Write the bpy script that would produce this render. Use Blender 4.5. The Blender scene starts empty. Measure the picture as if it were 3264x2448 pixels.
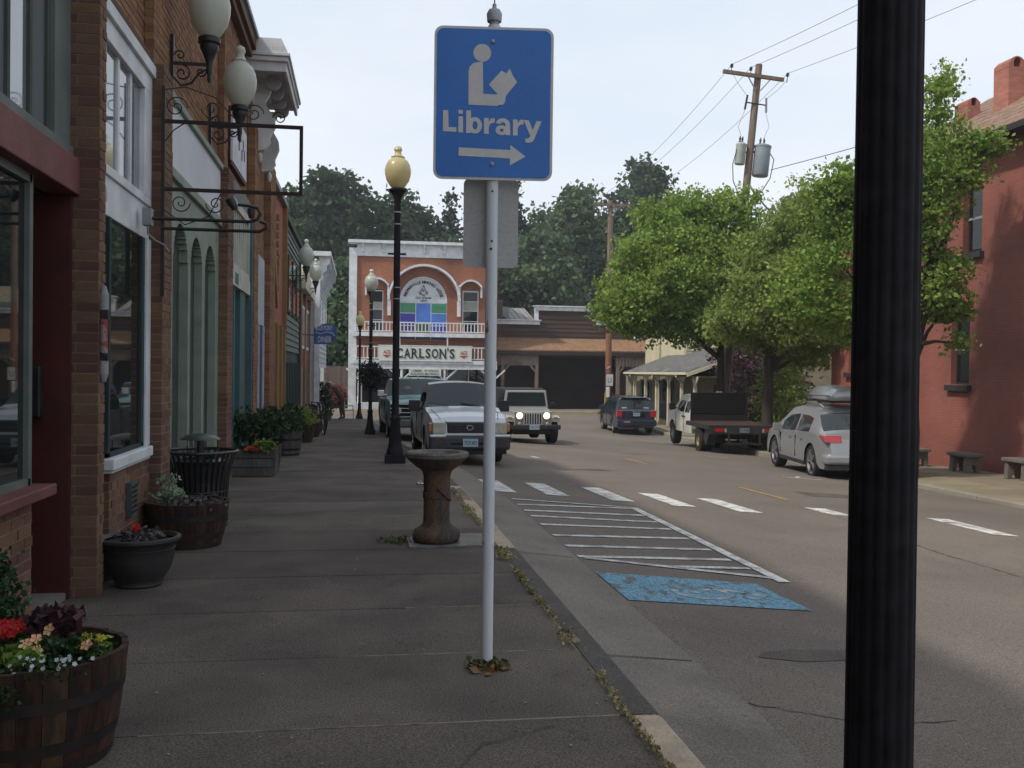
import bpy, bmesh, math, random
import numpy as np
from mathutils import Vector, Matrix
random.seed(7); NR = np.random.default_rng(7)
R = math.radians
S = bpy.context.scene
COL = S.collection

# ------------------------------------------------------------------ camera
cam_d = bpy.data.cameras.new('camera'); cam = bpy.data.objects.new('camera', cam_d); COL.objects.link(cam)
S.camera = cam
yaw = R(8.9); pitch = math.atan(26.5/2085.0); roll = R(0.7)
fw = Vector((math.sin(yaw)*math.cos(pitch), math.cos(yaw)*math.cos(pitch), -math.sin(pitch)))
rt0 = Vector((math.cos(yaw), -math.sin(yaw), 0)); up0 = rt0.cross(fw)
rt = rt0*math.cos(roll)+up0*math.sin(roll); up = -rt0*math.sin(roll)+up0*math.cos(roll)
cam.matrix_world = Matrix(((rt.x, up.x, -fw.x, 0), (rt.y, up.y, -fw.y, 0), (rt.z, up.z, -fw.z, 1.53), (0, 0, 0, 1)))
cam_d.sensor_width = 36; cam_d.lens = 33.93; cam_d.clip_end = 3000; cam_d.clip_start = 0.05
S.render.resolution_x = 1024; S.render.resolution_y = 768

# ------------------------------------------------------------------ world, sun, exposure
SUN = Vector((-1.0, -0.40, 1.34)).normalized()
w = bpy.data.worlds.new('World'); S.world = w; w.use_nodes = True
nt = w.node_tree; nt.nodes.clear()
o_ = nt.nodes.new('ShaderNodeOutputWorld'); bg = nt.nodes.new('ShaderNodeBackground')
sky = nt.nodes.new('ShaderNodeTexSky'); sky.sky_type = 'NISHITA'; sky.sun_disc = False
sky.sun_elevation = math.asin(SUN.z); sky.sun_rotation = math.atan2(SUN.x, SUN.y)
sky.air_density = 1.0; sky.dust_density = 2.0
tc = nt.nodes.new('ShaderNodeTexCoord'); mp = nt.nodes.new('ShaderNodeMapping'); mp.inputs['Scale'].default_value = (1, 1, 3.2)
nz = nt.nodes.new('ShaderNodeTexNoise'); nz.inputs['Scale'].default_value = 1.7; nz.inputs['Detail'].default_value = 5; nz.inputs['Roughness'].default_value = 0.5
cr = nt.nodes.new('ShaderNodeValToRGB'); cr.color_ramp.elements[0].position = 0.3; cr.color_ramp.elements[1].position = 0.72
cr.color_ramp.elements[0].color = (4.75, 5.45, 6.25, 1); cr.color_ramp.elements[1].color = (6.6, 6.8, 7.0, 1)
mx = nt.nodes.new('ShaderNodeMix'); mx.data_type = 'RGBA'; mx.inputs[0].default_value = 0.80
nt.links.new(tc.outputs['Generated'], mp.inputs[0]); nt.links.new(mp.outputs[0], nz.inputs[0]); nt.links.new(nz.outputs[0], cr.inputs[0])
nt.links.new(sky.outputs[0], mx.inputs[6]); nt.links.new(cr.outputs[0], mx.inputs[7]); nt.links.new(mx.outputs[2], bg.inputs[0])
bg.inputs[1].default_value = 0.14
nt.links.new(bg.outputs[0], o_.inputs[0])
sl = bpy.data.lights.new('sun', 'SUN'); sl.energy = 2.7; sl.angle = R(2.0); sl.color = (1, 0.93, 0.82)
so = bpy.data.objects.new('sun', sl); COL.objects.link(so); so.rotation_euler = SUN.to_track_quat('Z', 'Y').to_euler()
S.view_settings.view_transform = 'Standard'; S.view_settings.look = 'None'; S.view_settings.exposure = 0.22; S.view_settings.gamma = 1
S.view_settings.use_curve_mapping = False
try:
    S.cycles.max_bounces = 5; S.cycles.diffuse_bounces = 3; S.cycles.volume_bounces = 0; S.cycles.glossy_bounces = 3; S.cycles.transparent_max_bounces = 6
except Exception: pass

# ------------------------------------------------------------------ ground functions
def cl(v, a, b): return max(a, min(b, v))
def zl(y): return -0.022*cl(y-12, 0, 40)
def curbx(y): return 1.2-0.03*cl(y-14, 0, 45)
RC = [(-60, 9.0), (5, 10.3), (14.5, 10.9), (20, 11.5), (31, 12.7), (44, 13.7), (60, 15.0), (400, 30)]
def rcx(y):
    for (a, b), (c, d) in zip(RC, RC[1:]):
        if a <= y <= c: return b+(d-b)*(y-a)/(c-a)
    return 15
def fade(y): return cl((58-y)/18, 0, 1)
def road(x, y): return zl(y)-0.10*cl((60-y)/8, 0, 1)-0.052*cl(x-1.35, 0, 11)*fade(y)
def rwalk(x, y): return road(12, y)+0.13

# ------------------------------------------------------------------ materials
MATS = {}
def mat(name, c, c2=None, scale=4.0, rough=0.8, bump=0.0, bscale=60.0, metal=0.0, stretch=(1, 1, 1), island=0.0, spec=0.3,
        emit=None, estr=0.0, grain=0.06, coat=0.0, trans=0.0, lo=0.35, hi=0.65, dist=0.004, stain=None):
    if name in MATS: return MATS[name]
    m = bpy.data.materials.new(name); m.use_nodes = True; t = m.node_tree; b = t.nodes['Principled BSDF']
    L = t.links.new
    b.inputs['Roughness'].default_value = rough; b.inputs['Metallic'].default_value = metal
    b.inputs['Specular IOR Level'].default_value = spec
    if coat: b.inputs['Coat Weight'].default_value = coat; b.inputs['Coat Roughness'].default_value = 0.06
    if c2 is None: c2 = tuple(v*0.8 for v in c)
    co = t.nodes.new('ShaderNodeTexCoord'); mp = t.nodes.new('ShaderNodeMapping'); mp.inputs['Scale'].default_value = stretch
    L(co.outputs['Object'], mp.inputs[0])
    n = t.nodes.new('ShaderNodeTexNoise'); n.inputs['Scale'].default_value = scale; n.inputs['Detail'].default_value = 6
    L(mp.outputs[0], n.inputs[0])
    r = t.nodes.new('ShaderNodeMapRange'); r.inputs[1].default_value = lo; r.inputs[2].default_value = hi
    L(n.outputs[0], r.inputs[0])
    mx = t.nodes.new('ShaderNodeMix'); mx.data_type = 'RGBA'; L(r.outputs[0], mx.inputs[0])
    mx.inputs[6].default_value = (*c, 1); mx.inputs[7].default_value = (*c2, 1)
    out = mx.outputs[2]
    g = t.nodes.new('ShaderNodeTexNoise'); g.inputs['Scale'].default_value = bscale; g.inputs['Detail'].default_value = 3
    L(mp.outputs[0], g.inputs[0])
    hs = t.nodes.new('ShaderNodeHueSaturation'); L(out, hs.inputs['Color'])
    gr = t.nodes.new('ShaderNodeMapRange'); gr.inputs[1].default_value = 0.25; gr.inputs[2].default_value = 0.75
    gr.inputs[3].default_value = 1-grain*2; gr.inputs[4].default_value = 1+grain*2; L(g.outputs[0], gr.inputs[0])
    val = gr.outputs[0]
    if island:
        ge = t.nodes.new('ShaderNodeNewGeometry'); oi = t.nodes.new('ShaderNodeObjectInfo')
        ad = t.nodes.new('ShaderNodeMath'); ad.operation = 'ADD'; L(ge.outputs['Random Per Island'], ad.inputs[0]); L(oi.outputs['Random'], ad.inputs[1])
        fr = t.nodes.new('ShaderNodeMath'); fr.operation = 'FRACT'; L(ad.outputs[0], fr.inputs[0])
        ir = t.nodes.new('ShaderNodeMapRange'); ir.inputs[3].default_value = 1-island; ir.inputs[4].default_value = 1+island; L(fr.outputs[0], ir.inputs[0])
        mu = t.nodes.new('ShaderNodeMath'); mu.operation = 'MULTIPLY'; L(val, mu.inputs[0]); L(ir.outputs[0], mu.inputs[1]); val = mu.outputs[0]
        hr = t.nodes.new('ShaderNodeMapRange'); hr.inputs[3].default_value = 0.485; hr.inputs[4].default_value = 0.515; L(fr.outputs[0], hr.inputs[0]); L(hr.outputs[0], hs.inputs['Hue'])
    if stain:
        sn = t.nodes.new('ShaderNodeTexNoise'); sn.inputs['Scale'].default_value = stain[0]; sn.inputs['Detail'].default_value = 8; sn.inputs['Roughness'].default_value = .65; sn.inputs['Distortion'].default_value = .6
        L(co.outputs['Object'], sn.inputs[0]); sr = t.nodes.new('ShaderNodeMapRange'); sr.inputs[1].default_value = .50; sr.inputs[2].default_value = .68; sr.inputs[3].default_value = 1.0; sr.inputs[4].default_value = 1-stain[1]; L(sn.outputs[0], sr.inputs[0])
        sv_ = t.nodes.new('ShaderNodeTexVoronoi'); sv_.inputs['Scale'].default_value = stain[0]*9; L(co.outputs['Object'], sv_.inputs[0])
        s3 = t.nodes.new('ShaderNodeMapRange'); s3.inputs[1].default_value = .06; s3.inputs[2].default_value = .16; s3.inputs[3].default_value = 1-stain[1]*.9; s3.inputs[4].default_value = 1; L(sv_.outputs[0], s3.inputs[0])
        m1_ = t.nodes.new('ShaderNodeMath'); m1_.operation = 'MULTIPLY'; L(val, m1_.inputs[0]); L(sr.outputs[0], m1_.inputs[1])
        m2_ = t.nodes.new('ShaderNodeMath'); m2_.operation = 'MULTIPLY'; L(m1_.outputs[0], m2_.inputs[0]); L(s3.outputs[0], m2_.inputs[1]); val = m2_.outputs[0]
    L(val, hs.inputs['Value'])
    L(hs.outputs[0], b.inputs['Base Color'])
    if bump:
        bp = t.nodes.new('ShaderNodeBump'); bp.inputs['Strength'].default_value = bump; bp.inputs['Distance'].default_value = dist
        L(g.outputs[0], bp.inputs['Height']); L(bp.outputs[0], b.inputs['Normal'])
    if emit: b.inputs['Emission Color'].default_value = (*emit, 1); b.inputs['Emission Strength'].default_value = estr
    if trans:
        tr = t.nodes.new('ShaderNodeBsdfTranslucent'); ms = t.nodes.new('ShaderNodeMixShader'); ms.inputs[0].default_value = trans
        L(hs.outputs[0], tr.inputs[0]); L(b.outputs[0], ms.inputs[1]); L(tr.outputs[0], ms.inputs[2])
        L(ms.outputs[0], t.nodes['Material Output'].inputs[0])
    MATS[name] = m; return m
def glassmat(name, c=(0.012, 0.014, 0.014), spec=1.0, rough=0.02, ior=1.7):
    if name in MATS: return MATS[name]
    m = bpy.data.materials.new(name); m.use_nodes = True; b = m.node_tree.nodes['Principled BSDF']
    b.inputs['Base Color'].default_value = (*c, 1); b.inputs['Roughness'].default_value = rough
    b.inputs['IOR'].default_value = ior; b.inputs['Specular IOR Level'].default_value = 0.5
    MATS[name] = m; return m
WHITE = mat('white_paint', (0.66, 0.68, 0.70), (0.50, 0.52, 0.54), 3, 0.6, grain=0.03, bump=.2)
CREAM = mat('cream_paint', (0.62, 0.58, 0.44), (0.50, 0.46, 0.33), 3, 0.7, grain=0.04)
BLACK = mat('black_iron', (0.012, 0.012, 0.014), (0.02, 0.019, 0.019), 8, 0.45, spec=0.4)
IRON = mat('dark_iron', (0.02, 0.018, 0.018), (0.035, 0.025, 0.02), 12, 0.55)
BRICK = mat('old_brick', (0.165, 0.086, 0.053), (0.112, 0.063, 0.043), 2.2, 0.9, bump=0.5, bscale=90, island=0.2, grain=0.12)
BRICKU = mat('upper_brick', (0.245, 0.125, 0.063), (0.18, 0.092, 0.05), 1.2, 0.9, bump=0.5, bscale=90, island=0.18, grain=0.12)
MORTAR = mat('mortar', (0.26, 0.20, 0.16), (0.18, 0.14, 0.115), 6, 0.95, bump=0.5)
GLASS = glassmat('shop_glass')
GLASSD = glassmat('dark_window', (0.008, 0.009, 0.01), ior=1.5)
CARGLASS = glassmat('car_glass', (0.014, 0.022, 0.022), ior=1.45)
SKYG = glassmat('sky_paled_transom_glass', (0.16, 0.18, 0.20), ior=2.9, rough=0.05)  # bright sky reflection is partly put into the pale base colour
DRED = mat('dark_red_paint', (0.075, 0.014, 0.013), (0.05, 0.011, 0.011), 3, 0.6)
PINK = mat('faded_red_paint', (0.185, 0.066, 0.06), (0.13, 0.048, 0.045), 4, 0.65, bump=.3, grain=.1)
GREYG = mat('grey_green_paint', (0.13, 0.15, 0.14), (0.10, 0.115, 0.105), 4, 0.6)
SAGE = mat('sage_paint', (0.22, 0.27, 0.215), (0.17, 0.21, 0.17), 3, 0.6)
DGREEN = mat('dark_green_board', (0.042, 0.062, 0.046), (0.03, 0.045, 0.034), 3, 0.55, island=.15)
TEAL = mat('teal_paint', (0.055, 0.13, 0.142), (0.042, 0.10, 0.112), 3, 0.6)
NAVY = mat('navy_blue_paint', (0.035, 0.035, 0.13), None, 3, 0.6)
SALMON = mat('salmon_stucco', (0.33, 0.115, 0.085), (0.27, 0.095, 0.07), 1.5, 0.85, bump=.3)
YELLOW = mat('ochre_paint', (0.26, 0.15, 0.06), (0.20, 0.115, 0.048), 2, 0.7)
CONC = mat('concrete', (0.20, 0.185, 0.165), (0.145, 0.13, 0.118), 3, 0.9, bump=.4, grain=.12)
TAN = mat('tan_painted_curb', (0.42, 0.33, 0.235), (0.30, 0.24, 0.18), 5, 0.85, bump=.5, grain=.1)
WOODP = mat('weathered_pole_wood', (0.21, 0.16, 0.125), (0.13, 0.09, 0.065), 3, 0.9, stretch=(6, 6, .4), bump=.6, grain=.12)
WOODR = mat('brown_creosoted_pole', (0.24, 0.105, 0.055), (0.15, 0.065, 0.04), 3, 0.9, stretch=(6, 6, .4), bump=.5, grain=.1)
STAVE = mat('barrel_stave_wood', (0.062, 0.028, 0.017), (0.019, 0.012, 0.009), 5, 0.75, stretch=(5, 5, 1.2), island=.35, bump=.5, grain=.15)
HOOP = mat('barrel_hoop_iron', (0.014, 0.013, 0.013), (0.03, 0.02, 0.017), 8, 0.6)
RUST = mat('rust', (0.16, 0.06, 0.03), (0.08, 0.035, 0.02), 15, 0.9)
SOIL = mat('potting_soil', (0.03, 0.021, 0.016), (0.05, 0.035, 0.026), 20, 1.0, bump=1, grain=.2)
GALV = mat('galvanised_steel', (0.36, 0.37, 0.38), (0.28, 0.29, 0.30), 3, 0.5, metal=0.3)
GREYM = mat('grey_metal', (0.25, 0.26, 0.28), (0.20, 0.21, 0.22), 3, 0.55)
TYRE = mat('tyre_rubber', (0.013, 0.013, 0.014), (0.022, 0.021, 0.02), 10, 0.85)
CHROME = mat('bright_metal', (0.62, 0.62, 0.62), None, 3, 0.22, metal=0.9)
ALLOY = mat('alloy_rim', (0.38, 0.38, 0.39), None, 3, 0.35, metal=0.7)
BPLAST = mat('black_plastic', (0.02, 0.02, 0.022), (0.03, 0.03, 0.032), 5, 0.6)
UNDER = mat('underbody_black', (0.008, 0.008, 0.008), None, 5, 0.9)
RLAMP = mat('red_lamp_lens', (0.45, 0.015, 0.02), (0.3, 0.012, 0.015), 20, 0.2, spec=.6, coat=.6)
OLAMP = mat('amber_lens', (0.42, 0.17, 0.06), None, 20, 0.25, spec=.6, coat=.5)
HLAMP = mat('headlight_lens', (0.42, 0.42, 0.33), (0.30, 0.30, 0.25), 12, 0.15, spec=.7, coat=.8)
LEAF_DK = mat('hill_oak_leaves', (0.076, 0.118, 0.062), (0.044, 0.076, 0.045), 0.45, 0.8, island=.2, trans=.3, grain=.1, spec=.1)
LEAF_MD = mat('hill_broadleaf_leaves', (0.12, 0.18, 0.085), (0.07, 0.115, 0.062), 0.45, 0.8, island=.2, trans=.3, spec=.1)
LEAF_CN = mat('conifer_needles', (0.06, 0.088, 0.07), (0.038, 0.06, 0.05), 0.6, 0.85, island=.2, trans=.2, spec=.1)
LEAF_LT = mat('maple_leaves', (0.255, 0.35, 0.075), (0.16, 0.25, 0.055), 0.7, 0.75, island=.3, trans=.4, spec=.12)
LEAF_YL = mat('yellow_green_leaves', (0.27, 0.33, 0.085), (0.19, 0.255, 0.065), 0.7, 0.75, island=.3, trans=.4, spec=.12)
LEAF_PU = mat('purple_leaves', (0.055, 0.025, 0.035), (0.09, 0.04, 0.045), 0.9, 0.6, island=.4, trans=.25)
LEAF_RD = mat('rusty_red_leaves', (0.20, 0.055, 0.03), (0.11, 0.035, 0.02), 1.5, 0.7, island=.4, trans=.25)
LEAF_BX = mat('boxwood_leaves', (0.035, 0.075, 0.022), (0.015, 0.035, 0.012), 9, 0.6, island=.4, trans=.25)
LEAF_VIV = mat('lime_leaves', (0.20, 0.30, 0.05), (0.11, 0.18, 0.03), 9, 0.6, island=.35, trans=.3)
LEAF_SIL = mat('silver_leaves', (0.30, 0.36, 0.26), (0.18, 0.24, 0.15), 12, 0.7, island=.25, trans=.2)
BARK = mat('bark', (0.055, 0.042, 0.034), (0.03, 0.024, 0.02), 4, 0.95, stretch=(4, 4, .6), bump=1, grain=.2)
PETR = mat('red_petals', (0.55, 0.015, 0.015), (0.38, 0.01, 0.012), 20, 0.6, island=.2, trans=.2)
PETW = mat('white_petals', (0.72, 0.72, 0.76), None, 20, 0.6, island=.1, trans=.2)
PETY = mat('peach_petals', (0.75, 0.52, 0.24), (0.72, 0.36, 0.22), 30, 0.6, island=.15, trans=.2)
PETG = mat('yellow_petals', (0.50, 0.45, 0.06), None, 20, 0.6, island=.2, trans=.2)
DRY = mat('dry_grass', (0.34, 0.28, 0.15), (0.24, 0.21, 0.10), 5, 0.9, island=.35, trans=.2)

# ------------------------------------------------------------------ mesh helpers
class MB:
    def __init__(s): s.v = []; s.f = []; s.off = Vector((0, 0, 0))
    def add(s, vs, fs):
        b = len(s.v); s.v += [tuple(p) for p in vs]; s.f += [tuple(i+b for i in f) for f in fs]; return s
    def box(s, x0, x1, y0, y1, z0, z1, M=None):
        vs = [(x0, y0, z0), (x1, y0, z0), (x1, y1, z0), (x0, y1, z0), (x0, y0, z1), (x1, y0, z1), (x1, y1, z1), (x0, y1, z1)]
        if M is not None: vs = [tuple(M @ Vector(p)) for p in vs]
        return s.add(vs, [(0, 3, 2, 1), (4, 5, 6, 7), (0, 1, 5, 4), (1, 2, 6, 5), (2, 3, 7, 6), (3, 0, 4, 7)])
    def bar(s, a, b, wx=0.05, wz=None, up=(0, 0, 1)):
        a = Vector(a); b = Vector(b); wz = wx if wz is None else wz
        d = (b-a); L = d.length; d.normalize(); u = Vector(up)
        if abs(d.dot(u)) > .98: u = Vector((0, 1, 0))
        x = d.cross(u).normalized(); z = x.cross(d)
        M = Matrix(((x.x, d.x, z.x, a.x), (x.y, d.y, z.y, a.y), (x.z, d.z, z.z, a.z), (0, 0, 0, 1)))
        return s.box(-wx/2, wx/2, 0, L, -wz/2, wz/2, M)
    def lathe(s, prof, n=20, c=(0, 0, 0), axis='z', cap=True, flute=0, fd=0.0):
        vs = []; fs = []
        for r, h in prof:
            for k in range(n):
                a = 2*math.pi*k/n; rr = r
                if flute: rr = r-fd*(0.5+0.5*math.cos(flute*a))**2
                p = (rr*math.cos(a), rr*math.sin(a), h)
                if axis == 'x': p = (p[2], p[0], p[1])
                elif axis == 'y': p = (p[1], p[2], p[0])
                vs.append((p[0]+c[0], p[1]+c[1], p[2]+c[2]))
        m = len(prof)
        for i in range(m-1):
            for k in range(n):
                fs.append((i*n+k, i*n+(k+1) % n, (i+1)*n+(k+1) % n, (i+1)*n+k))
        if cap:
            fs.append(tuple(range(n))[::-1]); fs.append(tuple((m-1)*n+k for k in range(n)))
        return s.add(vs, fs)
    def tube(s, pts, r, n=8, cap=True):
        pts = [Vector(p) for p in pts]; vs = []; fs = []; m = len(pts)
        rs = r if isinstance(r, (list, tuple)) else [r]*m
        pu = None
        for i, p in enumerate(pts):
            d = (pts[min(i+1, m-1)]-pts[max(i-1, 0)]).normalized()
            if pu is None: pu = Vector((0, 0, 1)) if abs(d.z) < .9 else Vector((1, 0, 0))
            x = d.cross(pu).normalized(); u = x.cross(d).normalized(); pu = u
            for k in range(n):
                a = 2*math.pi*k/n; q = p+(x*math.cos(a)+u*math.sin(a))*rs[i]; vs.append(tuple(q))
        for i in range(m-1):
            for k in range(n): fs.append((i*n+k, i*n+(k+1) % n, (i+1)*n+(k+1) % n, (i+1)*n+k))
        if cap: fs.append(tuple(range(n))[::-1]); fs.append(tuple((m-1)*n+k for k in range(n)))
        return s.add(vs, fs)
    def prism(s, poly, a0, a1, plane='yz'):
        """polygon in a plane extruded along the remaining axis"""
        def P(u, v, w):
            return {'yz': (w, u, v), 'xz': (u, w, v), 'xy': (u, v, w)}[plane]
        n = len(poly); vs = [P(u, v, a0) for u, v in poly]+[P(u, v, a1) for u, v in poly]
        fs = [tuple(range(n))[::-1], tuple(range(n, 2*n))]+[(i, (i+1) % n, n+(i+1) % n, n+i) for i in range(n)]
        return s.add(vs, fs)
    def sphere(s, c, r, sx=1, sy=1, sz=1, n=12, m=8):
        prof = [(max(1e-4, r*math.sin(math.pi*i/m)), -r*math.cos(math.pi*i/m)*sz) for i in range(m+1)]
        b = MB(); b.lathe(prof, n, cap=False)
        return s.add([(c[0]+x*sx, c[1]+y*sy, c[2]+z) for x, y, z in b.v], b.f)
    def xf(s, M):
        s.v = [tuple(M @ Vector(p)) for p in s.v]; return s
    def mesh(s, name, m=None, smooth=None):
        me = bpy.data.meshes.new(name)
        me.from_pydata([(a-s.off.x, b-s.off.y, c-s.off.z) for a, b, c in s.v], [], s.f)
        if m is not None: me.materials.append(m)
        bm = bmesh.new(); bm.from_mesh(me); bmesh.ops.recalc_face_normals(bm, faces=bm.faces)
        bm.to_mesh(me); bm.free()
        if smooth:
            for p in me.polygons: p.use_smooth = True
            me.set_sharp_from_angle(angle=R(smooth))
        me.update(); return me
def link(name, me, parent=None, loc=None, rz=0):
    o = bpy.data.objects.new(name, me); COL.objects.link(o)
    if parent is not None: o.parent = parent
    if loc is not None: o.location = loc
    if rz: o.rotation_euler = (0, 0, rz)
    return o
def tag(o, label=None, cat=None, group=None, kind=None):
    if label: o['label'] = label
    if cat: o['category'] = cat
    if group: o['group'] = group
    if kind: o['kind'] = kind
    return o
def thing(name, label, cat, loc=(0, 0, 0), rz=0, group=None):
    o = bpy.data.objects.new(name, None); o.empty_display_size = .1; COL.objects.link(o)
    o.location = loc; o.rotation_euler = (0, 0, rz); return tag(o, label, cat, group)
def part(name, b, m, parent=None, smooth=None, world=False, bevel=0, kind=None):
    """world=True: the builder holds world coordinates and the parent is an unrotated thing"""
    if world and parent is not None:
        q = parent; off = Vector((0, 0, 0))
        while q is not None: off += Vector(q.location); q = q.parent
        b.off = off
    o = link(name, b.mesh(name, m, smooth), parent)
    if bevel:
        md = o.modifiers.new('bevel', 'BEVEL'); md.width = bevel; md.segments = 2; md.limit_method = 'ANGLE'; md.angle_limit = R(35)
    if kind: o['kind'] = kind
    return o
def copy_tree(o, parent=None):
    c = o.copy(); COL.objects.link(c); c.parent = parent
    for ch in list(o.children): copy_tree(ch, c)
    return c
def B(*a): return MB().box(*a)
_tc = {}
def text_mesh(s, size, depth=0.004, bold=0.0, m=None, spacing=1.0, xs=1.0):
    cu = bpy.data.curves.new('lettering', 'FONT'); cu.body = s; cu.size = size; cu.extrude = depth; cu.offset = bold
    cu.align_x = 'CENTER'; cu.space_character = spacing; cu.resolution_u = 3
    o = bpy.data.objects.new('lettering', cu); COL.objects.link(o)
    bpy.context.view_layer.update()
    me = bpy.data.meshes.new_from_object(o.evaluated_get(bpy.context.evaluated_depsgraph_get()))
    bpy.data.objects.remove(o); bpy.data.curves.remove(cu)
    if xs != 1.0:
        for v in me.vertices: v.co.x *= xs
    me.materials.clear()
    if m: me.materials.append(m)
    return me
def text(name, s, size, m, parent, loc, rot=(math.pi/2, 0, 0), depth=0.004, bold=0, spacing=1.0, xs=1.0):
    o = link(name, text_mesh(s, size, depth, bold, m, spacing, xs), parent, loc); o.rotation_euler = rot; return o

# bulk mesh of leaf faces from numpy
def leafmesh(name, P, size, m, up=0.35, droop=0.0, seed=1, var=.4):
    g = np.random.default_rng(seed); n = len(P)
    nrm = g.normal(size=(n, 3)); nrm[:, 2] += up; nrm /= np.linalg.norm(nrm, axis=1)[:, None]
    t = g.normal(size=(n, 3)); u = np.cross(nrm, t); u /= np.linalg.norm(u, axis=1)[:, None]; v = np.cross(nrm, u)
    s = (size*(1-var+2*var*g.random(n)))[:, None]
    a = P-u*s*.5; b = P+v*s*.42+nrm*s*.08; c = P+u*s*.62; d = P-v*s*.42+nrm*s*.08
    V = np.stack([a, b, c, d], 1).reshape(-1, 3).astype(np.float32)
    me = bpy.data.meshes.new(name); me.vertices.add(4*n); me.vertices.foreach_set('co', V.ravel())
    me.loops.add(4*n); me.loops.foreach_set('vertex_index', np.arange(4*n, dtype=np.int32))
    me.polygons.add(n); me.polygons.foreach_set('loop_start', np.arange(0, 4*n, 4, dtype=np.int32))
    try: me.polygons.foreach_set('loop_total', np.full(n, 4, dtype=np.int32))
    except Exception: pass
    me.update(calc_edges=True); me.validate(); me.materials.append(m); return me
def clumps(blobs, nclump, nleaf, cr, seed=1, inner=.25):
    """points of leaves: clumps sit on and inside ellipsoid blobs (x,y,z,rx,ry,rz)"""
    g = np.random.default_rng(seed); B_ = np.array(blobs, float)
    wgt = (B_[:, 3]*B_[:, 4]*B_[:, 5])**.67; wgt /= wgt.sum()
    k = g.choice(len(B_), nclump, p=wgt); d = g.normal(size=(nclump, 3)); d /= np.linalg.norm(d, axis=1)[:, None]
    rad = np.where(g.random(nclump) < inner, g.random(nclump)**.5, 1+g.normal(size=nclump)*.12)
    C = B_[k, :3]+d*B_[k, 3:6]*rad[:, None]
    off = g.normal(size=(nclump, nleaf, 3))*cr*np.array([1, 1, .62])*(.5+g.random((nclump, 1, 1)))
    return (C[:, None, :]+off).reshape(-1, 3)
def sprigs(blobs, n, seed, ro=(.16, .34)):
    g = random.Random(seed); out = list(blobs)
    for _ in range(n):
        b = g.choice(blobs); a = g.uniform(0, 2*math.pi); u = g.uniform(-.5, 1); h = math.sqrt(max(0, 1-u*u)); f = g.uniform(1.02, 1.22); r = g.uniform(*ro)
        out.append((b[0]+b[3]*h*math.cos(a)*f, b[1]+b[4]*h*math.sin(a)*f, b[2]+b[5]*u*f, r*1.2, r*1.2, r*(1.3 if u > .5 else .6)))
    return out
def tree(name, label, loc, blobs, nclump, nleaf, cr, size, lm, trunk_h, trunk_r, seed, group=None, limbs=5, cat='tree', lean=(0, 0), tm=None):
    t = thing(name, label, cat, loc, 0, group)
    g = random.Random(seed); b = MB(); top = Vector((lean[0], lean[1], trunk_h))
    pts = [(0, 0, -.3), (0, 0, 0), (lean[0]*.3+g.uniform(-.05, .05), lean[1]*.3, trunk_h*.35), (lean[0]*.7, lean[1]*.7+g.uniform(-.06, .06), trunk_h*.7), tuple(top)]
    b.tube(pts, [trunk_r*1.5, trunk_r*1.25, trunk_r, trunk_r*.85, trunk_r*.7], 10)
    for i in range(limbs):
        bl = blobs[i % len(blobs)]; e = Vector(bl[:3])+Vector((g.uniform(-.3, .3)*bl[3], g.uniform(-.3, .3)*bl[4], g.uniform(-.2, .3)*bl[5]))
        s0 = Vector(pts[3])*.5+top*.5 if i % 2 else top
        mid = s0.lerp(e, .5)+Vector((g.uniform(-.2, .2), g.uniform(-.2, .2), .15*(e-s0).length*.4))
        b.tube([s0, s0.lerp(mid, .5), mid, e], [trunk_r*.6, trunk_r*.45, trunk_r*.3, trunk_r*.1], 6)
    part('trunk', b, tm or BARK, t, smooth=50)
    P = clumps(blobs, nclump, nleaf, cr, seed)
    link('crown', leafmesh('crown', P, size, lm, seed=seed), t)
    return t

# ================================================================== GROUND
def grid(xs, ys, zf):
    b = MB(); nx = len(xs)
    b.v = [(x, y, zf(x, y)) for y in ys for x in xs]
    b.f = [(j*nx+i, j*nx+i+1, (j+1)*nx+i+1, (j+1)*nx+i) for j in range(len(ys)-1) for i in range(nx-1)]
    return b
ASPH = mat('old_asphalt', (0.165, 0.140, 0.118), (0.128, 0.108, 0.092), 0.35, 0.93, bump=.9, bscale=110, grain=.32, stain=(.55, .16), spec=.2, lo=.3, hi=.7)
SLAB = mat('sidewalk_concrete', (0.128, 0.106, 0.090), (0.088, 0.074, 0.065), 1.3, 0.93, bump=.8, bscale=100, grain=.32, island=.11, stain=(.9, .28), spec=.15)
GRASSY = mat('far_ground', (0.06, 0.08, 0.03), (0.10, 0.09, 0.05), .05, 1)
xs = [-60, -30, -12, -4, -2, 0, 1.35]+[1.35+k for k in range(1, 12)]+[12.35, 16, 24, 40, 80]
xs = sorted(set(xs)); ys = [-25, -10, 0, 6, 12]+list(range(14, 62, 2))
tag(part('road', grid(xs, ys, road), ASPH), kind='structure')
def terr(x, y):
    z = -1.6
    if y > 72: z += (y-72)*0.16 if y < 120 else 7.7+(y-120)*.25 if y < 160 else 17.7
    return z
ys2 = [-200, -30, 0, 40, 60, 72, 90, 105, 120, 140, 160, 250, 1500]; xs2 = [-1200, -200, -60, -30, 0, 30, 60, 90, 200, 1200]
tag(part('ground', grid(xs2, ys2, terr), GRASSY), kind='structure')
tag(part('ground', grid([-60, -20, 20, 80], [60.01, 66, 74], lambda x, y: -0.96), CONC), kind='structure')

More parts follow.
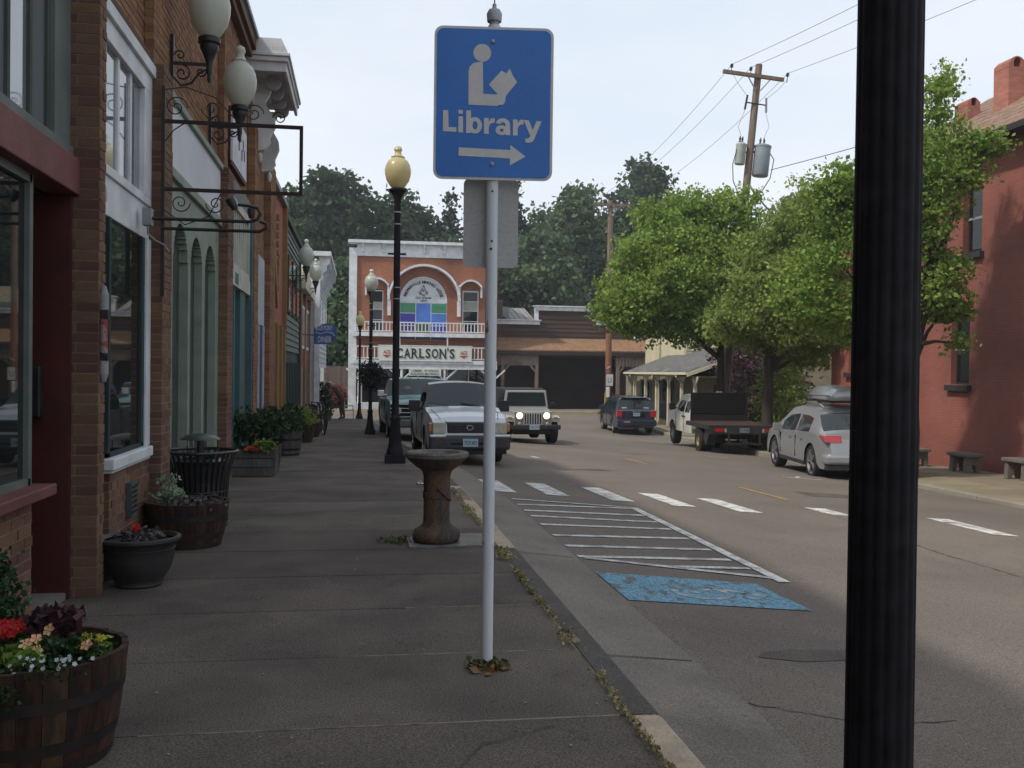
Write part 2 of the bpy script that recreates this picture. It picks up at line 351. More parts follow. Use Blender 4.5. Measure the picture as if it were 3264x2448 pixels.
# left sidewalk: base, slabs
def slabbox(x0, x1f, y0, y1, t=.12, dz=0.0, g=.006):
    b = MB(); a, c = y0+g, y1-g; xa, xc = x1f(a), x1f(c)
    za, zc = zl(a)+dz, zl(c)+dz
    b.add([(x0, a, za-t), (xa, a, za-t), (xc, c, zc-t), (x0, c, zc-t), (x0, a, za), (xa, a, za), (xc, c, zc), (x0, c, zc)],
          [(0, 3, 2, 1), (4, 5, 6, 7), (0, 1, 5, 4), (1, 2, 6, 5), (2, 3, 7, 6), (3, 0, 4, 7)])
    return b
sw = MB(); yy = [-12, 12]+list(range(14, 47, 2))
for a, c in zip(yy, yy[1:]): sw.add(*(lambda q: (q.v, q.f))(slabbox(-3.4, lambda y: curbx(y)+.13, a, c, .2, -.005, 0)))
sidewalk = tag(part('sidewalk', sw, mat('joint_dirt', (0.26, 0.19, 0.13), (0.09, 0.075, 0.065), 2.5, 1, grain=.2)), kind='structure')
y = 3.14-1.03*8; k = 0
while y < 45:
    part('slab', slabbox(-3.4, lambda q: curbx(q)-.012, y, y+1.03, .1, random.uniform(-.002, .002), .006 if y > 2 else .005), SLAB, sidewalk); y += 1.03; k += 1
# curb stones
y = -3.5; DARKC = mat('worn_dark_curb', (0.095, 0.085, 0.078), (0.07, 0.06, 0.055), 3, .95, bump=.8, grain=.2)
segs = [(-3.5, .5, 0), (.5, 2.3, 1), (2.3, 4.17, 1), (4.17, 5.6, 0), (5.6, 7.0, 0), (7.0, 8.28, 0), (8.28, 9.6, 1), (9.6, 11.2, 2), (11.2, 13, 2)]+[(13+2.4*i, 15.4+2.4*i, 0) for i in range(13)]
for a, c, kd in segs:
    b = MB(); g = .01
    for y_ in (a+g, c-g):
        x0 = curbx(y_)+.006; z = zl(y_); wd = .15
        b.v += [(x0, y_, z-.14), (x0+wd, y_, z-.14), (x0+wd, y_, z-.02), (x0+wd-.02, y_, z-.004), (x0, y_, z)]
    b.f = [(0, 1, 2, 3, 4), (9, 8, 7, 6, 5)]+[(i, (i+1) % 5, 5+(i+1) % 5, 5+i) for i in range(5)]
    o = part('curb_stone', b, [DARKC, TAN, TAN][kd], sidewalk)
    if kd: o['label'] = 'tan painted curb stone'
# gutter apron of concrete
ap = MB(); rows = []; yv = [-12, -4]+[v*.25 for v in range(-4, 25)]+[6.5, 8, 10, 12, 14, 16, 18, 20, 24, 28, 34, 40, 46]
for y_ in yv:
    jag = random.uniform(-.035, .03) if y_ < 5 else 0
    e = 1.92-.03*cl(y_-14, 0, 45)+jag; s0 = curbx(y_)+.155
    rows += [(s0, y_, zl(y_)-.045), ((s0+e)/2, y_, zl(y_)-.085), (e, y_, road(e, y_)+.004), (e+.002, y_, road(e, y_)-.02)]
ap.v = rows; ap.f = [(4*j+i, 4*j+i+1, 4*j+i+5, 4*j+i+4) for j in range(len(yv)-1) for i in range(3)]
APRON = mat('gutter_concrete', (0.20, 0.172, 0.145), (0.145, 0.127, 0.108), 1.1, .93, bump=.7, grain=.28, stain=(.8, .25), bscale=100)
apron = tag(part('gutter', ap, APRON), kind='structure')
b = MB()
for y_ in (2.1, 5.2, 8.3, 11.4, 14.5):
    b.add([(1.36, y_, zl(y_)-.038), (1.9, y_+.1, road(1.9, y_)+.009), (1.9, y_+.112, road(1.9, y_)+.009), (1.36, y_+.012, zl(y_)-.038)], [(0, 1, 2, 3)])
part('expansion_joint', b, mat('joint_shadow', (0.03, 0.026, 0.022), None), apron)
# road markings
WP = mat('road_paint_white', (0.55, 0.54, 0.52), (0.30, 0.28, 0.26), 6, .8, grain=.2, lo=.45, hi=.62, bscale=40)
YP = mat('road_paint_yellow', (0.42, 0.24, 0.06), (0.26, 0.17, 0.07), 6, .8, grain=.2)
BP = mat('road_paint_blue', (0.13, 0.26, 0.345), (0.115, 0.135, 0.14), 11, .85, grain=.3, lo=.54, hi=.62, bscale=60, stretch=(1, .5, 1), stain=(2.5, .2))
def mark(name, quads, m, dz=.006):
    b = MB()
    for q in quads: b.add([(x, y_, road(x, y_)+dz) for x, y_ in q], [tuple(range(len(q)))])
    return tag(part(name, b, m), kind='structure')
def strip(a, c, wd):
    d = Vector((c[0]-a[0], c[1]-a[1])).normalized(); n = Vector((-d.y, d.x))*wd/2
    return [(a[0]-n.x, a[1]-n.y), (c[0]-n.x, c[1]-n.y), (c[0]+n.x, c[1]+n.y), (a[0]+n.x, a[1]+n.y)]
hx = [strip((1.95, 11.9), (3.46, 11.97), .09)]
for l, r in ((11.38, 11.36), (10.93, 10.84), (10.32, 10.34), (9.62, 9.73), (9.02, 9.1), (8.49, 8.58)):
    hx.append(strip((1.95, l), (3.43, r), .1))
mark('hatch_marking', hx, WP)
mark('hatch_marking', [strip((1.97, 12.5), (3.5, 12.05), .09), strip((3.49, 12.05), (3.53, 7.62), .11), strip((2.0, 8.42), (3.5, 7.78), .09), strip((2.7, 8.14), (3.45, 8.18), .09)], WP, .008)
mark('blue_parking_marking', [[(1.94, 7.81), (3.23, 7.53), (3.29, 6.62), (1.95, 6.81)]], BP)
wh = []
for k in range(14):
    a = math.pi*2*k/14; a2 = math.pi*2*(k+1)/14
    if 2 < k < 6: continue
    wh.append([(2.62+.24*math.cos(a), 7.12+.24*math.sin(a)), (2.62+.24*math.cos(a2), 7.12+.24*math.sin(a2)), (2.62+.18*math.cos(a2), 7.12+.18*math.sin(a2)), (2.62+.18*math.cos(a), 7.12+.18*math.sin(a))])
wh += [strip((2.55, 7.1), (2.75, 7.3), .07), strip((2.75, 7.3), (2.98, 7.15), .06), strip((2.95, 6.95), (3.1, 7.1), .1)]
mark('accessible_symbol_marking', wh, mat('faded_white_symbol', (0.42, 0.42, 0.41), (0.15, 0.24, 0.29), 7, .8, lo=.4, hi=.55), .009)
for xc, ya, yb in ((2.02, 15.3, 13.4), (2.74, 15.1, 13.2), (3.58, 14.8, 12.85), (4.34, 14.2, 12.5), (5.12, 13.8, 12.1), (6.5, 13.1, 11.4), (7.97, 12.4, 10.9), (9.1, 11.7, 10.2)):
    mark('crosswalk_bar', [[(xc-.16, ya), (xc+.15, ya-.05), (xc+.17, yb), (xc-.14, yb+.05)]], WP)
for a, c in ((16.2, 14.2), (23.6, 21.7), (31, 29.2), (7.6, 5.8)):
    mark('centre_dash', [strip((6.62, a), (6.6, c), .09)], YP)
mark('stall_tick', [strip((9.0, 19.6), (9.7, 19.2), .08), strip((9.2, 19.4), (9.5, 19.9), .08), strip((10.1, 27), (10.6, 26.8), .08), strip((11.2, 38), (11.7, 37.7), .08), strip((4.0, 22.5), (4.1, 21.9), .1)], WP)
def crack(pts, zf, wd, m, name='crack', parent=None):
    b = MB(); rn = random.Random(len(pts)*7+int(pts[0][0]*10)); P = []
    for (xa, ya), (xb, yb) in zip(pts, pts[1:]):
        n = max(3, int(math.hypot(xb-xa, yb-ya)/.06))
        for k in range(n): P.append((xa+(xb-xa)*k/n+rn.uniform(-.018, .018), ya+(yb-ya)*k/n+rn.uniform(-.018, .018)))
    for (xa, ya), (xb, yb) in zip(P, P[1:]):
        wv = wd*rn.uniform(.4, 1.3); q = strip((xa, ya), (xb, yb), wv); b.add([(x, y, zf(x, y)+.0035) for x, y in q], [(0, 1, 2, 3)])
    return tag(part(name, b, m, parent), kind='structure' if parent is None else None)
CRK = mat('crack_dark', (.035, .03, .026), None); PATCH = mat('asphalt_patch', (0.112, 0.097, 0.085), (0.088, 0.076, 0.068), 5, .95, bump=.8, bscale=110, grain=.3, spec=.15)
crack([(1.95, 4.6), (2.5, 4.3), (3.0, 4.4)], road, .008, CRK)
crack([(2.4, 16.5), (4.2, 17.2), (6.0, 16.9)], road, .02, CRK); crack([(6.0, 4.2), (6.3, 6.6), (6.1, 9.4), (6.4, 13.0)], road, .014, CRK)
mark('asphalt_patch', [[(2.35, 5.42), (2.6, 5.34), (2.95, 5.40), (3.15, 5.5), (3.0, 5.6), (2.65, 5.6), (2.42, 5.52)]], PATCH, .004)
mark('asphalt_patch', [[(4.7, 6.1), (5.6, 5.9), (5.9, 6.5), (5.1, 6.7)], [(7.4, 15.1), (8.6, 14.9), (8.7, 15.6), (7.5, 15.9)]], PATCH, .004)
wz = lambda x, y: zl(y)+.003
LJ = mat('pale_joint_filler', (.24, .19, .145), (.12, .10, .085), 9, 1, lo=.4, hi=.6)
for yj, xa, xb in ((3.14+1.03, -.9, 1.16), (3.14+2.06, -.1, 1.16), (3.14+3.09, .3, 1.12), (3.14, -.4, 1.1)):
    jb = MB(); jb.box(xa, xb, yj-.0065, yj+.0065, -.004, .0012); part('joint_filler', jb, LJ, sidewalk)
crack([(-1.2, 6.6), (-.6, 6.9), (.1, 6.75), (.5, 7.3)], wz, .006, CRK, parent=sidewalk); crack([(.2, 3.3), (.5, 3.9), (.9, 4.1)], wz, .006, CRK, parent=sidewalk); crack([(-.9, 10.3), (-.2, 10.6), (.6, 10.4)], wz, .008, CRK, parent=sidewalk)
g = random.Random(8)
gb = MB()
for k in range(60):
    x_, y_ = g.uniform(-1.2, 1.15), 2.9+7*g.random(); rr = g.uniform(.004, .009); gb.sphere((x_, y_, .004), rr, 1, 1, .6, 5, 3)
part('grit', gb, mat('pale_grit', (.3, .27, .22), None), sidewalk)['kind'] = 'stuff'
# right sidewalk
b = MB(); ysr = [-20, 0, 5]+[v for v in range(8, 58, 3)]
SW2 = mat('tan_sidewalk', (0.235, 0.195, 0.135), (0.18, 0.155, 0.105), 1.2, .93, bump=.4, grain=.14, island=.06)
swr = MB()
for a, c in zip(ysr, ysr[1:]):
    for xa, xb, n in ((0, .18, 'c'),):
        pass
    v = []
    for y_ in (a, c):
        v += [(rcx(y_)+.16, y_, rwalk(0, y_)-.01), (24, y_, rwalk(0, y_)-.01)]
    swr.add(v, [(0, 1, 3, 2)])
sidewalk2 = tag(part('sidewalk', swr, mat('joint_dirt2', (0.10, 0.085, 0.06), None)), kind='structure')
y_ = 8.0
while y_ < 47:
    for j in range(3):
        xa = lambda q, j=j: rcx(q)+.17+j*1.3; xb = lambda q, j=j: rcx(q)+.17+(j+1)*1.3-.012
        b = MB(); a, c = y_, y_+1.48; t = .06
        b.v = [(xa(a), a, rwalk(0, a)-t), (xb(a), a, rwalk(0, a)-t), (xb(c), c, rwalk(0, c)-t), (xa(c), c, rwalk(0, c)-t), (xa(a), a, rwalk(0, a)), (xb(a), a, rwalk(0, a)), (xb(c), c, rwalk(0, c)), (xa(c), c, rwalk(0, c))]
        b.f = [(0, 3, 2, 1), (4, 5, 6, 7), (0, 1, 5, 4), (1, 2, 6, 5), (2, 3, 7, 6), (3, 0, 4, 7)]
        if y_ < 30 or j == 0: part('slab', b, SW2, sidewalk2)
    y_ += 1.5
CURB2 = mat('right_curb_concrete', (0.25, 0.225, 0.18), (0.19, 0.17, 0.14), 2, .9, bump=.4, grain=.1)
y_ = -5.0
while y_ < 56:
    b = MB(); a, c = y_+.008, y_+2.99
    for q in (a, c):
        x0 = rcx(q); zt = rwalk(0, q)
        b.v += [(x0, q, zt-.2), (x0+.02, q, zt-.02), (x0+.04, q, zt), (x0+.16, q, zt+.002), (x0+.16, q, zt-.2)]
    b.f = [(0, 1, 2, 3, 4), (9, 8, 7, 6, 5)]+[(i, (i+1) % 5, 5+(i+1) % 5, 5+i) for i in range(5)]
    part('curb_stone', b, mat('yellow_curb', (0.5, 0.34, 0.07), (0.35, 0.24, 0.08), 4, .8) if 47 < y_ < 53 else CURB2, sidewalk2); y_ += 3.0
# weeds and dry grass in the cracks
g = np.random.default_rng(3); P = []
for y0, y1, dn in ((4.2, 6.4, 260), (6.5, 8.2, 620), (8.8, 12.4, 520), (3.0, 4.2, 160)):
    n = int(dn*1.8); yy_ = y0+(y1-y0)*g.random(n); dens = (np.sin(yy_*7.3)+np.sin(yy_*3.1+1)+g.normal(size=len(yy_))*.5 > -.5); yy_ = yy_[dens]
    P.append(np.stack([1.188+g.normal(size=len(yy_))*(.012+.022*(np.sin(yy_*2.3+2) > .3)), yy_, .012+.02*g.random(len(yy_))], 1))
tag(link('weeds', leafmesh('weeds', np.concatenate(P), .020, DRY, up=.6, seed=2)), kind='stuff')
P = np.stack([.66+g.normal(size=170)*.045, 4.93+g.normal(size=170)*.03, .008+.025*g.random(170)], 1)
P2 = np.stack([0.33+g.normal(size=120)*.08, 8.62+g.normal(size=120)*.06, .01+.03*g.random(120)], 1)
tag(link('weeds', leafmesh('weeds', np.concatenate([P, P2]), .028, mat('weed_green', (.10, .12, .035), (.05, .07, .02), 9, .8, island=.4, trans=.2), up=.3, seed=4)), kind='stuff')
P = np.stack([.67+g.normal(size=70)*.045, 4.9+g.normal(size=70)*.03, .006+.012*g.random(70)], 1)
tag(link('dead_leaves', leafmesh('dead_leaves', P, .05, mat('dead_leaf', (0.2, .10, .045), (.10, .06, .04), 9, .9), up=1.5, seed=4)), kind='stuff')

# ================================================================== BRICK HELPERS
BC = .0677
class Bricks:
    def __init__(s, parent, m, limit=300): s.p = parent; s.m = m; s.n = 0; s.lim = limit; s.cache = {}; s.rest = MB(); s.mor = MB()
    def brick(s, x0, x1, y0, y1, z0, z1, single=True):
        if single and s.n < s.lim:
            dx, dy, dz = round(x1-x0, 3), round(y1-y0, 3), round(z1-z0, 3); k = (dx, dy, dz)
            if k not in s.cache: s.cache[k] = MB().box(-dx/2, dx/2, -dy/2, dy/2, -dz/2, dz/2).mesh('brick', s.m)
            o = link('brick', s.cache[k], s.p); L = s.p.location
            o.location = ((x0+x1)/2-L.x, (y0+y1)/2-L.y, (z0+z1)/2-L.z); s.n += 1
        else: s.rest.box(x0, x1, y0, y1, z0, z1)
    def wall(s, x, y0, y1, z0, z1, d=.03, single=False, holes=(), bl=.203):
        """bricks on the plane x facing +x"""
        if holes:
            h = holes[0]; s.mor.box(x-.02, x-.005, y0, h[0], z0, z1).box(x-.02, x-.005, h[1], y1, z0, z1).box(x-.02, x-.005, h[0], h[1], h[3], z1)
        else: s.mor.box(x-.02, x-.005, y0, y1, z0, z1)
        r = 0; z = z0
        while z < z1-.02:
            y = y0-(bl+.01)*.5*(r % 2)
            while y < y1:
                a, c = max(y, y0), min(y+bl, y1); zz = min(z+BC-.01, z1)
                if c-a > .03 and not any(h[0] < (a+c)/2 < h[1] and h[2] < z+.03 < h[3] for h in holes):
                    s.brick(x-d, x+random.uniform(-.002, .003), a, c, z, zz, single)
                y += bl+.01
            z += BC; r += 1
    def pillar(s, x0, x1, y0, y1, z0, z1, single_to=0):
        r = 0; z = z0; g = .008; s.mor.box(x0+.004, x1-.005, y0+.005, y1-.005, z0, z1-.004)
        while z < z1-.02:
            sg = z < single_to; t = z+BC-.009; j = random.uniform(-.003, .003)
            if y1-y0 > .3:
                n = max(1, round((y1-y0)/.21)); ys_ = [y0+(y1-y0)*(i+(.5 if r % 2 else 0))/n for i in range(-1, n+1)]
                for a in ys_:
                    c = a+(y1-y0)/n-g; a2 = max(a, y0); c2 = min(c, y1)
                    if c2-a2 > .03: s.brick(x0, x1+j, a2, c2, z, t, sg)
            elif r % 2: s.brick(x0, x1+j, y0, (y0+y1)/2-g/2, z, t, sg); s.brick(x0, x1-j, (y0+y1)/2+g/2, y1, z, t, sg)
            else:
                xm = x0+(x1-x0)*.45; s.brick(x0, xm-g/2, y0, y1, z, t, sg); s.brick(xm+g/2, x1+j, y0, y1, z, t, sg)
            z += BC; r += 1
    def done(s):
        s.mor.off = Vector(s.p.location); link('mortar', s.mor.mesh('mortar', MORTAR), s.p)['kind'] = 'stuff'
        if s.rest.v:
            s.rest.off = Vector(s.p.location); o = link('brickwork', s.rest.mesh('brickwork', s.m), s.p); o['kind'] = 'stuff'

# ================================================================== LEFT ROW, BUILDING A
A = thing('brick_storefront_building', 'long red brick storefront with pillars, shop windows and arched green doors on the left', 'building', (-1.9, 8, 0))
def pa(name, b, m, smooth=None, par=None, bevel=0, label=None):
    o = part(name, b, m, par or A, smooth, True, bevel)
    if label: o['label'] = label
    return o
wb = B(-12, -3.0, -10, 16.55, -.4, 6.9)
wb.box(-3.0, -1.94, -10, 16.55, 4.22, 6.9)            # upper wall backing
for a, c in ((-10, 2.4), (6.9-.16, 6.92), (8.86, 9.32), (13.22, 13.84)): wb.box(-3.0, -1.93, a, c, -.4, 4.22)
wb.box(-3.0, -1.93, 2.4, 6.06, -.4, .74); wb.box(-3.0, -1.87, 7.5, 8.86, -.4, .74)
pa('wall', wb, MORTAR)
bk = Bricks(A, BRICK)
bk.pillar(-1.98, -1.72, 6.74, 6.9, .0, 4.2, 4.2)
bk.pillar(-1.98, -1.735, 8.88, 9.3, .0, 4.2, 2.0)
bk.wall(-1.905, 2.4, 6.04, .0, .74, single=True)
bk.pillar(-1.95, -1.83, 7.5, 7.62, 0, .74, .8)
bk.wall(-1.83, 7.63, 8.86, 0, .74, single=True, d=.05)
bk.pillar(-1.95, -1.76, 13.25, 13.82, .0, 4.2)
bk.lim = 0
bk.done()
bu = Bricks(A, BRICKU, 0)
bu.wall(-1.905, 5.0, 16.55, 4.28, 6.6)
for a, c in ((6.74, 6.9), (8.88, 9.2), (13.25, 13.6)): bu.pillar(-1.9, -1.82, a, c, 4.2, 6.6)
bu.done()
# parapet cornice
b = B(-2.3, -1.80, -10, 16.55, 6.6, 6.72).box(-2.3, -1.74, -10, 16.55, 6.72, 6.9); pa('cornice', b, mat('brown_cornice', (0.14, 0.085, 0.055), (0.10, 0.06, 0.04), 3, .8))
pa('coping', B(-2.4, -1.70, -10, 16.56, 6.9, 6.98), GREYM)
# bay 0 : big shop window with faded red beam and tall transom
pa('window_sill', B(-2.02, -1.79, 2.4, 6.12, .765, .83), PINK, bevel=.008)
wi = pa('shop_window', B(-1.955, -1.945, 2.4, 6.04, .86, 2.64), GLASS)
pa('window_frame', B(-1.98, -1.915, 2.4, 6.04, .83, .87).box(-1.98, -1.915, 6.0, 6.06, .83, 2.66).box(-1.98, -1.915, 2.4, 6.04, 2.6, 2.65), GREYG, par=wi)
pa('beam', B(-2.05, -1.84, 2.4, 6.74, 2.655, 2.89), PINK, bevel=.008)
tw = pa('transom_window', B(-2.0, -1.945, 2.4, 6.40, 2.97, 4.3), SKYG)
fr = B(-2.03, -1.88, 2.4, 6.73, 2.892, 2.965).box(-2.03, -1.9, 6.40, 6.73, 2.97, 4.3)
pa('window_frame', fr, GREYG, par=tw)
for yk in (4.16, 4.54, 4.92, 5.30, 5.68, 6.04, 6.36): pa('mullion', B(-1.945, -1.925, yk-.022, yk+.022, 2.97, 4.3), mat('dark_grey_green', (.055, .065, .06), None), par=tw)
pa('lintel', B(-2.05, -1.86, 2.4, 6.74, 4.3, 4.42), GREYG)
# entrance recess
pa('recess_panel', B(-3.0, -1.885, 6.685, 6.735, 0, 2.65), DRED)
pa('recess_panel', B(-3.0, -1.99, 6.06, 6.11, 0, 2.65).box(-3.0, -2.94, 6.1, 6.7, 2.2, 2.65), DRED)
pa('recess_step', B(-3.0, -1.9, 6.1, 6.70, .0, .045), CONC)
dr = pa('entrance_door', B(-3.0, -2.95, 6.12, 6.68, .045, 2.2), DRED); pa('door_glass', B(-2.95, -2.94, 6.24, 6.56, .9, 2.0), GLASSD, par=dr)
pa('letter_box', B(-2.20, -2.04, 6.60, 6.69, 1.2, 1.53), BLACK, bevel=.01)
# second entrance beside pillar
pa('recess_panel', B(-3.0, -2.95, 6.92, 7.5, 0, 4.2), mat('dim_brown_door', (0.06, 0.045, 0.035), None, 3, .6))
# bay 1 : white framed window
pa('window_sill', B(-2.0, -1.78, 7.44, 8.78, .765, .85).box(-2.0, -1.80, 7.46, 8.76, .74, .765), WHITE, bevel=.01)
w1 = pa('shop_window', B(-1.875, -1.865, 7.6, 8.66, .88, 2.62).box(-3.0, -1.875, 7.52, 7.53, .88, 2.62), GLASS)
pa('window_frame', B(-1.9, -1.845, 8.6, 8.70, .86, 2.64).box(-1.9, -1.845, 7.52, 7.575, .86, 2.64).box(-1.9, -1.845, 7.52, 8.7, .855, .885), mat('dark_teal_frame', (0.03, 0.05, 0.048), None), par=w1)
pa('window_jamb', B(-1.93, -1.83, 8.70, 8.875, .85, 2.64), WHITE)
pa('sign_board', B(-1.93, -1.85, 6.9, 8.875, 2.64, 2.93), WHITE, bevel=.006)
pa('painted_oval', MB().lathe([(.085, 0), (.08, .004)], 24, (0, 0, 0), 'x').xf(Matrix.Translation((-1.849, 7.35, 2.78)) @ Matrix.Diagonal((1, 1.2, 1, 1))), mat('brown_oval', (0.22, 0.17, 0.14), (0.4, 0.36, 0.33), 30, .7))
t1 = pa('transom_window', B(-1.92, -1.875, 6.9, 8.875, 2.93, 4.05), SKYG)
fr = B(-1.93, -1.83, 6.9, 8.875, 2.93, 3.0).box(-1.93, -1.83, 6.9, 8.875, 3.9, 4.06).box(-1.93, -1.80, 6.9, 8.9, 4.06, 4.16).box(-1.93, -1.83, 8.6, 8.875, 3.0, 3.9).box(-1.93, -1.83, 6.9, 7.05, 3.0, 3.9)
pa('window_frame', fr, WHITE, par=t1, bevel=.005)
for yk in (7.42, 7.82, 8.22): pa('mullion', B(-1.875, -1.858, yk-.03, yk+.03, 3.0, 3.9), WHITE, par=t1)
pa('lintel', B(-2.0, -1.84, 6.9, 8.9, 4.16, 4.27), mat('dark_lintel', (0.09, 0.045, 0.03), None))
# bay 2 : sage panel, sign panel and three arched dark green doors
PANELW = mat('plain_sign_panel', (0.56, 0.58, 0.62), (0.50, 0.52, 0.56), 1.2, .7, grain=.03)
pa('sign_panel', B(-1.95, -1.86, 9.32, 13.24, 3.5, 4.14), PANELW)
pa('panel_trim', B(-1.95, -1.82, 9.32, 13.24, 4.14, 4.22).box(-1.95, -1.83, 9.32, 13.24, 3.4, 3.5), SAGE, bevel=.01)
pa('lintel', B(-2.0, -1.86, 9.3, 13.24, 4.22, 4.28), mat('dark_lintel', (0.09, 0.045, 0.03), None))
b = MB(); doors = ((10.12, 10.95), (11.12, 11.92), (12.1, 12.98)); ys3 = [9.32+.0392*i for i in range(101)]
def archz(y_):
    for a, c in doors:
        if a < y_ < c:
            r = (c-a)/2; m_ = (a+c)/2; return 2.62+math.sqrt(max(0, r*r-(y_-m_)**2))
    return 0
for a, c in zip(ys3, ys3[1:]):
    za = archz((a+c)/2)
    if za < 3.38: b.box(-1.97, -1.875, a, c, za, 3.4)
pa('arch_panel', b, SAGE)
for i, (a, c) in enumerate(doors):
    d = pa('arched_door', B(-2.0, -1.985, a-.02, c+.02, 0, 3.2), DGREEN)
    n = 7; 
    for j in range(n): pa('board', B(-1.985, -1.966, a+(c-a)*j/n+.006, a+(c-a)*(j+1)/n-.006, .02, 3.2), DGREEN, par=d)
    pa('door_handle', B(-1.966, -1.92, a+.08, a+.11, 1.0, 1.16), BLACK, par=d)
# bay 3 : teal shop
t3 = pa('transom_window', B(-1.94, -1.93, 13.84, 16.55, 3.05, 3.9), SKYG)
CRW = mat('cream_white_trim', (0.50, 0.49, 0.43), (0.40, 0.39, 0.34), 3, .7)
pa('window_frame', B(-1.95, -1.84, 13.84, 16.5, 3.9, 4.02).box(-1.95, -1.84, 13.84, 16.5, 2.98, 3.06).box(-1.95, -1.84, 16.38, 16.5, 3.06, 3.9), CRW, par=t3)
for k in range(10): pa('mullion', B(-1.94, -1.87, 13.95+k*.25, 14.0+k*.25, 3.06, 3.9), CRW, par=t3)
sb = pa('sign_board', B(-1.95, -1.83, 13.84, 16.5, 2.74, 2.975), CRW)
pa('emblem', B(-1.83, -1.825, 14.6, 14.95, 2.78, 2.94), TEAL, par=sb)
pa('lintel', B(-2.0, -1.84, 13.84, 16.55, 4.02, 4.28), GREYG)
pa('corner_post', B(-1.95, -1.80, 16.5, 16.62, -.1, 3.95), TEAL)
for a, c in ((13.84, 13.98), (14.7, 14.84), (15.45, 15.9)): pa('shop_post', B(-1.95, -1.86, a, c, -.1, 2.74), TEAL)
w3 = pa('shop_window', B(-1.96, -1.95, 13.95, 16.5, .55, 2.74), GLASSD)
pa('poster', B(-1.949, -1.945, 14.2, 14.55, 1.35, 1.62), mat('pale_blue_poster', (0.28, 0.36, 0.5), (.15, .25, .45), 9), par=w3)
pa('bulkhead', B(-2.0, -1.9, 13.84, 16.55, -.15, .55), TEAL)
pa('shop_post', B(-1.95, -1.86, 15.9, 16.1, -.1, 2.74), mat('brown_post', (0.15, .10, .06), None), label='brown painted post')
# small white sign on the upper brick wall
sgn = thing('wall_sign', 'white rectangular sign board fixed high on brick wall beyond the second globe lamp', 'sign', (-1.86, 15, 5))
part('sign_board', B(-.02, .03, -.8, .85, -.52, .22), mat('sign_white', (0.62, 0.63, 0.68), None), sgn)
part('sign_frame', B(-.03, .0, -.84, -.8, -.55, .25).box(-.03, .02, -.84, .9, -.57, -.52), DRED, sgn)
b = MB()
for k, (yy0, zz0) in enumerate(((-.3, -.1), (-.15, -.22), (.05, -.05), (.2, -.3), (.35, -.12), (.5, -.25))):
    b.box(.03, .034, yy0, yy0+.09, zz0, zz0+.16)
part('lettering', b, mat('dark_letters', (0.03, .03, .03), None), sgn)

# BUILDING B: brick with ornate white cornice
Bb = thing('ornate_cornice_building', 'brick shop with deep white bracketed cornice overhanging the sidewalk, beyond the teal shop', 'building', (-1.9, 18.5, 0))
pb = lambda n, b, m, par=None, label=None, **k: part(n, b, m, par or Bb, None, True, **k)
pb('wall', B(-12, -1.93, 16.56, 20.9, -.5, 6.4), mat('brick_far', (0.20, 0.095, 0.055), (0.14, 0.07, 0.045), 3, .9, bump=.5))
q = Bricks(Bb, BRICKU, 0); q.wall(-1.905, 16.63, 20.88, -.2, 6.35, holes=((17.7, 19.3, -1, 3.62),)); 
q.pillar(-1.9, -1.78, 16.63, 17.3, -.2, 5.6); q.pillar(-1.9, -1.78, 19.5, 20.6, -.2, 5.6); q.done()
pb('window_panel', B(-1.93, -1.87, 17.7, 19.28, 2.35, 3.62), mat('bluish_white', (0.42, 0.45, 0.50), None, 3, .7))
d = pb('shop_door', B(-1.93, -1.89, 17.8, 19.28, -.2, 2.33), NAVY)
pb('door_frame', B(-1.93, -1.86, 17.7, 17.82, -.2, 2.35).box(-1.93, -1.86, 18.3, 18.4, -.2, 2.35).box(-1.93, -1.86, 19.15, 19.28, -.2, 2.35), mat('bluish_white', (0.42, 0.45, 0.50), None), par=d)
CWH = mat('aged_white_cornice', (0.60, 0.60, 0.60), (0.42, 0.42, 0.43), 2, .7, grain=.08)
cn = pb('cornice', B(-2.4, -1.26, 16.3, 19.1, 6.5, 6.56), CWH)
pb('cornice_moulding', B(-2.4, -1.23, 16.25, 19.15, 6.56, 6.64), CWH, par=cn, bevel=.012); pb('cornice_moulding', B(-2.4, -1.20, 16.22, 19.18, 6.64, 6.70), CWH, par=cn, bevel=.012)
b = MB(); b.prism([(-2.4, 6.70), (-1.23, 6.70), (-1.34, 6.93), (-2.4, 6.93)], 16.25, 19.15, 'xz'); pb('cornice_crown', b, CWH, par=cn)
pb('frieze', B(-2.2, -1.86, 16.3, 19.1, 6.05, 6.495), CWH)
pb('cornice_edge', B(-1.31, -1.26, 16.3, 19.1, 6.41, 6.5), CWH, par=cn); pb('cornice_edge', B(-1.86, -1.315, 16.3, 16.36, 6.41, 6.5), CWH, par=cn)
for yk in (16.8, 17.4, 18.0, 18.6):
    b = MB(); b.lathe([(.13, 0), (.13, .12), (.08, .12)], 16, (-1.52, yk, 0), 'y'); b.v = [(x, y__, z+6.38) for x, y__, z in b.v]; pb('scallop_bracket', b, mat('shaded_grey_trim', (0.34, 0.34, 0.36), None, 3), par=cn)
for yk, k_ in ((17.1, 1), (18.85, .8)):
    sc = [(-1.9, 6.40), (-1.56, 6.40), (-1.60, 6.25), (-1.68, 6.12), (-1.62, 6.0), (-1.52, 5.86), (-1.50, 5.7), (-1.60, 5.5), (-1.58, 5.42), (-1.68, 5.3), (-1.9, 5.25)]
    b = MB().prism([((x+1.9)*k_-1.9, z) for x, z in sc], yk, yk+.14, 'xz'); cs = pb('console_bracket', b, CWH)
    pb('pendant', MB().lathe([(.015, 5.08), (.035, 5.12), (.045, 5.2), (.02, 5.27)], 12, (-1.76, yk+.07, 0)), CWH, par=cs)
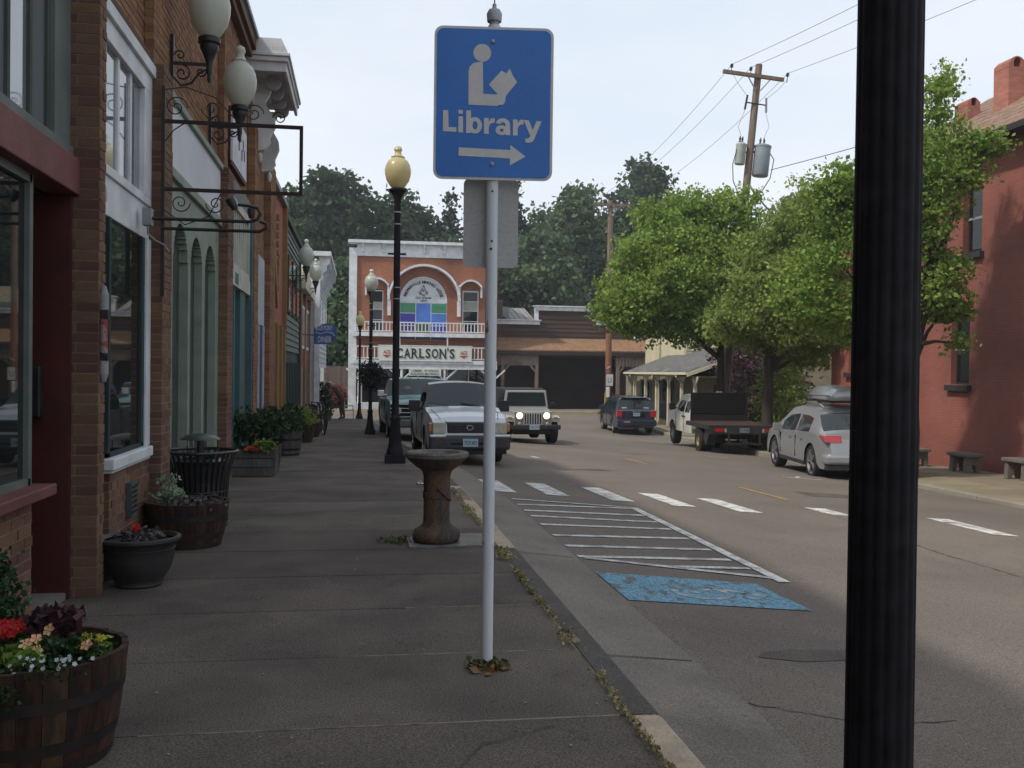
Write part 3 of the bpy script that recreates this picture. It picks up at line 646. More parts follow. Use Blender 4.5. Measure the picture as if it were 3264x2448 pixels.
# BUILDING C salmon and ochre
Cc = thing('salmon_ochre_building', 'salmon stucco building with ochre wooden lower front and carved trim, beyond white cornice', 'building', (-1.9, 22.7, -.2))
pc = lambda n, b, m, par=None, **k: part(n, b, m, par or Cc, None, True, **k)
pc('wall', B(-12, -1.93, 20.92, 24.45, -.6, 5.5), SALMON)
pc('coping', B(-12, -1.82, 20.92, 24.45, 5.5, 5.62), GREYM)
for a, c in ((20.95, 21.25), (22.1, 22.35), (23.3, 23.55), (24.2, 24.45)): pc('ochre_post', B(-1.95, -1.84, a, c, -.4, 2.55), YELLOW)
pc('ochre_panel', B(-1.95, -1.9, 20.95, 24.45, -.4, 2.5), YELLOW); pc('corner_board', B(-1.95, -1.82, 24.3, 24.46, 2.5, 5.5), YELLOW)
b = MB(); b.prism([(21.6, 4.2), (22.5, 2.9), (23.4, 4.2), (23.1, 4.2), (22.5, 3.4), (21.9, 4.2)], -1.93, -1.88, 'yz'); pc('carved_trim', b, YELLOW)
for k in range(9): pc('trim_block', B(-1.93, -1.86, 22.42, 22.58, 3.3+k*.2, 3.42+k*.2), YELLOW)
# BUILDING D green-grey clapboard
Dd = thing('green_clapboard_building', 'grey green clapboard building with dark windows and dark green shopfront on the left', 'building', (-1.9, 27.5, -.3))
pd = lambda n, b, m, par=None, **k: part(n, b, m, par or Dd, None, True, **k)
CLAP = mat('grey_green_clapboard', (0.155, 0.19, 0.165), (0.125, 0.155, 0.135), 2, .7, island=.08)
pd('wall', B(-12, -1.95, 24.47, 30.7, -.7, 5.3), mat('dark_green_paint', (0.028, 0.04, 0.034), (0.04, 0.055, 0.045), 3, .6))
pd('coping', B(-12, -1.84, 24.47, 30.75, 5.3, 5.44), mat('dark_green_paint', (0.028, 0.04, 0.034), None))
z = 2.0
while z < 5.25:
    b = MB(); b.prism([(-1.95, z), (-1.90, z), (-1.93, z+.16), (-1.95, z+.16)], 24.75, 30.55, 'xz'); pd('clapboard', b, CLAP); z += .165
pd('corner_board', B(-1.95, -1.86, 24.47, 24.72, -.4, 5.3).box(-1.95, -1.86, 30.55, 30.75, -.6, 5.3), mat('dark_green_paint', (0.028, 0.04, 0.034), None))
for a in (25.6, 27.2, 28.8):
    f = pd('window', B(-1.93, -1.87, a, a+.95, 3.0, 4.5), mat('dark_green_paint', (0.028, 0.04, 0.034), None)); pd('pane', B(-1.869, -1.865, a+.08, a+.87, 3.08, 4.42), GLASSD, par=f)
pd('shop_front', B(-1.95, -1.89, 24.75, 30.5, -.6, 1.7), mat('very_dark_green', (0.022, 0.03, 0.028), (0.05, 0.06, 0.06), 2, .5))
for k in range(9): pd('board', B(-1.89, -1.86, 25+k*.62, 25.12+k*.62, -.6, 1.7), mat('dark_green_paint', (0.028, 0.04, 0.034), None))
# BUILDING E small salmon shop with cream curved parapet
Ee = thing('cream_parapet_shop', 'narrow brown pink shop with cream scrolled parapet between green clapboard and white buildings', 'building', (-1.9, 33.5, -.4))
pe = lambda n, b, m, par=None, **k: part(n, b, m, par or Ee, None, True, **k)
PB = mat('dusty_pink', (0.24, 0.13, 0.11), (0.19, 0.11, 0.095), 2, .8)
pe('wall', B(-12, -1.95, 30.77, 36.9, -.8, 4.3), PB)
b = MB(); b.prism([(31, 4.3), (36.6, 4.3), (36.4, 4.75), (35.6, 4.8), (35.2, 5.2), (34.2, 5.45), (33.2, 5.45), (32.4, 5.2), (32.0, 4.8), (31.2, 4.75)], -2.1, -1.85, 'yz'); pe('parapet', b, CREAM)
pe('cornice', B(-2.1, -1.72, 30.8, 36.8, 4.05, 4.3), CREAM)
for a in (31.1, 33.3, 36.3): pe('pilaster', B(-1.95, -1.86, a, a+.35, -.7, 4.05), mat('orange_brown_post', (0.30, .16, .09), None))
for a in (31.7, 34.2):
    f = pe('window', B(-1.95, -1.88, a, a+1.3, 2.2, 3.6), WHITE); pe('pane', B(-1.879, -1.875, a+.1, a+1.2, 2.3, 3.5), GLASSD, par=f)
pe('shop_window', B(-1.95, -1.9, 31.6, 36.0, -.1, 1.6), GLASSD)
# BUILDING F white
Ff = thing('white_bracketed_building', 'white clapboard building with bracketed roof cornice at the far corner of left row', 'building', (-1.7, 41, -.6))
pf = lambda n, b, m, par=None, **k: part(n, b, m, par or Ff, None, True, **k)
WSID = mat('white_siding', (0.50, 0.52, 0.54), (0.42, 0.44, 0.46), 2, .7)
pf('wall', B(-12, -1.60, 37.0, 45, -1, 5.6), WSID)
z = -.6
while z < 5.4:
    b = MB(); b.prism([(-1.60, z), (-1.565, z), (-1.59, z+.19), (-1.60, z+.19)], 37.2, 44.9, 'xz'); pf('clapboard', b, WSID)
    if z > 2: 
        b = MB(); b.prism([(37.0, z), (36.965, z), (36.99, z+.19), (37.0, z+.19)], -2.2, -1.62, 'yz'); pf('clapboard', b, WSID)
    z += .2
pf('corner_board', B(-1.75, -1.55, 36.94, 37.15, -1, 5.6), WHITE)
cn = pf('cornice', B(-12, -1.15, 36.8, 45.1, 5.78, 5.95), WHITE)
for k in range(5):
    yk = 37.0+k*1.9; b = MB(); b.prism([(-1.6, 5.78), (-1.17, 5.78), (-1.2, 5.5), (-1.32, 5.42), (-1.3, 5.25), (-1.45, 5.15), (-1.44, 4.9), (-1.6, 4.75)], yk, yk+.2, 'xz'); pf('bracket', b, WHITE, par=cn)
for a in (38, 40.5, 43):
    f = pf('window', B(-1.6, -1.55, a, a+.9, 2.6, 4.2), WHITE); pf('pane', B(-1.549, -1.545, a+.1, a+.8, 2.7, 4.1), GLASSD, par=f)
pf('shop_window', B(-1.6, -1.55, 37.6, 44.2, -.2, 1.6), GLASSD)

# ================================================================== LIBRARY SIGN
def rrect(w_, h_, r, n=6, cx=0, cy=0):
    pts = []
    for (sx, sy, a0) in ((1, 1, 0), (-1, 1, 90), (-1, -1, 180), (1, -1, 270)):
        for k in range(n+1):
            a = R(a0+90*k/n); pts.append((cx+sx*(w_/2-r)+r*math.cos(a), cy+sy*(h_/2-r)+r*math.sin(a)))
    return pts
def fit_text(name, s, w_, h_, m, parent, loc, rot=(math.pi/2, 0, 0), depth=.001, bold=.0, spacing=1.0):
    me = text_mesh(s, 1.0, depth, bold, m, spacing)
    co = np.zeros(len(me.vertices)*3); me.vertices.foreach_get('co', co); co = co.reshape(-1, 3)
    mn, mxx = co.min(0), co.max(0)
    cap = mxx[1]-mn[1]; co[:, 0] = (co[:, 0]-(mn[0]+mxx[0])/2)*w_/(mxx[0]-mn[0]); co[:, 1] = (co[:, 1]-mn[1])*h_/cap
    me.vertices.foreach_set('co', co.ravel()); me.update()
    o = link(name, me, parent, loc); o.rotation_euler = rot; return o
POSTW = bpy.data.materials.new('white_rusting_post'); POSTW.use_nodes = True
def rusty(m, base, th=.66, sc=26):
    t = m.node_tree; b = t.nodes['Principled BSDF']; L = t.links.new; co = t.nodes.new('ShaderNodeTexCoord'); n = t.nodes.new('ShaderNodeTexNoise')
    mp = t.nodes.new('ShaderNodeMapping'); mp.inputs['Scale'].default_value = (1, 1, .35); L(co.outputs['Object'], mp.inputs[0])
    n.inputs['Scale'].default_value = sc; n.inputs['Detail'].default_value = 4; L(mp.outputs[0], n.inputs[0])
    r = t.nodes.new('ShaderNodeMapRange'); r.inputs[1].default_value = th; r.inputs[2].default_value = th+.06; L(n.outputs[0], r.inputs[0])
    n2 = t.nodes.new('ShaderNodeTexNoise'); n2.inputs['Scale'].default_value = 4; L(co.outputs['Object'], n2.inputs[0])
    m0 = t.nodes.new('ShaderNodeMix'); m0.data_type = 'RGBA'; L(n2.outputs[0], m0.inputs[0]); m0.inputs[6].default_value = (*base, 1); m0.inputs[7].default_value = (*[v*.8 for v in base], 1)
    m1 = t.nodes.new('ShaderNodeMix'); m1.data_type = 'RGBA'; L(r.outputs[0], m1.inputs[0]); L(m0.outputs[2], m1.inputs[6]); m1.inputs[7].default_value = (.14, .07, .04, 1)
    L(m1.outputs[2], b.inputs['Base Color']); b.inputs['Roughness'].default_value = .45
rusty(POSTW, (.62, .65, .69))
SIGNB = mat('sign_blue', (0.013, 0.15, 0.52), (0.011, 0.13, 0.46), 3, 0.32, grain=.03, spec=.5)
SIGNW = mat('sign_reflective_white', (0.58, 0.565, 0.56), (0.53, 0.52, 0.51), 5, 0.45, grain=.03)
ls = thing('library_sign', 'blue and white Library sign with reader symbol and right arrow on a white post', 'sign', (.66, 4.95, 0), R(-6))
post = part('post', MB().lathe([(.0305, -.1), (.0305, 3.31)], 24), POSTW, ls, smooth=40)
part('rust_hole', MB().sphere((0, -.0305, 2.455), .006, n=8, m=6).sphere((0, -.0305, 2.20), .006, n=8, m=6).sphere((-.003, -.0305, 2.16), .007, n=8, m=6), RUST, post)
part('rust_collar', MB().lathe([(.036, -.01), (.036, .02), (.031, .035)], 16), RUST, post)
pl = part('sign_panel', MB().prism(rrect(.61, .78, .045), -.040, -.037, 'xz').xf(Matrix.Translation((0, 0, 2.900))), SIGNW, ls)
part('blue_field', MB().prism(rrect(.583, .753, .035), -.0425, -.0405, 'xz').xf(Matrix.Translation((0, 0, 2.900))), SIGNB, pl)
sc_ = .000862
def SP(cx, cy): return ((cx-432+(cy-622)*.018)*sc_, 2.900+(622-cy-(cx-428)*.012)*sc_)
b = MB(); hx_, hz_ = SP(367, 327)
b.prism([(hx_+.0455*math.cos(2*math.pi*k/28), hz_+.0455*math.sin(2*math.pi*k/28)) for k in range(28)], -.0445, -.043, 'xz')
body = [(283, 635), (285, 440), (292, 412), (310, 392), (335, 382), (370, 380), (370, 568), (440, 570), (457, 567), (405, 512), (480, 427), (497, 436), (508, 443), (530, 412), (545, 450), (572, 492), (505, 576), (500, 612), (488, 628), (465, 630), (455, 637)]
b2 = MB(); b2.prism([SP(*q) for q in body], -.0445, -.043, 'xz')
part('reader_symbol', b, SIGNW, pl); part('reader_symbol', b2, SIGNW, pl)
part('arrow', MB().prism([SP(*q) for q in ((225, 890), (530, 895), (530, 865), (620, 930), (527, 985), (527, 945), (222, 938))], -.0445, -.043, 'xz'), SIGNW, pl)
_d = [0]
def glyph(polys, rings=()):
    b = MB()
    for q in polys: _d[0] += 1; b.prism([SP(*p) for p in q], -.0443-.00006*(_d[0] % 5), -.043, 'xz')
    for (cx, cy, ro, so, ri, si, a0, a1) in rings:
        _d[0] += 1; dd = -.0443-.00006*(_d[0] % 5); n = 26
        for k in range(n):
            A_, B_ = R(a0+(a1-a0)*k/n), R(a0+(a1-a0)*(k+1)/n)
            q = [(cx+ri*math.cos(A_), cy-si*math.sin(A_)), (cx+ro*math.cos(A_), cy-so*math.sin(A_)), (cx+ro*math.cos(B_), cy-so*math.sin(B_)), (cx+ri*math.cos(B_), cy-si*math.sin(B_))]
            b.prism([SP(*p) for p in q], dd, -.043, 'xz')
    return part('letter', b, SIGNW, pl)
glyph([[(133, 673), (163, 673), (165, 772), (211, 772), (211, 799), (131, 797)]])
glyph([[(224, 706), (250, 706), (250, 801), (222, 801)], [(224, 668), (250, 668), (250, 691), (224, 691)]])
glyph([[(270, 669), (298, 669), (298, 803), (268, 803)]], [(321, 756, 41, 49, 15, 25, 0, 360)])
glyph([[(375, 710), (402, 710), (402, 804), (374, 804)], [(401, 735), (412, 717), (425, 709), (438, 710), (438, 737), (422, 738), (408, 748), (401, 768)]])
glyph([[(502, 742), (529, 745), (530, 807), (504, 807)]], [(479, 779, 37, 29, 11, 10, 0, 360), (487, 746, 42, 38, 15, 15, 0, 168)])
glyph([[(547, 713), (574, 713), (574, 807), (546, 807)], [(573, 738), (584, 720), (597, 712), (609, 713), (609, 740), (594, 741), (580, 751), (573, 771)]])
glyph([[(609, 714), (641, 715), (666, 778), (652, 812)], [(687, 717), (717, 718), (672, 826), (660, 842), (640, 848), (619, 846), (620, 824), (636, 823), (648, 812)]])
for q in ((430, 258), (420, 980)):
    x_, z_ = SP(*q); part('bolt', MB().lathe([(.011, -.043), (.011, -.047), (.006, -.051)], 10, (x_, 0, z_), 'y'), GALV, pl)
part('back_plate', MB().prism(rrect(.285, .46, .03), .036, .039, 'xz').xf(Matrix.Translation((-.005, 0, 2.30))), mat('plate_back_grey', (.40, .395, .39), (.36, .355, .35), 3, .5), ls)
part('post_cap', MB().lathe([(.024, 3.31), (.026, 3.325), (.037, 3.33), (.040, 3.37), (.030, 3.39), (.012, 3.395), (.010, 3.42), (.004, 3.425)], 16), GALV, ls, smooth=40)
part('cap_wire', MB().tube([(0, 0, 3.41), (.004, 0, 3.6), (0, 0, 4.2)], .0035, 6), IRON, ls)

# ================================================================== STREET LAMPS
GLOBE = mat('lamp_globe', (0.62, 0.64, 0.57), (0.55, 0.57, 0.50), 3, .28, spec=.5, grain=.02, trans=.35)
GLOBEY = mat('yellowed_lamp_globe', (0.74, 0.65, 0.36), (0.66, 0.58, 0.33), 3, .28, spec=.5, grain=.02, trans=.4)
LAMPBK = mat('lamp_black_paint', (0.010, 0.0095, 0.013), (0.015, 0.013, 0.016), 9, .7, bump=.4, bscale=22, grain=.25, spec=.2, stain=(3, .3))
GPROF = [(.095, 0), (.14, .05), (.20, .14), (.228, .25), (.232, .33), (.21, .42), (.17, .49), (.125, .52), (.11, .545), (.125, .555), (.09, .57), (.06, .61), (.055, .65), (.075, .68), (.06, .73), (.02, .75)]
def street_lamp(loc, label, globe, detail=False, sc=1.0):
    t = thing('street_lamp', label, 'street lamp', loc, 0, 'black acorn street lamps along the left kerb'); t.scale = (sc,)*3
    b = B(-.18, .18, -.18, .18, -.03, .15).lathe([(.155, .15), (.15, .22), (.125, .27), (.125, .3), (.115, .34)], 24).lathe([(.115, .34), (.085, .74), (.1, .76), (.1, .8), (.07, .84)], 48, flute=12, fd=.012)
    part('base', b, LAMPBK, t, smooth=35)
    part('pole', MB().lathe([(.064, .82), (.058, 4.2)], 128 if detail else 48, flute=16, fd=.003), LAMPBK, t, smooth=70)
    for z_ in (2.9, 3.1, 4.22, 4.43): part('band', MB().lathe([(.066, z_), (.068, z_+.01), (.066, z_+.02)], 24), GALV, t)
    part('banner_arm', B(-.16, .16, -.02, .02, 3.69, 3.72), LAMPBK, t)
    part('capital', MB().lathe([(.056, 4.2), (.056, 4.6), (.075, 4.7), (.11, 4.78), (.15, 4.82), (.15, 4.85), (.1, 4.87)], 32), LAMPBK, t, smooth=35)
    g = MB().lathe(GPROF, 28); g.xf(Matrix.Translation((0, 0, 4.86))); part('globe', g, globe, t, smooth=50)
    return t
street_lamp((1.005, 1.74, -.13), 'nearest black fluted lamp pole in the right foreground, top out of frame', GLOBE, True)
street_lamp((.61, 17.24, zl(17.2)), 'black street lamp with yellowed globe left of the library sign', GLOBEY)
street_lamp((.28, 28.85, zl(28.9)), 'street lamp with dark hanging flower basket on its pole', GLOBE, sc=.87)
street_lamp((-.06, 44.81, zl(44.8)), 'farthest street lamp, small, near the pedestrian by the corner', GLOBEY, sc=.88)
hb = thing('hanging_basket', 'dark leafy hanging basket strapped to second street lamp pole', 'plant', (.28, 28.85, 1.1))
part('basket', MB().lathe([(.05, .0), (.2, .1), (.28, .25)], 16), IRON, hb); g = np.random.default_rng(11)
link('foliage', leafmesh('foliage', clumps([(0, 0, .28, .3, .3, .36)], 260, 9, .06, 5, .5), .06, mat('dark_basket_leaves', (0.012, 0.016, 0.012), (0.02, 0.022, 0.016), 9, .8, island=.3), seed=5), hb)
bx = thing('speaker_box', 'small black box clamped under the globe of second street lamp', 'box', (.28, 28.85, zl(28.9)+3.92)); part('box', B(-.02, .32, -.22, -.1, 0, .3), BLACK, bx, bevel=.01)

# ================================================================== IRONWORK
def spiral(c, r0, turns, start, plane='xz', dirn=1, n=30, r1=.12):
    pts = []
    for k in range(n+1):
        u = k/n; a = start+dirn*turns*2*math.pi*u; r = r0*(1-u)+r0*r1*u
        pts.append((c[0]+r*math.cos(a), c[1], c[2]+r*math.sin(a)))
    return pts
def wall_lamp(loc, label, sc=1.0, grp='globe lamps on scrolled iron brackets along the facades'):
    t = thing('wall_lamp', label, 'wall lamp', loc, 0, grp); t.scale = (sc,)*3
    b = B(0, .03, -.02, .02, -.30, .30).bar((.02, 0, .02), (.36, 0, .02), .028)
    part('bracket', b, BLACK, t)
    s_ = MB().tube(spiral((.11, 0, -.075), .085, 1.4, R(90), dirn=-1), .009, 6).tube([(.03, 0, -.12), (.10, 0, -.2), (.2, 0, -.17), (.27, 0, -.07), (.34, 0, -.03)], .011, 6).tube(spiral((.29, 0, -.055), .05, 1.3, R(0), dirn=-1), .008, 6).tube(spiral((.09, 0, .1), .055, 1.2, R(180), dirn=-1), .008, 6)
    part('scrollwork', s_, BLACK, t, smooth=50)
    part('holder', MB().lathe([(.006, -.16), (.022, -.13), (.018, -.09), (.03, -.05), (.03, .0), (.035, .05), (.065, .13), (.095, .19), (.085, .22), (.11, .235), (.11, .28), (.08, .3)], 20, (.37, 0, 0)), BLACK, t, smooth=45)
    g = MB().lathe([(r*.88, z_) for r, z_ in GPROF], 28, (.37, 0, .29)); part('globe', g, GLOBE, t, smooth=50)
    return t
wall_lamp((-1.9, 10.05, 4.54), 'nearest wall lamp, its globe cut by the top edge of the photo')
wall_lamp((-1.9, 12.5, 4.52), 'second wall lamp, whole pale globe above the empty iron sign frame')
wall_lamp((-1.9, 27.4, 4.1), 'wall lamp on the grey green clapboard building')
wall_lamp((-1.9, 33.0, 4.2), 'wall lamp beyond green building, globe against the white building')
fr_ = thing('iron_sign_frame', 'empty rectangular wrought iron sign frame with scrolls projecting over the sidewalk', 'sign frame', (-1.735, 8.8, 3.0))
part('wall_bar', B(0, .03, -.015, .015, -.85, .98), IRON, fr_)
part('frame', B(0, 1.2, -.013, .013, .66, .69).box(0, 1.2, -.013, .013, .07, .1).box(1.175, 1.205, -.014, .014, .075, .69), mat('brown_iron', (0.035, 0.022, 0.022), None), fr_)
s_ = MB()
for c, r, st, d in (((.12, 0, .80), .10, 0, 1), ((.42, 0, .80), .09, 180, 1), ((.78, 0, .78), .085, 0, 1), ((1.0, 0, .75), .06, 180, -1), ((.16, 0, -.03), .085, 0, -1), ((.46, 0, -.03), .085, 180, 1)):
    s_.tube(spiral(c, r, 1.6, R(st), dirn=d), .0055, 6)
s_.tube([(.03, 0, .95), (.2, 0, .98), (.45, 0, .9), (.62, 0, .72)], .0055, 6).tube([(.03, 0, -.1), (.2, 0, -.22), (.4, 0, -.14), (.5, 0, .06)], .0055, 6).tube([(.03, 0, .5), (.1, 0, .6), (.2, 0, .67)], .0055, 6)
part('scrollwork', s_, IRON, fr_, smooth=50)['kind'] = 'stuff'
br_ = thing('sign_bracket', 'black double tube bracket with curled end and small spotlights, below the empty frame', 'bracket', (-1.76, 8.42, 2.7))
part('tube', MB().tube([(0, 0, .07), (.82, 0, .07), (.88, 0, .09), (.905, 0, .14), (.88, 0, .19), (.80, 0, .205), (.72, 0, .21)], .014, 8).tube([(.1, 0, -.01), (.9, 0, -.01), (.955, 0, .02), (.955, 0, .06), (.9, 0, .075)], .014, 8), BLACK, br_, smooth=50)
part('spotlight', MB().lathe([(.025, 0), (.04, .06), (.04, .1)], 12, (0, 0, 0)).xf(Matrix.Translation((.70, 0, .17)) @ Matrix.Rotation(R(-30), 4, 'Y')), BLACK, br_, smooth=40)
part('spotlight', MB().lathe([(.02, 0), (.032, .05), (.032, .08)], 12, (.83, 0, .10)), BLACK, br_, smooth=40)
part('junction_box', B(-.04, .03, -.05, .05, .01, .15), GREYM, br_); part('conduit', MB().tube([(0, -.03, .01), (.0, -.02, -.06), (.05, 0, -.11), (.13, 0, -.15), (.16, .02, -.2)], .008, 6), GREYM, br_)
bp_ = thing('barber_pole', 'small striped red and white barber pole fixed to the nearest brick pillar', 'barber pole', (-1.70, 6.80, 1.45))
part('tube', MB().lathe([(.026, .13), (.026, .45)], 16), mat('barber_stripes', (0.22, 0.05, 0.04), (0.25, 0.2, 0.2), 18, .4, stretch=(1, 1, 1), lo=.47, hi=.53), bp_)
part('end_cap', MB().lathe([(.015, -.02), (.03, .03), (.03, .13)], 16), mat('dull_white_cap', (0.3, 0.3, 0.3), None), bp_); part('end_cap', MB().lathe([(.03, .45), (.03, .56), (.012, .62)], 16), mat('dull_white_cap', (0.3, 0.3, 0.3), None), bp_); part('clamp', B(-.03, .03, -.03, .03, .40, .46), BLACK, bp_); part('clamp', B(-.03, .03, -.03, .03, .12, .17), BLACK, bp_)
vt = thing('vent_grille', 'dark metal vent grille low in brick wall below the white framed window', 'vent', (-1.795, 8.1, .34)); part('grille', B(-.03, .012, -.1, .1, 0, .27), mat('vent_metal', (0.06, 0.075, 0.08), None), vt)
for k in range(6): part('louvre', B(.012, .018, -.085, .085, .03+k*.04, .045+k*.04), BLACK, vt)
# diner sign
BLUES = mat('diner_sign_blue', (0.05, 0.11, 0.30), (0.04, 0.09, 0.25), 3, .6)
ds = thing('diner_sign', 'blue horse head shaped hanging sign reading BLUE PONY DINER near the white building', 'sign', (-1.6, 34, 2.4))
poly = [(.0, .02), (.02, .0), (.62, .0), (.62, .2), (.70, .26), (.74, .24), (.76, .30), (.73, .36), (.76, .48), (.72, .62), (.62, .70), (.50, .72), (.36, .72), (.2, .66), (.05, .56), (.0, .5)]
part('sign_board', MB().prism(poly, -.03, .03, 'xz'), BLUES, ds)
LW = mat('chalk_white_letters', (0.55, 0.58, 0.62), None)
fit_text('lettering', 'BLUE PONY', .56, .17, LW, ds, (.33, -.034, .48), bold=.01); fit_text('lettering', 'DINER', .46, .2, LW, ds, (.35, -.034, .07), bold=.015)
part('mane', MB().tube([(.03, -.032, .42), (.2, -.032, .36), (.4, -.032, .42), (.6, -.032, .4), (.68, -.032, .3)], .012, 6), LW, ds)
part('arm', MB().tube([(-.3, 0, .32), (.0, 0, .32)], .015, 6).tube([(.0, 0, .0), (.0, 0, .6)], .012, 6), BLACK, ds)

# ================================================================== STONE FOUNTAIN
ft = thing('stone_fountain', 'old rusty brown stone pedestal drinking fountain with wide basin near the kerb', 'fountain', (.675, 8.55, 0))
STN = mat('stained_stone', (0.105, 0.062, 0.038), (0.05, 0.042, 0.038), 4.5, .85, bump=1, bscale=45, grain=.25, stretch=(1.6, 1.6, .5), lo=.42, hi=.58)
STG = mat('grey_stone_rim', (0.15, 0.135, 0.12), (0.095, 0.08, 0.065), 9, .9, bump=1, grain=.2)
part('base_plate', B(-.25, .25, -.25, .25, -.01, .018), mat('dull_plate', (.16, .155, .15), (.10, .09, .08), 8, .6), ft); 
part('concrete_pad', B(.13, .52, -.2, .42, -.01, .012), CONC, ft)
part('foot', MB().lathe([(.16, .015), (.2, .03), (.215, .07), (.2, .12), (.15, .155)], 28), STN, ft, smooth=60)
part('column', MB().lathe([(.15, .15), (.122, .18), (.117, .22), (.116, .40), (.124, .405), (.124, .46), (.116, .465), (.12, .6), (.132, .64), (.15, .66)], 28), STN, ft, smooth=40)
part('basin', MB().lathe([(.14, .655), (.17, .67), (.255, .74), (.27, .765)], 12), STN, ft, smooth=30)
part('rim', MB().lathe([(.268, .762), (.282, .77), (.284, .80), (.27, .815), (.22, .81), (.19, .775), (.02, .765)], 12, cap=True), STG, ft, smooth=30)
part('tap', MB().tube([(-.12, 0, .53), (-.17, 0, .535), (-.175, -.0, .515)], .013, 8).box(-.15, -.14, -.03, .03, .545, .555), CHROME, ft)
part('diagonal_strap', MB().tube([(.0, -.128, .50), (.06, -.115, .44), (.115, -.065, .39)], .014, 6), RUST, ft)

# ================================================================== TRASH CAN
tcn = thing('trash_can', 'black slatted steel trash can with domed rain lid beside the half barrel', 'trash can', (-1.53, 9.68, -.005))
sl_ = MB(); pr = [(.265, .03), (.262, .30), (.27, .45), (.30, .60), (.335, .70), (.35, .725)]
for (ra, za), (rb, zb) in zip(pr, pr[1:]): sl_.bar((ra, 0, za), (rb, 0, zb), .030, .006, up=(1, 0, 0))
slm = sl_.mesh('slat', BLACK)
for k in range(34):
    o = link('slat', slm, tcn); o.rotation_euler = (0, 0, 2*math.pi*k/34)
def torus(R_, r, z_, n=36, m=8):
    b = MB(); b.v = [((R_+r*math.cos(2*math.pi*j/m))*math.cos(2*math.pi*i/n), (R_+r*math.cos(2*math.pi*j/m))*math.sin(2*math.pi*i/n), z_+r*math.sin(2*math.pi*j/m)) for i in range(n) for j in range(m)]
    b.f = [(i*m+j, ((i+1) % n)*m+j, ((i+1) % n)*m+(j+1) % m, i*m+(j+1) % m) for i in range(n) for j in range(m)]; return b
GLB = mat('glossy_black_steel', (0.012, 0.012, 0.014), (0.018, .018, .02), 9, .3, spec=.5)
part('rim', torus(.352, .016, .73), GLB, tcn, smooth=60); part('ring', torus(.262, .009, .35), BLACK, tcn, smooth=60); part('ring', torus(.266, .012, .04), BLACK, tcn, smooth=60)
part('liner', MB().lathe([(.235, .02), (.235, .64)], 24), UNDER, tcn)
part('lid', MB().lathe([(.19, .845), (.185, .855), (.13, .885), (.05, .90), (.005, .902)], 32).lathe([(.03, .60), (.035, .845)], 12).lathe([(.235, .64), (.19, .66), (.16, .66)], 24, cap=False), mat('lid_grey_black', (0.035, 0.035, 0.04), None, 3, .4, spec=.5), tcn, smooth=35)
for k in range(3): part('lid_rod', MB().tube([(.175*math.cos(2.1*k+.4), .175*math.sin(2.1*k+.4), .64), (.165*math.cos(2.1*k+.4), .165*math.sin(2.1*k+.4), .86)], .006, 6), BLACK, tcn)

# ================================================================== BARRELS AND PLANTERS
def half_barrel(name, label, loc, rt_, rb_, h, n=24, m=STAVE, group='half barrel planters'):
    t = thing(name, label, 'planter', loc, 0, group)
    sv = MB(); hw = math.pi/n*.975; rows = [(rb_, 0), (rb_+(rt_-rb_)*.6, h*.45), (rt_, h)]
    for r, z_ in rows:
        for rr in (r-.025, r): sv.v += [(rr*math.cos(-hw), rr*math.sin(-hw), z_), (rr*math.cos(hw), rr*math.sin(hw), z_)]
    for i in range(2):
        a = i*4; sv.f += [(a+2, a+3, a+7, a+6), (a+1, a, a+4, a+5), (a, a+2, a+6, a+4), (a+3, a+1, a+5, a+7)]
    sv.f += [(0, 1, 3, 2), (8, 10, 11, 9)]; sm = sv.mesh('stave', m)
    for k in range(n):
        o = link('stave', sm, t); o.rotation_euler = (0, 0, 2*math.pi*k/n); o.scale = (1, 1, 1+random.uniform(-.012, .012))
    for z_, wd in ((h*.62, .045), (h*.22, .045), (h*.02, .03)):
        f = lambda q: rb_+(rt_-rb_)*(q/h*.6/.45 if q < h*.45 else .6+.4*(q/h-.45)/.55)+.004
        part('hoop', MB().lathe([(f(z_)-.004, z_), (f(z_), z_), (f(z_+wd), z_+wd), (f(z_+wd)-.004, z_+wd)], 40), HOOP, t, smooth=40)
    part('soil', MB().lathe([(.001, h-.05), (rt_-.03, h-.06)], 24, cap=False), SOIL, t)
    return t
half_barrel('half_barrel_planter', 'big dark wooden half barrel planter of mixed flowers in the lower left corner', (-1.26, 4.02, 0), .35, .285, .42)
half_barrel('half_barrel_planter', 'reddish half barrel planter in front of the black trash can', (-1.47, 8.66, 0), .35, .28, .385)
GWD = mat('grey_weathered_wood', (0.10, 0.095, 0.095), (0.06, 0.055, 0.052), 6, .85, stretch=(5, 5, 1), island=.2)
half_barrel('half_barrel_planter', 'grey weathered tub planter just past the low wooden box planter', (-1.42, 19.4, zl(19.4)), .30, .24, .48, m=GWD)
for i, (x_, y_, l_) in enumerate(((-1.42, 24.3, 'brown tub planter, third from near among the far row of tubs'), (-1.38, 27.2, 'brown tub planter next before the parked bicycle'), (-1.3, 31.0, 'brown tub planter just past the parked bicycle'))):
    half_barrel('half_barrel_planter', l_, (x_, y_, zl(y_)), .30, .25, .42, n=16)
def bush(name, label, loc, blobs, nc, nl, cr, size, m, seed, cat='plant', group=None, stem=True):
    t = thing(name, label, cat, loc, 0, group)
    if stem:
        b = MB()
        for i in range(4): bl = blobs[i % len(blobs)]; b.tube([(0, 0, -.03), (bl[0]*.5, bl[1]*.5, bl[2]*.5), (bl[0], bl[1], bl[2])], [.006, .005, .003], 5)
        part('stem', b, mat('green_stem', (0.07, 0.09, 0.03), None), t)
    link('foliage', leafmesh('foliage', clumps(blobs, nc, nl, cr, seed, .4), size, m, seed=seed), t); return t
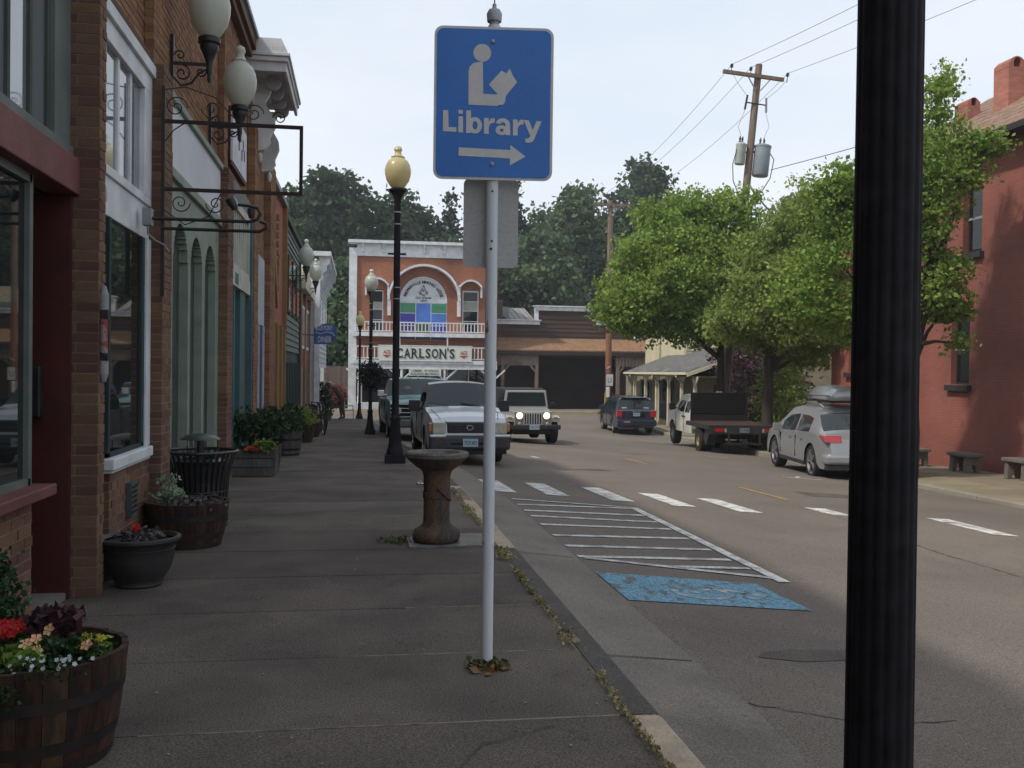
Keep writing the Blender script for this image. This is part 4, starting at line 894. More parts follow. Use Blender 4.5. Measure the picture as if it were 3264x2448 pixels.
def flowers(t, pts, r, m, name='flower', petals=5, seed=1):
    g = random.Random(seed)
    for p in pts:
        b = MB(); n = petals
        tilt = Matrix.Rotation(g.uniform(.6, 1.2), 4, 'X') @ Matrix.Rotation(g.uniform(-.5, .5), 4, 'Y')
        for k in range(n):
            a = 2*math.pi*k/n; q = 2*math.pi*.42/n
            b.add([(0, 0, 0), (r*.75*math.cos(a-q), r*.75*math.sin(a-q), r*.2), (r*math.cos(a), r*math.sin(a), r*.12), (r*.75*math.cos(a+q), r*.75*math.sin(a+q), r*.2)], [(0, 1, 2, 3)])
        b.sphere((0, 0, r*.08), r*.2, n=6, m=4); b.xf(Matrix.Translation(p) @ tilt); part(name, b, m, t)
zb = .40
bush('boxwood_shrub', 'dense green upright boxwood at back left of the corner barrel', (-1.50, 4.14, zb), [(0, 0, .14, .13, .13, .2), (-.05, .02, .25, .09, .09, .12)], 420, 12, .025, .022, LEAF_BX, 21, 'shrub')
t = bush('geranium', 'red flowered geranium in the corner barrel beside boxwood', (-1.345, 4.0, zb), [(0, 0, .03, .08, .08, .04)], 60, 6, .02, .04, LEAF_BX, 22)
g = random.Random(5); flowers(t, [(g.uniform(-.05, .045), g.uniform(-.06, .02), .11+g.uniform(-.02, .025)) for _ in range(16)], .022, PETR, seed=2)
bush('coleus', 'dark purple leaved plant at back of the corner barrel', (-1.225, 4.1, zb), [(0, 0, .08, .09, .07, .07), (.05, 0, .10, .05, .04, .04)], 60, 5, .02, .055, LEAF_PU, 23)
bush('lime_coleus', 'lime green leafy plant at left front of the corner barrel', (-1.36, 3.84, zb-.02), [(0, 0, .05, .1, .06, .05), (.14, 0, .05, .05, .05, .03)], 60, 5, .02, .05, LEAF_VIV, 24)
t = bush('calibrachoa', 'peach flowered trailing plant in middle of the corner barrel', (-1.17, 3.93, zb), [(0, 0, .03, .08, .07, .04), (.12, .03, .03, .07, .06, .04)], 90, 8, .02, .022, LEAF_BX, 25)
flowers(t, [(-.075, -.05, .075), (-.03, -.07, .055), (-.005, .0, .115), (-.045, -.02, .085), (.14, -.03, .06)], .027, PETY, seed=3)
t = bush('yellow_flower_plant', 'yellow flower cluster at the right rim of the corner barrel', (-1.03, 3.98, zb), [(0, 0, .02, .05, .05, .03)], 40, 6, .015, .025, LEAF_VIV, 26)
flowers(t, [(g.uniform(-.04, .045), g.uniform(-.04, .03), .06+g.uniform(-.02, .02)) for _ in range(12)], .017, PETG, seed=5)
t = bush('alyssum', 'tiny white flowers spilling over the front rim of the corner barrel', (-1.15, 3.75, zb-.02), [(0, 0, .03, .12, .05, .03), (-.1, -.08, -.03, .04, .03, .04)], 80, 6, .02, .016, LEAF_BX, 27)
flowers(t, [(g.uniform(-.12, .13), g.uniform(-.06, .04), .05+g.uniform(-.02, .03)) for _ in range(34)]+[(-.12, -.1, -.03), (-.13, -.09, -.05), (.17, .04, .06)], .009, PETW, seed=7)
bush('variegated_plant', 'silvery variegated plant at left of the reddish half barrel', (-1.64, 8.6, .34), [(0, 0, .13, .08, .08, .12), (.06, 0, .08, .1, .06, .06)], 80, 8, .02, .03, LEAF_SIL, 31)
bush('dead_bedding_plant', 'withered brown purple plants filling the reddish half barrel', (-1.40, 8.58, .34), [(0, 0, .03, .2, .15, .04)], 90, 6, .02, .035, mat('withered_leaves', (0.07, 0.05, 0.045), (0.12, 0.11, 0.11), 12, .9), 32)
pt = thing('round_pot', 'round black ceramic pot with rolled rim and one red flower', 'pot', (-1.53, 7.1, 0))
POTM = mat('black_glazed_pot', (0.026, 0.023, 0.024), (0.04, 0.034, 0.034), 4, .5, grain=.1)
part('bowl', MB().lathe([(.15, 0), (.165, .012), (.16, .03), (.17, .05), (.215, .12), (.235, .2), (.238, .28), (.262, .305), (.282, .322), (.28, .34), (.255, .345), (.235, .32)], 40, cap=False), POTM, pt, smooth=50); part('bottom', MB().lathe([(.15, 0), (.15, .003)], 24), POTM, pt)
part('band', torus(.24, .005, .262), POTM, pt, smooth=50); part('soil', MB().lathe([(.001, .315), (.24, .30)], 24, cap=False), SOIL, pt)
t = bush('potted_geranium', 'single red flower among dry stems in the round black pot', (-1.53, 7.08, .3), [(.02, 0, .05, .14, .12, .04)], 60, 5, .02, .035, mat('withered_leaves', (0.07, 0.05, 0.045), None), 33)
flowers(t, [(-.012+.015*math.cos(k*1.1), -.02, .105+.02*math.sin(k*1.1)) for k in range(7)], .02, PETR, seed=2)
jg = thing('white_jug', 'white plastic jug on the ground behind the round black pot', 'jug', (-1.80, 7.28, 0)); part('body', MB().lathe([(.06, 0), (.062, .12), (.05, .17), (.02, .19)], 14), mat('greyish_block', (0.10, 0.105, 0.10), None), jg); part('top', MB().lathe([(.055, .17), (.055, .25), (.03, .28)], 14), mat('milky_plastic', (0.5, .5, .46), None), jg)
# wooden box planter with masses of plants
cp = thing('box_planter', 'long low grey wooden box planter under green and red plants beside teal shop', 'planter', (-1.62, 15.0, zl(15)))
for z_ in (.07, .2, .33): part('board', B(-.36, .32, -.45, -.41, z_-.05, z_+.07), GWD, cp); part('board', B(.32, .36, -.45, .45, z_-.05, z_+.07), GWD, cp); part('board', B(-.36, .32, .41, .45, z_-.05, z_+.07), GWD, cp)
for sx in (-.34, .34):
    for sy in (-.43, .43): part('leg', MB().bar((sx, sy, -.03), (sx+(.05 if sx > 0 else 0), sy, .42), .05), GWD, cp)
part('soil', B(-.35, .33, -.42, .42, .3, .36), SOIL, cp)
bush('leafy_planting', 'thick green leafy planting rising from the low wooden box planter', (-1.6, 15.1, .3), [(-.1, 0, .35, .35, .35, .22), (.2, .2, .38, .25, .3, .16)], 260, 10, .05, .05, LEAF_BX, 41)
bush('lime_foliage', 'bright lime leaves with orange flowers at front of the wooden box planter', (-1.38, 14.6, .35), [(0, 0, .05, .12, .08, .06)], 50, 6, .03, .06, LEAF_VIV, 42)
t = bush('begonia', 'orange red flowers low on front of the wooden box planter', (-1.55, 14.52, .33), [(0, 0, .02, .1, .06, .03)], 30, 5, .02, .05, LEAF_RD, 43); flowers(t, [(g.uniform(-.1, .1), -.05, .04+g.uniform(-.03, .03)) for _ in range(12)], .03, mat('orange_petals', (0.5, 0.10, 0.03), None), seed=9)
bush('ivy_planting', 'dark green trailing plants over the grey weathered tub', (-1.45, 19.3, .2), [(0, 0, .32, .36, .4, .28), (-.2, -1.5, .35, .3, .6, .25)], 300, 9, .05, .055, LEAF_BX, 44)
for i, (x_, y_, m_, l_) in enumerate(((-1.42, 24.3, LEAF_YL, 'yellow green plant spilling from third tub'), (-1.38, 27.2, LEAF_PU, 'dark purple plant in tub before the bicycle'), (-1.3, 31.0, LEAF_BX, 'green plant in tub past the bicycle'))):
    bush('tub_plant', l_, (x_, y_, zl(y_)+.35), [(0, 0, .25, .32, .3, .25)], 110, 8, .05, .06, m_, 50+i)
cf = tree('potted_conifer', 'small dark cone shaped evergreen in a tub near the pedestrian', (-1.45, 42, zl(42)), [(0, 0, .5, .28, .28, .35), (0, 0, .95, .2, .2, .35), (0, 0, 1.35, .1, .1, .25)], 160, 10, .05, .07, LEAF_CN, .3, .03, 61, limbs=0, cat='shrub')
part('tub', MB().lathe([(.2, -.02), (.26, .3)], 16), GWD, cf)
# bicycle seen nearly end on, leaning by the tubs
bc = thing('bicycle', 'parked bicycle with pale frame seen end on among the tubs', 'bicycle', (-1.14, 28.8, zl(28.8)), R(-78)); bc.rotation_euler = (R(5), 0, R(-78))
for xw in (-.5, .5):
    wl = torus(.31, .018, 0, 28, 6); wl.v = [(x+xw, z, y+.33) for x, y, z in wl.v]; wo = part('wheel', wl, TYRE, bc, smooth=60)
    part('rim', MB().add(*(lambda q: ([(x+xw, z, y+.33) for x, y, z in q.v], q.f))(torus(.29, .008, 0, 28, 6))), CHROME, wo)
    sp = MB()
    for k in range(10): sp.tube([(xw, 0, .33), (xw+.29*math.cos(k*.628), 0, .33+.29*math.sin(k*.628))], .002, 4)
    part('spokes', sp, CHROME, wo)
FRM = mat('cream_bike_paint', (0.45, 0.45, 0.40), None, 3, .3)
part('frame', MB().tube([(-.5, 0, .33), (-.15, 0, .82), (.36, 0, .78), (-.05, 0, .3), (-.15, 0, .82)], .016, 6).tube([(-.5, 0, .33), (-.05, 0, .3)], .012, 6), FRM, bc)
part('fork', MB().tube([(.5, 0, .33), (.44, 0, .55), (.36, 0, .8), (.33, 0, .93)], .016, 6), FRM, bc); part('handlebar', MB().tube([(.25, -.26, .98), (.38, -.15, .95), (.36, 0, .93), (.38, .15, .95), (.25, .26, .98)], .012, 6), BLACK, bc)
part('saddle', MB().sphere((-.2, 0, .92), .1, 1.2, .6, .3), BLACK, bc); part('crank', MB().lathe([(.09, -.01), (.09, .01)], 16, (-.05, 0, .3), 'y').bar((-.05, -.06, .3), (.03, -.06, .18), .015), IRON, bc)
# grey plastic chair
ch = thing('plastic_chair', 'light grey plastic chair standing on the sidewalk behind the pedestrian', 'chair', (-.52, 44.0, zl(44)), R(90))
GP = mat('grey_plastic', (0.30, 0.33, 0.37), (0.25, 0.28, 0.32), 4, .4)
part('seat', B(-.22, .22, -.22, .22, .40, .43), GP, ch, bevel=.01); part('backrest', B(-.22, .22, .18, .22, .43, .78), GP, ch, bevel=.015)
for sx in (-.2, .2):
    for sy in (-.2, .2): part('leg', MB().bar((sx, sy, 0), (sx*.95, sy*.95, .41), .04), GP, ch)
    part('armrest', B(sx-.025, sx+.025, -.2, .2, .6, .63).box(sx-.02, sx+.02, -.2, -.16, .42, .6), GP, ch)
# ================================================================== PERSON
def skin_figure(name, verts, edges, mats, classify, root=0, sub=2):
    me = bpy.data.meshes.new(name); me.from_pydata([v[:3] for v in verts], edges, [])
    o = bpy.data.objects.new(name, me); COL.objects.link(o); md = o.modifiers.new('skin', 'SKIN')
    for i, v in enumerate(verts):
        r = v[3]; me.skin_vertices[0].data[i].radius = (r, v[4] if len(v) > 4 else r); me.skin_vertices[0].data[i].use_root = (i == root)
    md.use_smooth_shade = True; s2 = o.modifiers.new('sub', 'SUBSURF'); s2.levels = sub; s2.render_levels = sub
    bpy.context.view_layer.update(); m2 = bpy.data.meshes.new_from_object(o.evaluated_get(bpy.context.evaluated_depsgraph_get()))
    bpy.data.objects.remove(o); m2.materials.clear()
    for m_ in mats: m2.materials.append(m_)
    for p in m2.polygons: p.material_index = classify(p.center); p.use_smooth = True
    return m2
# man stooping towards -x, feet on the sidewalk
V_ = [(0, 0, .93, .15, .13), (-.08, 0, 1.08, .15, .13), (-.2, 0, 1.24, .165, .13), (-.31, 0, 1.34, .12, .11), (-.38, 0, 1.40, .055), (-.45, 0, 1.46, .09, .085), (-.49, 0, 1.52, .085),
      (.02, -.1, .85, .10), (-.02, -.11, .48, .065), (.03, -.11, .12, .045), (-.08, -.12, .05, .04), (.04, .1, .85, .10), (.05, .12, .48, .065), (.14, .12, .12, .045), (.03, .13, .05, .04),
      (-.27, -.17, 1.32, .065), (-.33, -.2, 1.08, .048), (-.5, -.17, .92, .035), (-.56, -.16, .88, .032), (-.26, .17, 1.33, .065), (-.34, .2, 1.08, .048), (-.52, .16, .95, .035), (-.58, .15, .92, .032)]
E_ = [(0, 1), (1, 2), (2, 3), (3, 4), (4, 5), (5, 6), (0, 7), (7, 8), (8, 9), (9, 10), (0, 11), (11, 12), (12, 13), (13, 14), (3, 15), (15, 16), (16, 17), (17, 18), (3, 19), (19, 20), (20, 21), (21, 22)]
def cls(c):
    if c.z < .1: return 3
    if c.z < .92 and c.x > -.25: return 1
    if c.x < -.47 and c.z < 1.0: return 2
    if c.x < -.35 and c.z > 1.36: return 2
    return 0
pn = thing('person', 'grey haired man in brown jacket stooping over plants at the far corner', 'person', (-.86, 43.4, zl(43.4)), 0); pn.scale = (1.1, 1.2, 1.06)
SHIRT = mat('brown_jacket', (0.085, 0.045, 0.035), (0.06, 0.032, 0.028), 8, .9); TROU = mat('dark_brown_trousers', (0.045, 0.032, 0.028), None, 8, .9); SKN = mat('skin', (0.36, 0.2, 0.14), None, 8, .6)
me = skin_figure('body', V_, E_, [SHIRT, TROU, SKN, BLACK], cls); link('body', me, pn)
part('hair', MB().sphere((-.465, 0, 1.535), .1, 1.0, .95, .75), mat('grey_hair', (0.42, 0.40, 0.39), (0.3, .29, .28), 30, .9), pn, smooth=80)
for s in (-1, 1): part('ear', MB().sphere((-.46, s*.088, 1.48), .02, .6, .4, 1, 8, 6), SKN, pn)
part('nose', MB().sphere((-.55, 0, 1.46), .018, 1.2, .7, 1, 8, 6), SKN, pn)
for hy in (-.16, .15):
    for k in range(4): part('finger', MB().tube([(-.57, hy-.03+k*.02, .90+(.02 if hy > 0 else -.01)), (-.62, hy-.03+k*.02, .87+(.02 if hy > 0 else -.01)), (-.63, hy-.03+k*.02, .835+(.02 if hy > 0 else -.01))], .009, 6), SKN, pn)
    part('thumb', MB().tube([(-.55, hy+.03, .90), (-.57, hy+.055, .87), (-.60, hy+.05, .85)], .01, 6), SKN, pn)

# ================================================================== VEHICLES
def interp(P, y):
    if y <= P[0][0]: return P[0][1]
    for (a, b), (c, d) in zip(P, P[1:]):
        if a <= y <= c: return b+(d-b)*(y-a)/(c-a) if c > a else d
    return P[-1][1]
def wheel(parent, x, y, r, wd, rimr, side, rim_m=ALLOY, spokes=5, name='wheel'):
    t = MB().lathe([(rimr, -wd/2), (r*.93, -wd/2), (r, -wd*.36), (r, wd*.36), (r*.93, wd/2), (rimr, wd/2)], 28, (x, y, r), 'x', cap=False)
    w_ = part(name, t, TYRE, parent, smooth=40)
    c = side*wd/2
    b = MB().lathe([(rimr, c*.95), (rimr*.93, c*.95), (rimr*.88, c*.55), (.01, c*.5)], 28, (x, y, r), 'x', cap=False)
    b.lathe([(rimr*.22, c*.45), (rimr*.2, c*.85), (.01, c*.9)], 12, (x, y, r), 'x', cap=False)
    if spokes:
        for k in range(spokes):
            a = 2*math.pi*k/spokes; cs, sn = math.cos(a), math.sin(a)
            b.bar((x+c*.72, y+rimr*.15*cs, r+rimr*.15*sn), (x+c*.78, y+rimr*.9*cs, r+rimr*.9*sn), rimr*.2, .02)
    part('rim', b, rim_m, w_, smooth=40)
    if spokes: part('brake_shadow', MB().lathe([(rimr*.86, c*.56), (.01, c*.56)], 20, (x, y, r), 'x', cap=False), UNDER, w_)
    return w_
def loft(t, sp, paint):
    """body shell with separate panes; +y is the front of the vehicle"""
    W = sp['W']/2; top = sp['top']; bot = sp['bottom']; belt = sp['belt']; tum = sp['tumble']; y0, y1 = top[0][0], top[-1][0]
    keyy = set([p[0] for p in top]+[p[0] for p in belt]+[v for wn in sp['windows'] for v in wn[:2]])
    for yw in (sp['yr'], sp['yf']):
        keyy |= {yw+sp['ar']*math.cos(math.pi*k/14) for k in range(15)}
    keyy |= {y0+(y1-y0)*k/26 for k in range(27)}
    yy = []
    for v in sorted(keyy):
        if y0 <= v <= y1 and (not yy or v-yy[-1] > .012): yy.append(v)
    roof = max(p[1] for p in top)
    def arch(y):
        z = bot
        for yw in (sp['yr'], sp['yf']):
            d = abs(y-yw)
            if d < sp['ar']: z = max(z, sp['wr']+math.sqrt(sp['ar']**2-d*d)-.0)
        return z
    nS = [0, .2, .5, .8, 1.0]; nU = [.33, .67, 1.0]; nT = [.82, .55, .25, 0]
    def row(y):
        T = interp(top, y); Zb = min(interp(belt, y), T-.02); zb = min(arch(y), Zb-.05)
        e = min((y-y0), (y1-y)); w0 = W*(1-sp.get('nose', .10)*max(0, 1-e/.45)**2)
        pts = []
        for f in nS:
            z = zb+(Zb-zb)*f; hf = (z-bot)/(Zb-bot)
            pts.append((w0*(.965+.035*math.sin(math.pi*min(1, hf*1.05))) if hf < .98 else w0*.968, z))
        wb = pts[-1][0]; up = T-.03 if T-Zb < .1 else T-.05
        for f in nU:
            z = Zb+(max(up, Zb+.004)-Zb)*f; pts.append((wb-tum*(z-Zb)/max(.3, roof-Zb), z))
        we = pts[-1][0]; ze = pts[-1][1]
        for f in nT: pts.append((we*f, ze+(T-ze)*(1-f**2.4)))
        return pts
    rows = [row(y) for y in yy]; n = len(rows[0]); groups = {}
    def cls(i, j):
        ym = (yy[i]+yy[i+1])/2
        if 4 <= j <= 5:
            for k, wn in enumerate(sp['windows']):
                if wn[0] < ym < wn[1]:
                    hh = (rows[i][6][1]-rows[i][4][1]); 
                    if hh > .12: return ('side_window', k)
        if j >= 7:
            if sp['wind'][0] < ym < sp['wind'][1]: return ('windshield', 0)
            if sp.get('rearw') and sp['rearw'][0] < ym < sp['rearw'][1]: return ('rear_window', 0)
        return ('body', 0)
    for sd in (1, -1):
        for i in range(len(yy)-1):
            for j in range(n-1):
                k = cls(i, j); k = (k[0], k[1], sd) if k[0] == 'side_window' else (k[0], 0, 0)
                b = groups.setdefault(k, MB()); q = []
                for (a, c) in ((i, j), (i+1, j), (i+1, j+1), (i, j+1)):
                    x, z = rows[a][c]; q.append((sd*x, yy[a], z))
                b.add(q, [(0, 1, 2, 3)])
    b = groups[('body', 0, 0)]
    for idx in (0, len(yy)-1):
        r = rows[idx]; ring = [(x, yy[idx], z) for x, z in r]+[(-x, yy[idx], z) for x, z in reversed(r[:-1])]
        b.add(ring, [tuple(range(len(ring)))])
    out = {}
    for k, b in groups.items():
        me = bpy.data.meshes.new(k[0]); me.from_pydata(b.v, [], b.f); bm = bmesh.new(); bm.from_mesh(me)
        bmesh.ops.remove_doubles(bm, verts=bm.verts, dist=.0006); bmesh.ops.recalc_face_normals(bm, faces=bm.faces)
        if k[0] != 'body':
            pass
        bm.to_mesh(me); bm.free(); me.materials.append(paint if k[0] == 'body' else CARGLASS)
        for p in me.polygons: p.use_smooth = True
        me.set_sharp_from_angle(angle=R(28)); out[k] = link(k[0], me, t)
    under = MB().box(-W*.82, W*.82, y0+.15, y1-.15, bot-.02, bot+.18)
    under.box(-W*.80, W*.80, y0+.1, y1-.1, bot+.1, sp.get('uz', .6)); part('underbody', under, UNDER, t)
    for yw in (sp['yr'], sp['yf']):
        for sd in (1, -1): wheel(t, sd*(W-sp['tw']/2-.02), yw, sp['wr'], sp['tw'], sp['rim'], sd, sp.get('rimm', ALLOY), sp.get('spokes', 5))
    return out
def fb(t, name, m, x0, x1, ya, yb, z0, z1, bev=.012, label=None, parent=None):
    o = part(name, MB().box(x0, x1, min(ya, yb), max(ya, yb), z0, z1), m, parent or t, bevel=bev)
    if label: o['label'] = label
    return o
def plate(t, y, z, txt, face=1, m=None):
    p = part('licence_plate', MB().box(-.155, .155, y-.006, y+.006, z-.075, z+.075), m or mat('plate_pale', (0.35, 0.42, 0.5), (0.3, 0.4, 0.42), 30, .5), t)
    fit_text('lettering', txt, .25, .07, mat('plate_navy', (0.03, 0.05, 0.14), None), p, (0, y+.008*face, z-.035), rot=(math.pi/2, 0, math.pi if face > 0 else 0), bold=.01)
def mirror(t, x, y, z, m, s=1): 
    for sd in (1, -1): part('side_mirror', MB().box(sd*(x-.02), sd*(x+.18*s), y-.05, y+.05, z-.06*s, z+.12*s).box(sd*(x-.1), sd*x, y-.02, y+.02, z-.03, z+.01), m, t, bevel=.015)
PSIL = mat('silver_white_car_paint', (0.50, 0.53, 0.57), (0.47, 0.5, 0.54), 1, .32, metal=.2, spec=.5, coat=.5, grain=.015)
# silver pickup facing the camera
tk = thing('pickup_truck', 'silver white compact pickup parked facing the camera left of the white sign post', 'pickup truck', (2.0, 20.9, road(2.0, 20.9)+.02), R(180+1.5)); tk.scale = (.93, 1, 1.02)
sp = dict(W=1.69, top=[(-2.5, .98), (-.35, 1.0), (-.30, 1.40), (-.15, 1.56), (.35, 1.60), (.80, 1.57), (1.38, 1.12), (1.45, 1.08), (2.1, 1.02), (2.38, .95), (2.50, .82), (2.54, .60)],
          belt=[(-2.5, .97), (-.4, .98), (1.4, 1.02), (2.5, .75)], bottom=.34, tumble=.17, yr=-1.5, yf=1.55, ar=.41, wr=.345, tw=.22, rim=.2,
          windows=[(-.22, .95)], wind=(.80, 1.40), rearw=(-.33, -.28), nose=.08, uz=.75, rimm=ALLOY)
loft(tk, sp, PSIL)
part('cargo_bed', B(-.72, .72, -2.42, -.42, .62, .985), UNDER, tk)
# front: bumper, grille, lamps
part('bumper', MB().box(-.84, .84, 2.42, 2.66, .33, .60), mat('bumper_dark_grey', (0.045, 0.048, 0.058), None, 3, .45), tk, bevel=.05)
part('valance', MB().box(-.78, .78, 2.35, 2.56, .24, .34), BPLAST, tk, bevel=.03)
for sd in (1, -1):
    fb(tk, 'bumper_highlight', CHROME, sd*.50, sd*.84, 2.50, 2.675, .565, .62, .015)
    h = fb(tk, 'headlight', HLAMP, sd*.50, sd*.77, 2.42, 2.575, .635, .850, .02)
    fb(tk, 'turn_lamp', OLAMP, sd*.765, sd*.845, 2.32, 2.53, .665, .835, .02)
    fb(tk, 'tow_reflector', mat('dim_red', (.18, .03, .03), None), sd*.6, sd*.66, 2.655, 2.67, .44, .5, .005)
gr_ = fb(tk, 'grille', BPLAST, -.46, .46, 2.42, 2.575, .645, .835, .02)
for k in range(3): fb(tk, 'grille_bar', mat('grille_grey', (0.05, .05, .055), None), -.44, .44, 2.57, 2.585, .675+k*.05, .695+k*.05, .004, parent=gr_)
part('emblem', torus(.05, .008, 0, 20, 6).xf(Matrix.Translation((0, 2.59, .745)) @ Matrix.Rotation(R(90), 4, 'X') @ Matrix.Diagonal((1.3, .85, 1, 1))), CHROME, gr_)
fb(tk, 'grille_surround', PSIL, -.50, .50, 2.40, 2.56, .835, .875, .02)
fb(tk, 'bumper_intake', UNDER, -.40, .40, 2.64, 2.668, .43, .47, .01)
plate(tk, 2.68, .47, 'TCX 402', 1)
mirror(tk, .90, .95, 1.06, BPLAST, 1.25)
for x_ in (-.4, .3): part('wiper', MB().bar((x_, 1.40, 1.125), (x_+.42, 1.34, 1.17), .02, .012), BPLAST, tk)
part('hood_seam', MB().tube([(-.70, 1.5, 1.05), (-.66, 2.1, 1.0), (-.60, 2.45, .9)], .005, 4).tube([(.70, 1.5, 1.05), (.66, 2.1, 1.0), (.60, 2.45, .9)], .005, 4), BPLAST, tk)
# old teal pickup behind
PTL = mat('teal_car_paint', (0.035, 0.15, 0.155), (0.03, 0.12, 0.125), 1, .3, spec=.5, coat=.4)
t2 = thing('pickup_truck', 'old teal pickup with chrome grille and brush guard parked behind first street lamp', 'pickup truck', (1.62, 29.0, road(1.6, 29)+.02), R(180+2))
sp = dict(W=1.96, top=[(-2.7, 1.15), (-.5, 1.15), (-.45, 1.6), (-.3, 1.76), (.3, 1.8), (.62, 1.76), (1.1, 1.30), (1.2, 1.24), (2.4, 1.2), (2.56, 1.12), (2.6, .6)],
          belt=[(-2.7, 1.12), (1.1, 1.15), (2.6, 1.0)], bottom=.45, tumble=.16, yr=-1.7, yf=1.75, ar=.46, wr=.40, tw=.25, rim=.22,
          windows=[(-.35, .75)], wind=(.62, 1.12), rearw=(-.48, -.44), nose=.03, uz=.9)
loft(t2, sp, PTL)
part('cargo_bed', B(-.85, .85, -2.6, -.55, .7, 1.155), UNDER, t2)
fb(t2, 'grille_panel', UNDER, -.90, .90, 2.55, 2.62, .72, 1.08, .01)
for k in range(4): fb(t2, 'chrome_bar', CHROME, -.92, .92, 2.62, 2.65, .72+k*.115, .745+k*.115, .005)
for sd in (1, -1):
    part('headlight', MB().lathe([(.10, 0), (.1, .05), (.02, .06)], 18, (sd*.72, 2.62, .90), 'y'), HLAMP, t2, smooth=40)
    part('guard_bar', B(sd*.28-.035, sd*.28+.035, 2.85, 2.89, .50, 1.0), BLACK, t2)
    fb(t2, 'marker_lamp', OLAMP, sd*.45, sd*.6, 2.72, 2.76, .6, .66, .005)
    part('roof_sun_disc', MB().lathe([(.10, 0), (.1, .004)], 16, (sd*.32, .93, 1.46), 'y'), mat('pale_visor', (0.2, .24, .24), None), t2)
fb(t2, 'bumper', mat('dull_chrome_bumper', (0.16, 0.16, 0.17), None, 3, .35, metal=.6), -.97, .97, 2.68, 2.86, .48, .66, .02)
for k in range(5): fb(t2, 'cab_light', OLAMP, -.5+k*.23, -.45+k*.23, .56, .60, 1.765, 1.785, .003)
mirror(t2, 1.0, .85, 1.3, CHROME)
# silver jeep-like off-roader, headlights on, driving towards camera
PJ = mat('silver_offroader_paint', (0.40, 0.40, 0.39), (0.36, 0.36, 0.35), 1, .35, metal=.3, coat=.4)
TOPM = mat('dark_soft_top', (0.03, 0.028, 0.033), None, 6, .9)
jx, jy = 5.18, 31.2
jp = thing('offroader', 'boxy silver off-roader with dark soft top and lit round headlights driving towards us', 'car', (jx, jy, road(jx, jy)), R(180+3))
b = MB(); b.box(-.76, .76, -1.75, .85, .5, 1.05); part('body_tub', b, PJ, jp, bevel=.03)
b = MB(); hv = [(-.70, .8, 1.12), (.70, .8, 1.12), (.60, 1.80, 1.03), (-.60, 1.80, 1.03), (-.70, .8, .62), (.70, .8, .62), (.60, 1.80, .55), (-.60, 1.80, .55)]
b.add(hv, [(0, 1, 2, 3), (4, 7, 6, 5), (0, 4, 5, 1), (1, 5, 6, 2), (2, 6, 7, 3), (3, 7, 4, 0)]); part('hood', b, PJ, jp, bevel=.03)
wfm = MB().prism([(-.74, 1.10), (.74, 1.10), (.66, 1.66), (-.66, 1.66)], .72, .78, 'xz'); part('windshield_frame', wfm, PJ, jp, bevel=.02)
part('windshield', MB().prism([(-.66, 1.16), (.66, 1.16), (.59, 1.60), (-.59, 1.60)], .78, .787, 'xz'), CARGLASS, jp)
part('soft_top', MB().prism([(-1.74, 1.05), (.72, 1.08), (.70, 1.68), (.3, 1.73), (-1.5, 1.72), (-1.68, 1.6)], -.68, .68, 'yz'), TOPM, jp, bevel=.05)
for sd in (1, -1):
    part('side_window', MB().prism([(-.2, 1.12), (.62, 1.12), (.60, 1.58), (-.2, 1.6)], sd*.681, sd*.69, 'yz'), CARGLASS, jp)
    part('fender', MB().prism([(.75, .82), (1.0, .90), (1.62, .90), (1.80, .84), (1.80, .70), (1.55, .80), (1.1, .80), (.85, .6)], sd*.58, sd*.86, 'yz'), PJ, jp, bevel=.015)
    part('fender', MB().prism([(-1.75, .82), (-1.5, .90), (-.9, .90), (-.7, .82), (-.72, .72), (-1.0, .82), (-1.4, .82), (-1.7, .7)], sd*.70, sd*.86, 'yz'), BPLAST, jp)
    part('headlight', MB().lathe([(.105, 1.79), (.105, 1.83), (.06, 1.845), (.005, 1.85)], 20, (sd*.43, 0, .90), 'y'), mat('lit_headlight', (1, .8, .5), None, emit=(1, .70, .38), estr=2.6), jp, smooth=50)
    part('headlight_ring', torus(.113, .012, 0, 20, 6).xf(Matrix.Translation((sd*.43, 1.825, .90)) @ Matrix.Rotation(R(90), 4, 'X')), BPLAST, jp)
    part('turn_lamp', MB().box(sd*.66, sd*.80, 1.80, 1.815, .80, .86), OLAMP, jp, bevel=.01)
    part('fog_lamp', MB().lathe([(.055, 1.86), (.055, 1.92), (.01, 1.93)], 14, (sd*.44, 0, .66), 'y'), HLAMP, jp)
    for yw in (-1.25, 1.18): wheel(jp, sd*.75, yw, .40, .26, .2, sd, ALLOY, 5)
g_ = part('grille', MB().box(-.31, .31, 1.80, 1.82, .60, 1.0), PJ, jp, bevel=.01)
for k in range(7): part('grille_slot', MB().box(-.255+k*.08, -.215+k*.08, 1.818, 1.824, .64, .96), UNDER, g_)
part('grille_surround', MB().box(-.60, .60, 1.77, 1.80, .56, 1.03), PJ, jp, bevel=.01)
part('bumper', MB().box(-.84, .84, 1.88, 2.02, .48, .62), BPLAST, jp, bevel=.02); plate(jp, 2.03, .555, 'OR 118', 1)
part('underbody', MB().box(-.6, .6, -1.7, 1.8, .32, .56), UNDER, jp)
for x_ in (-.35, .2): part('wiper', MB().bar((x_, .80, 1.15), (x_+.05, .80, 1.24), .015), BPLAST, jp)
for sd in (1, -1): part('side_mirror', MB().box(sd*.78, sd*.98, .66, .72, 1.12, 1.28), BPLAST, jp, bevel=.02)
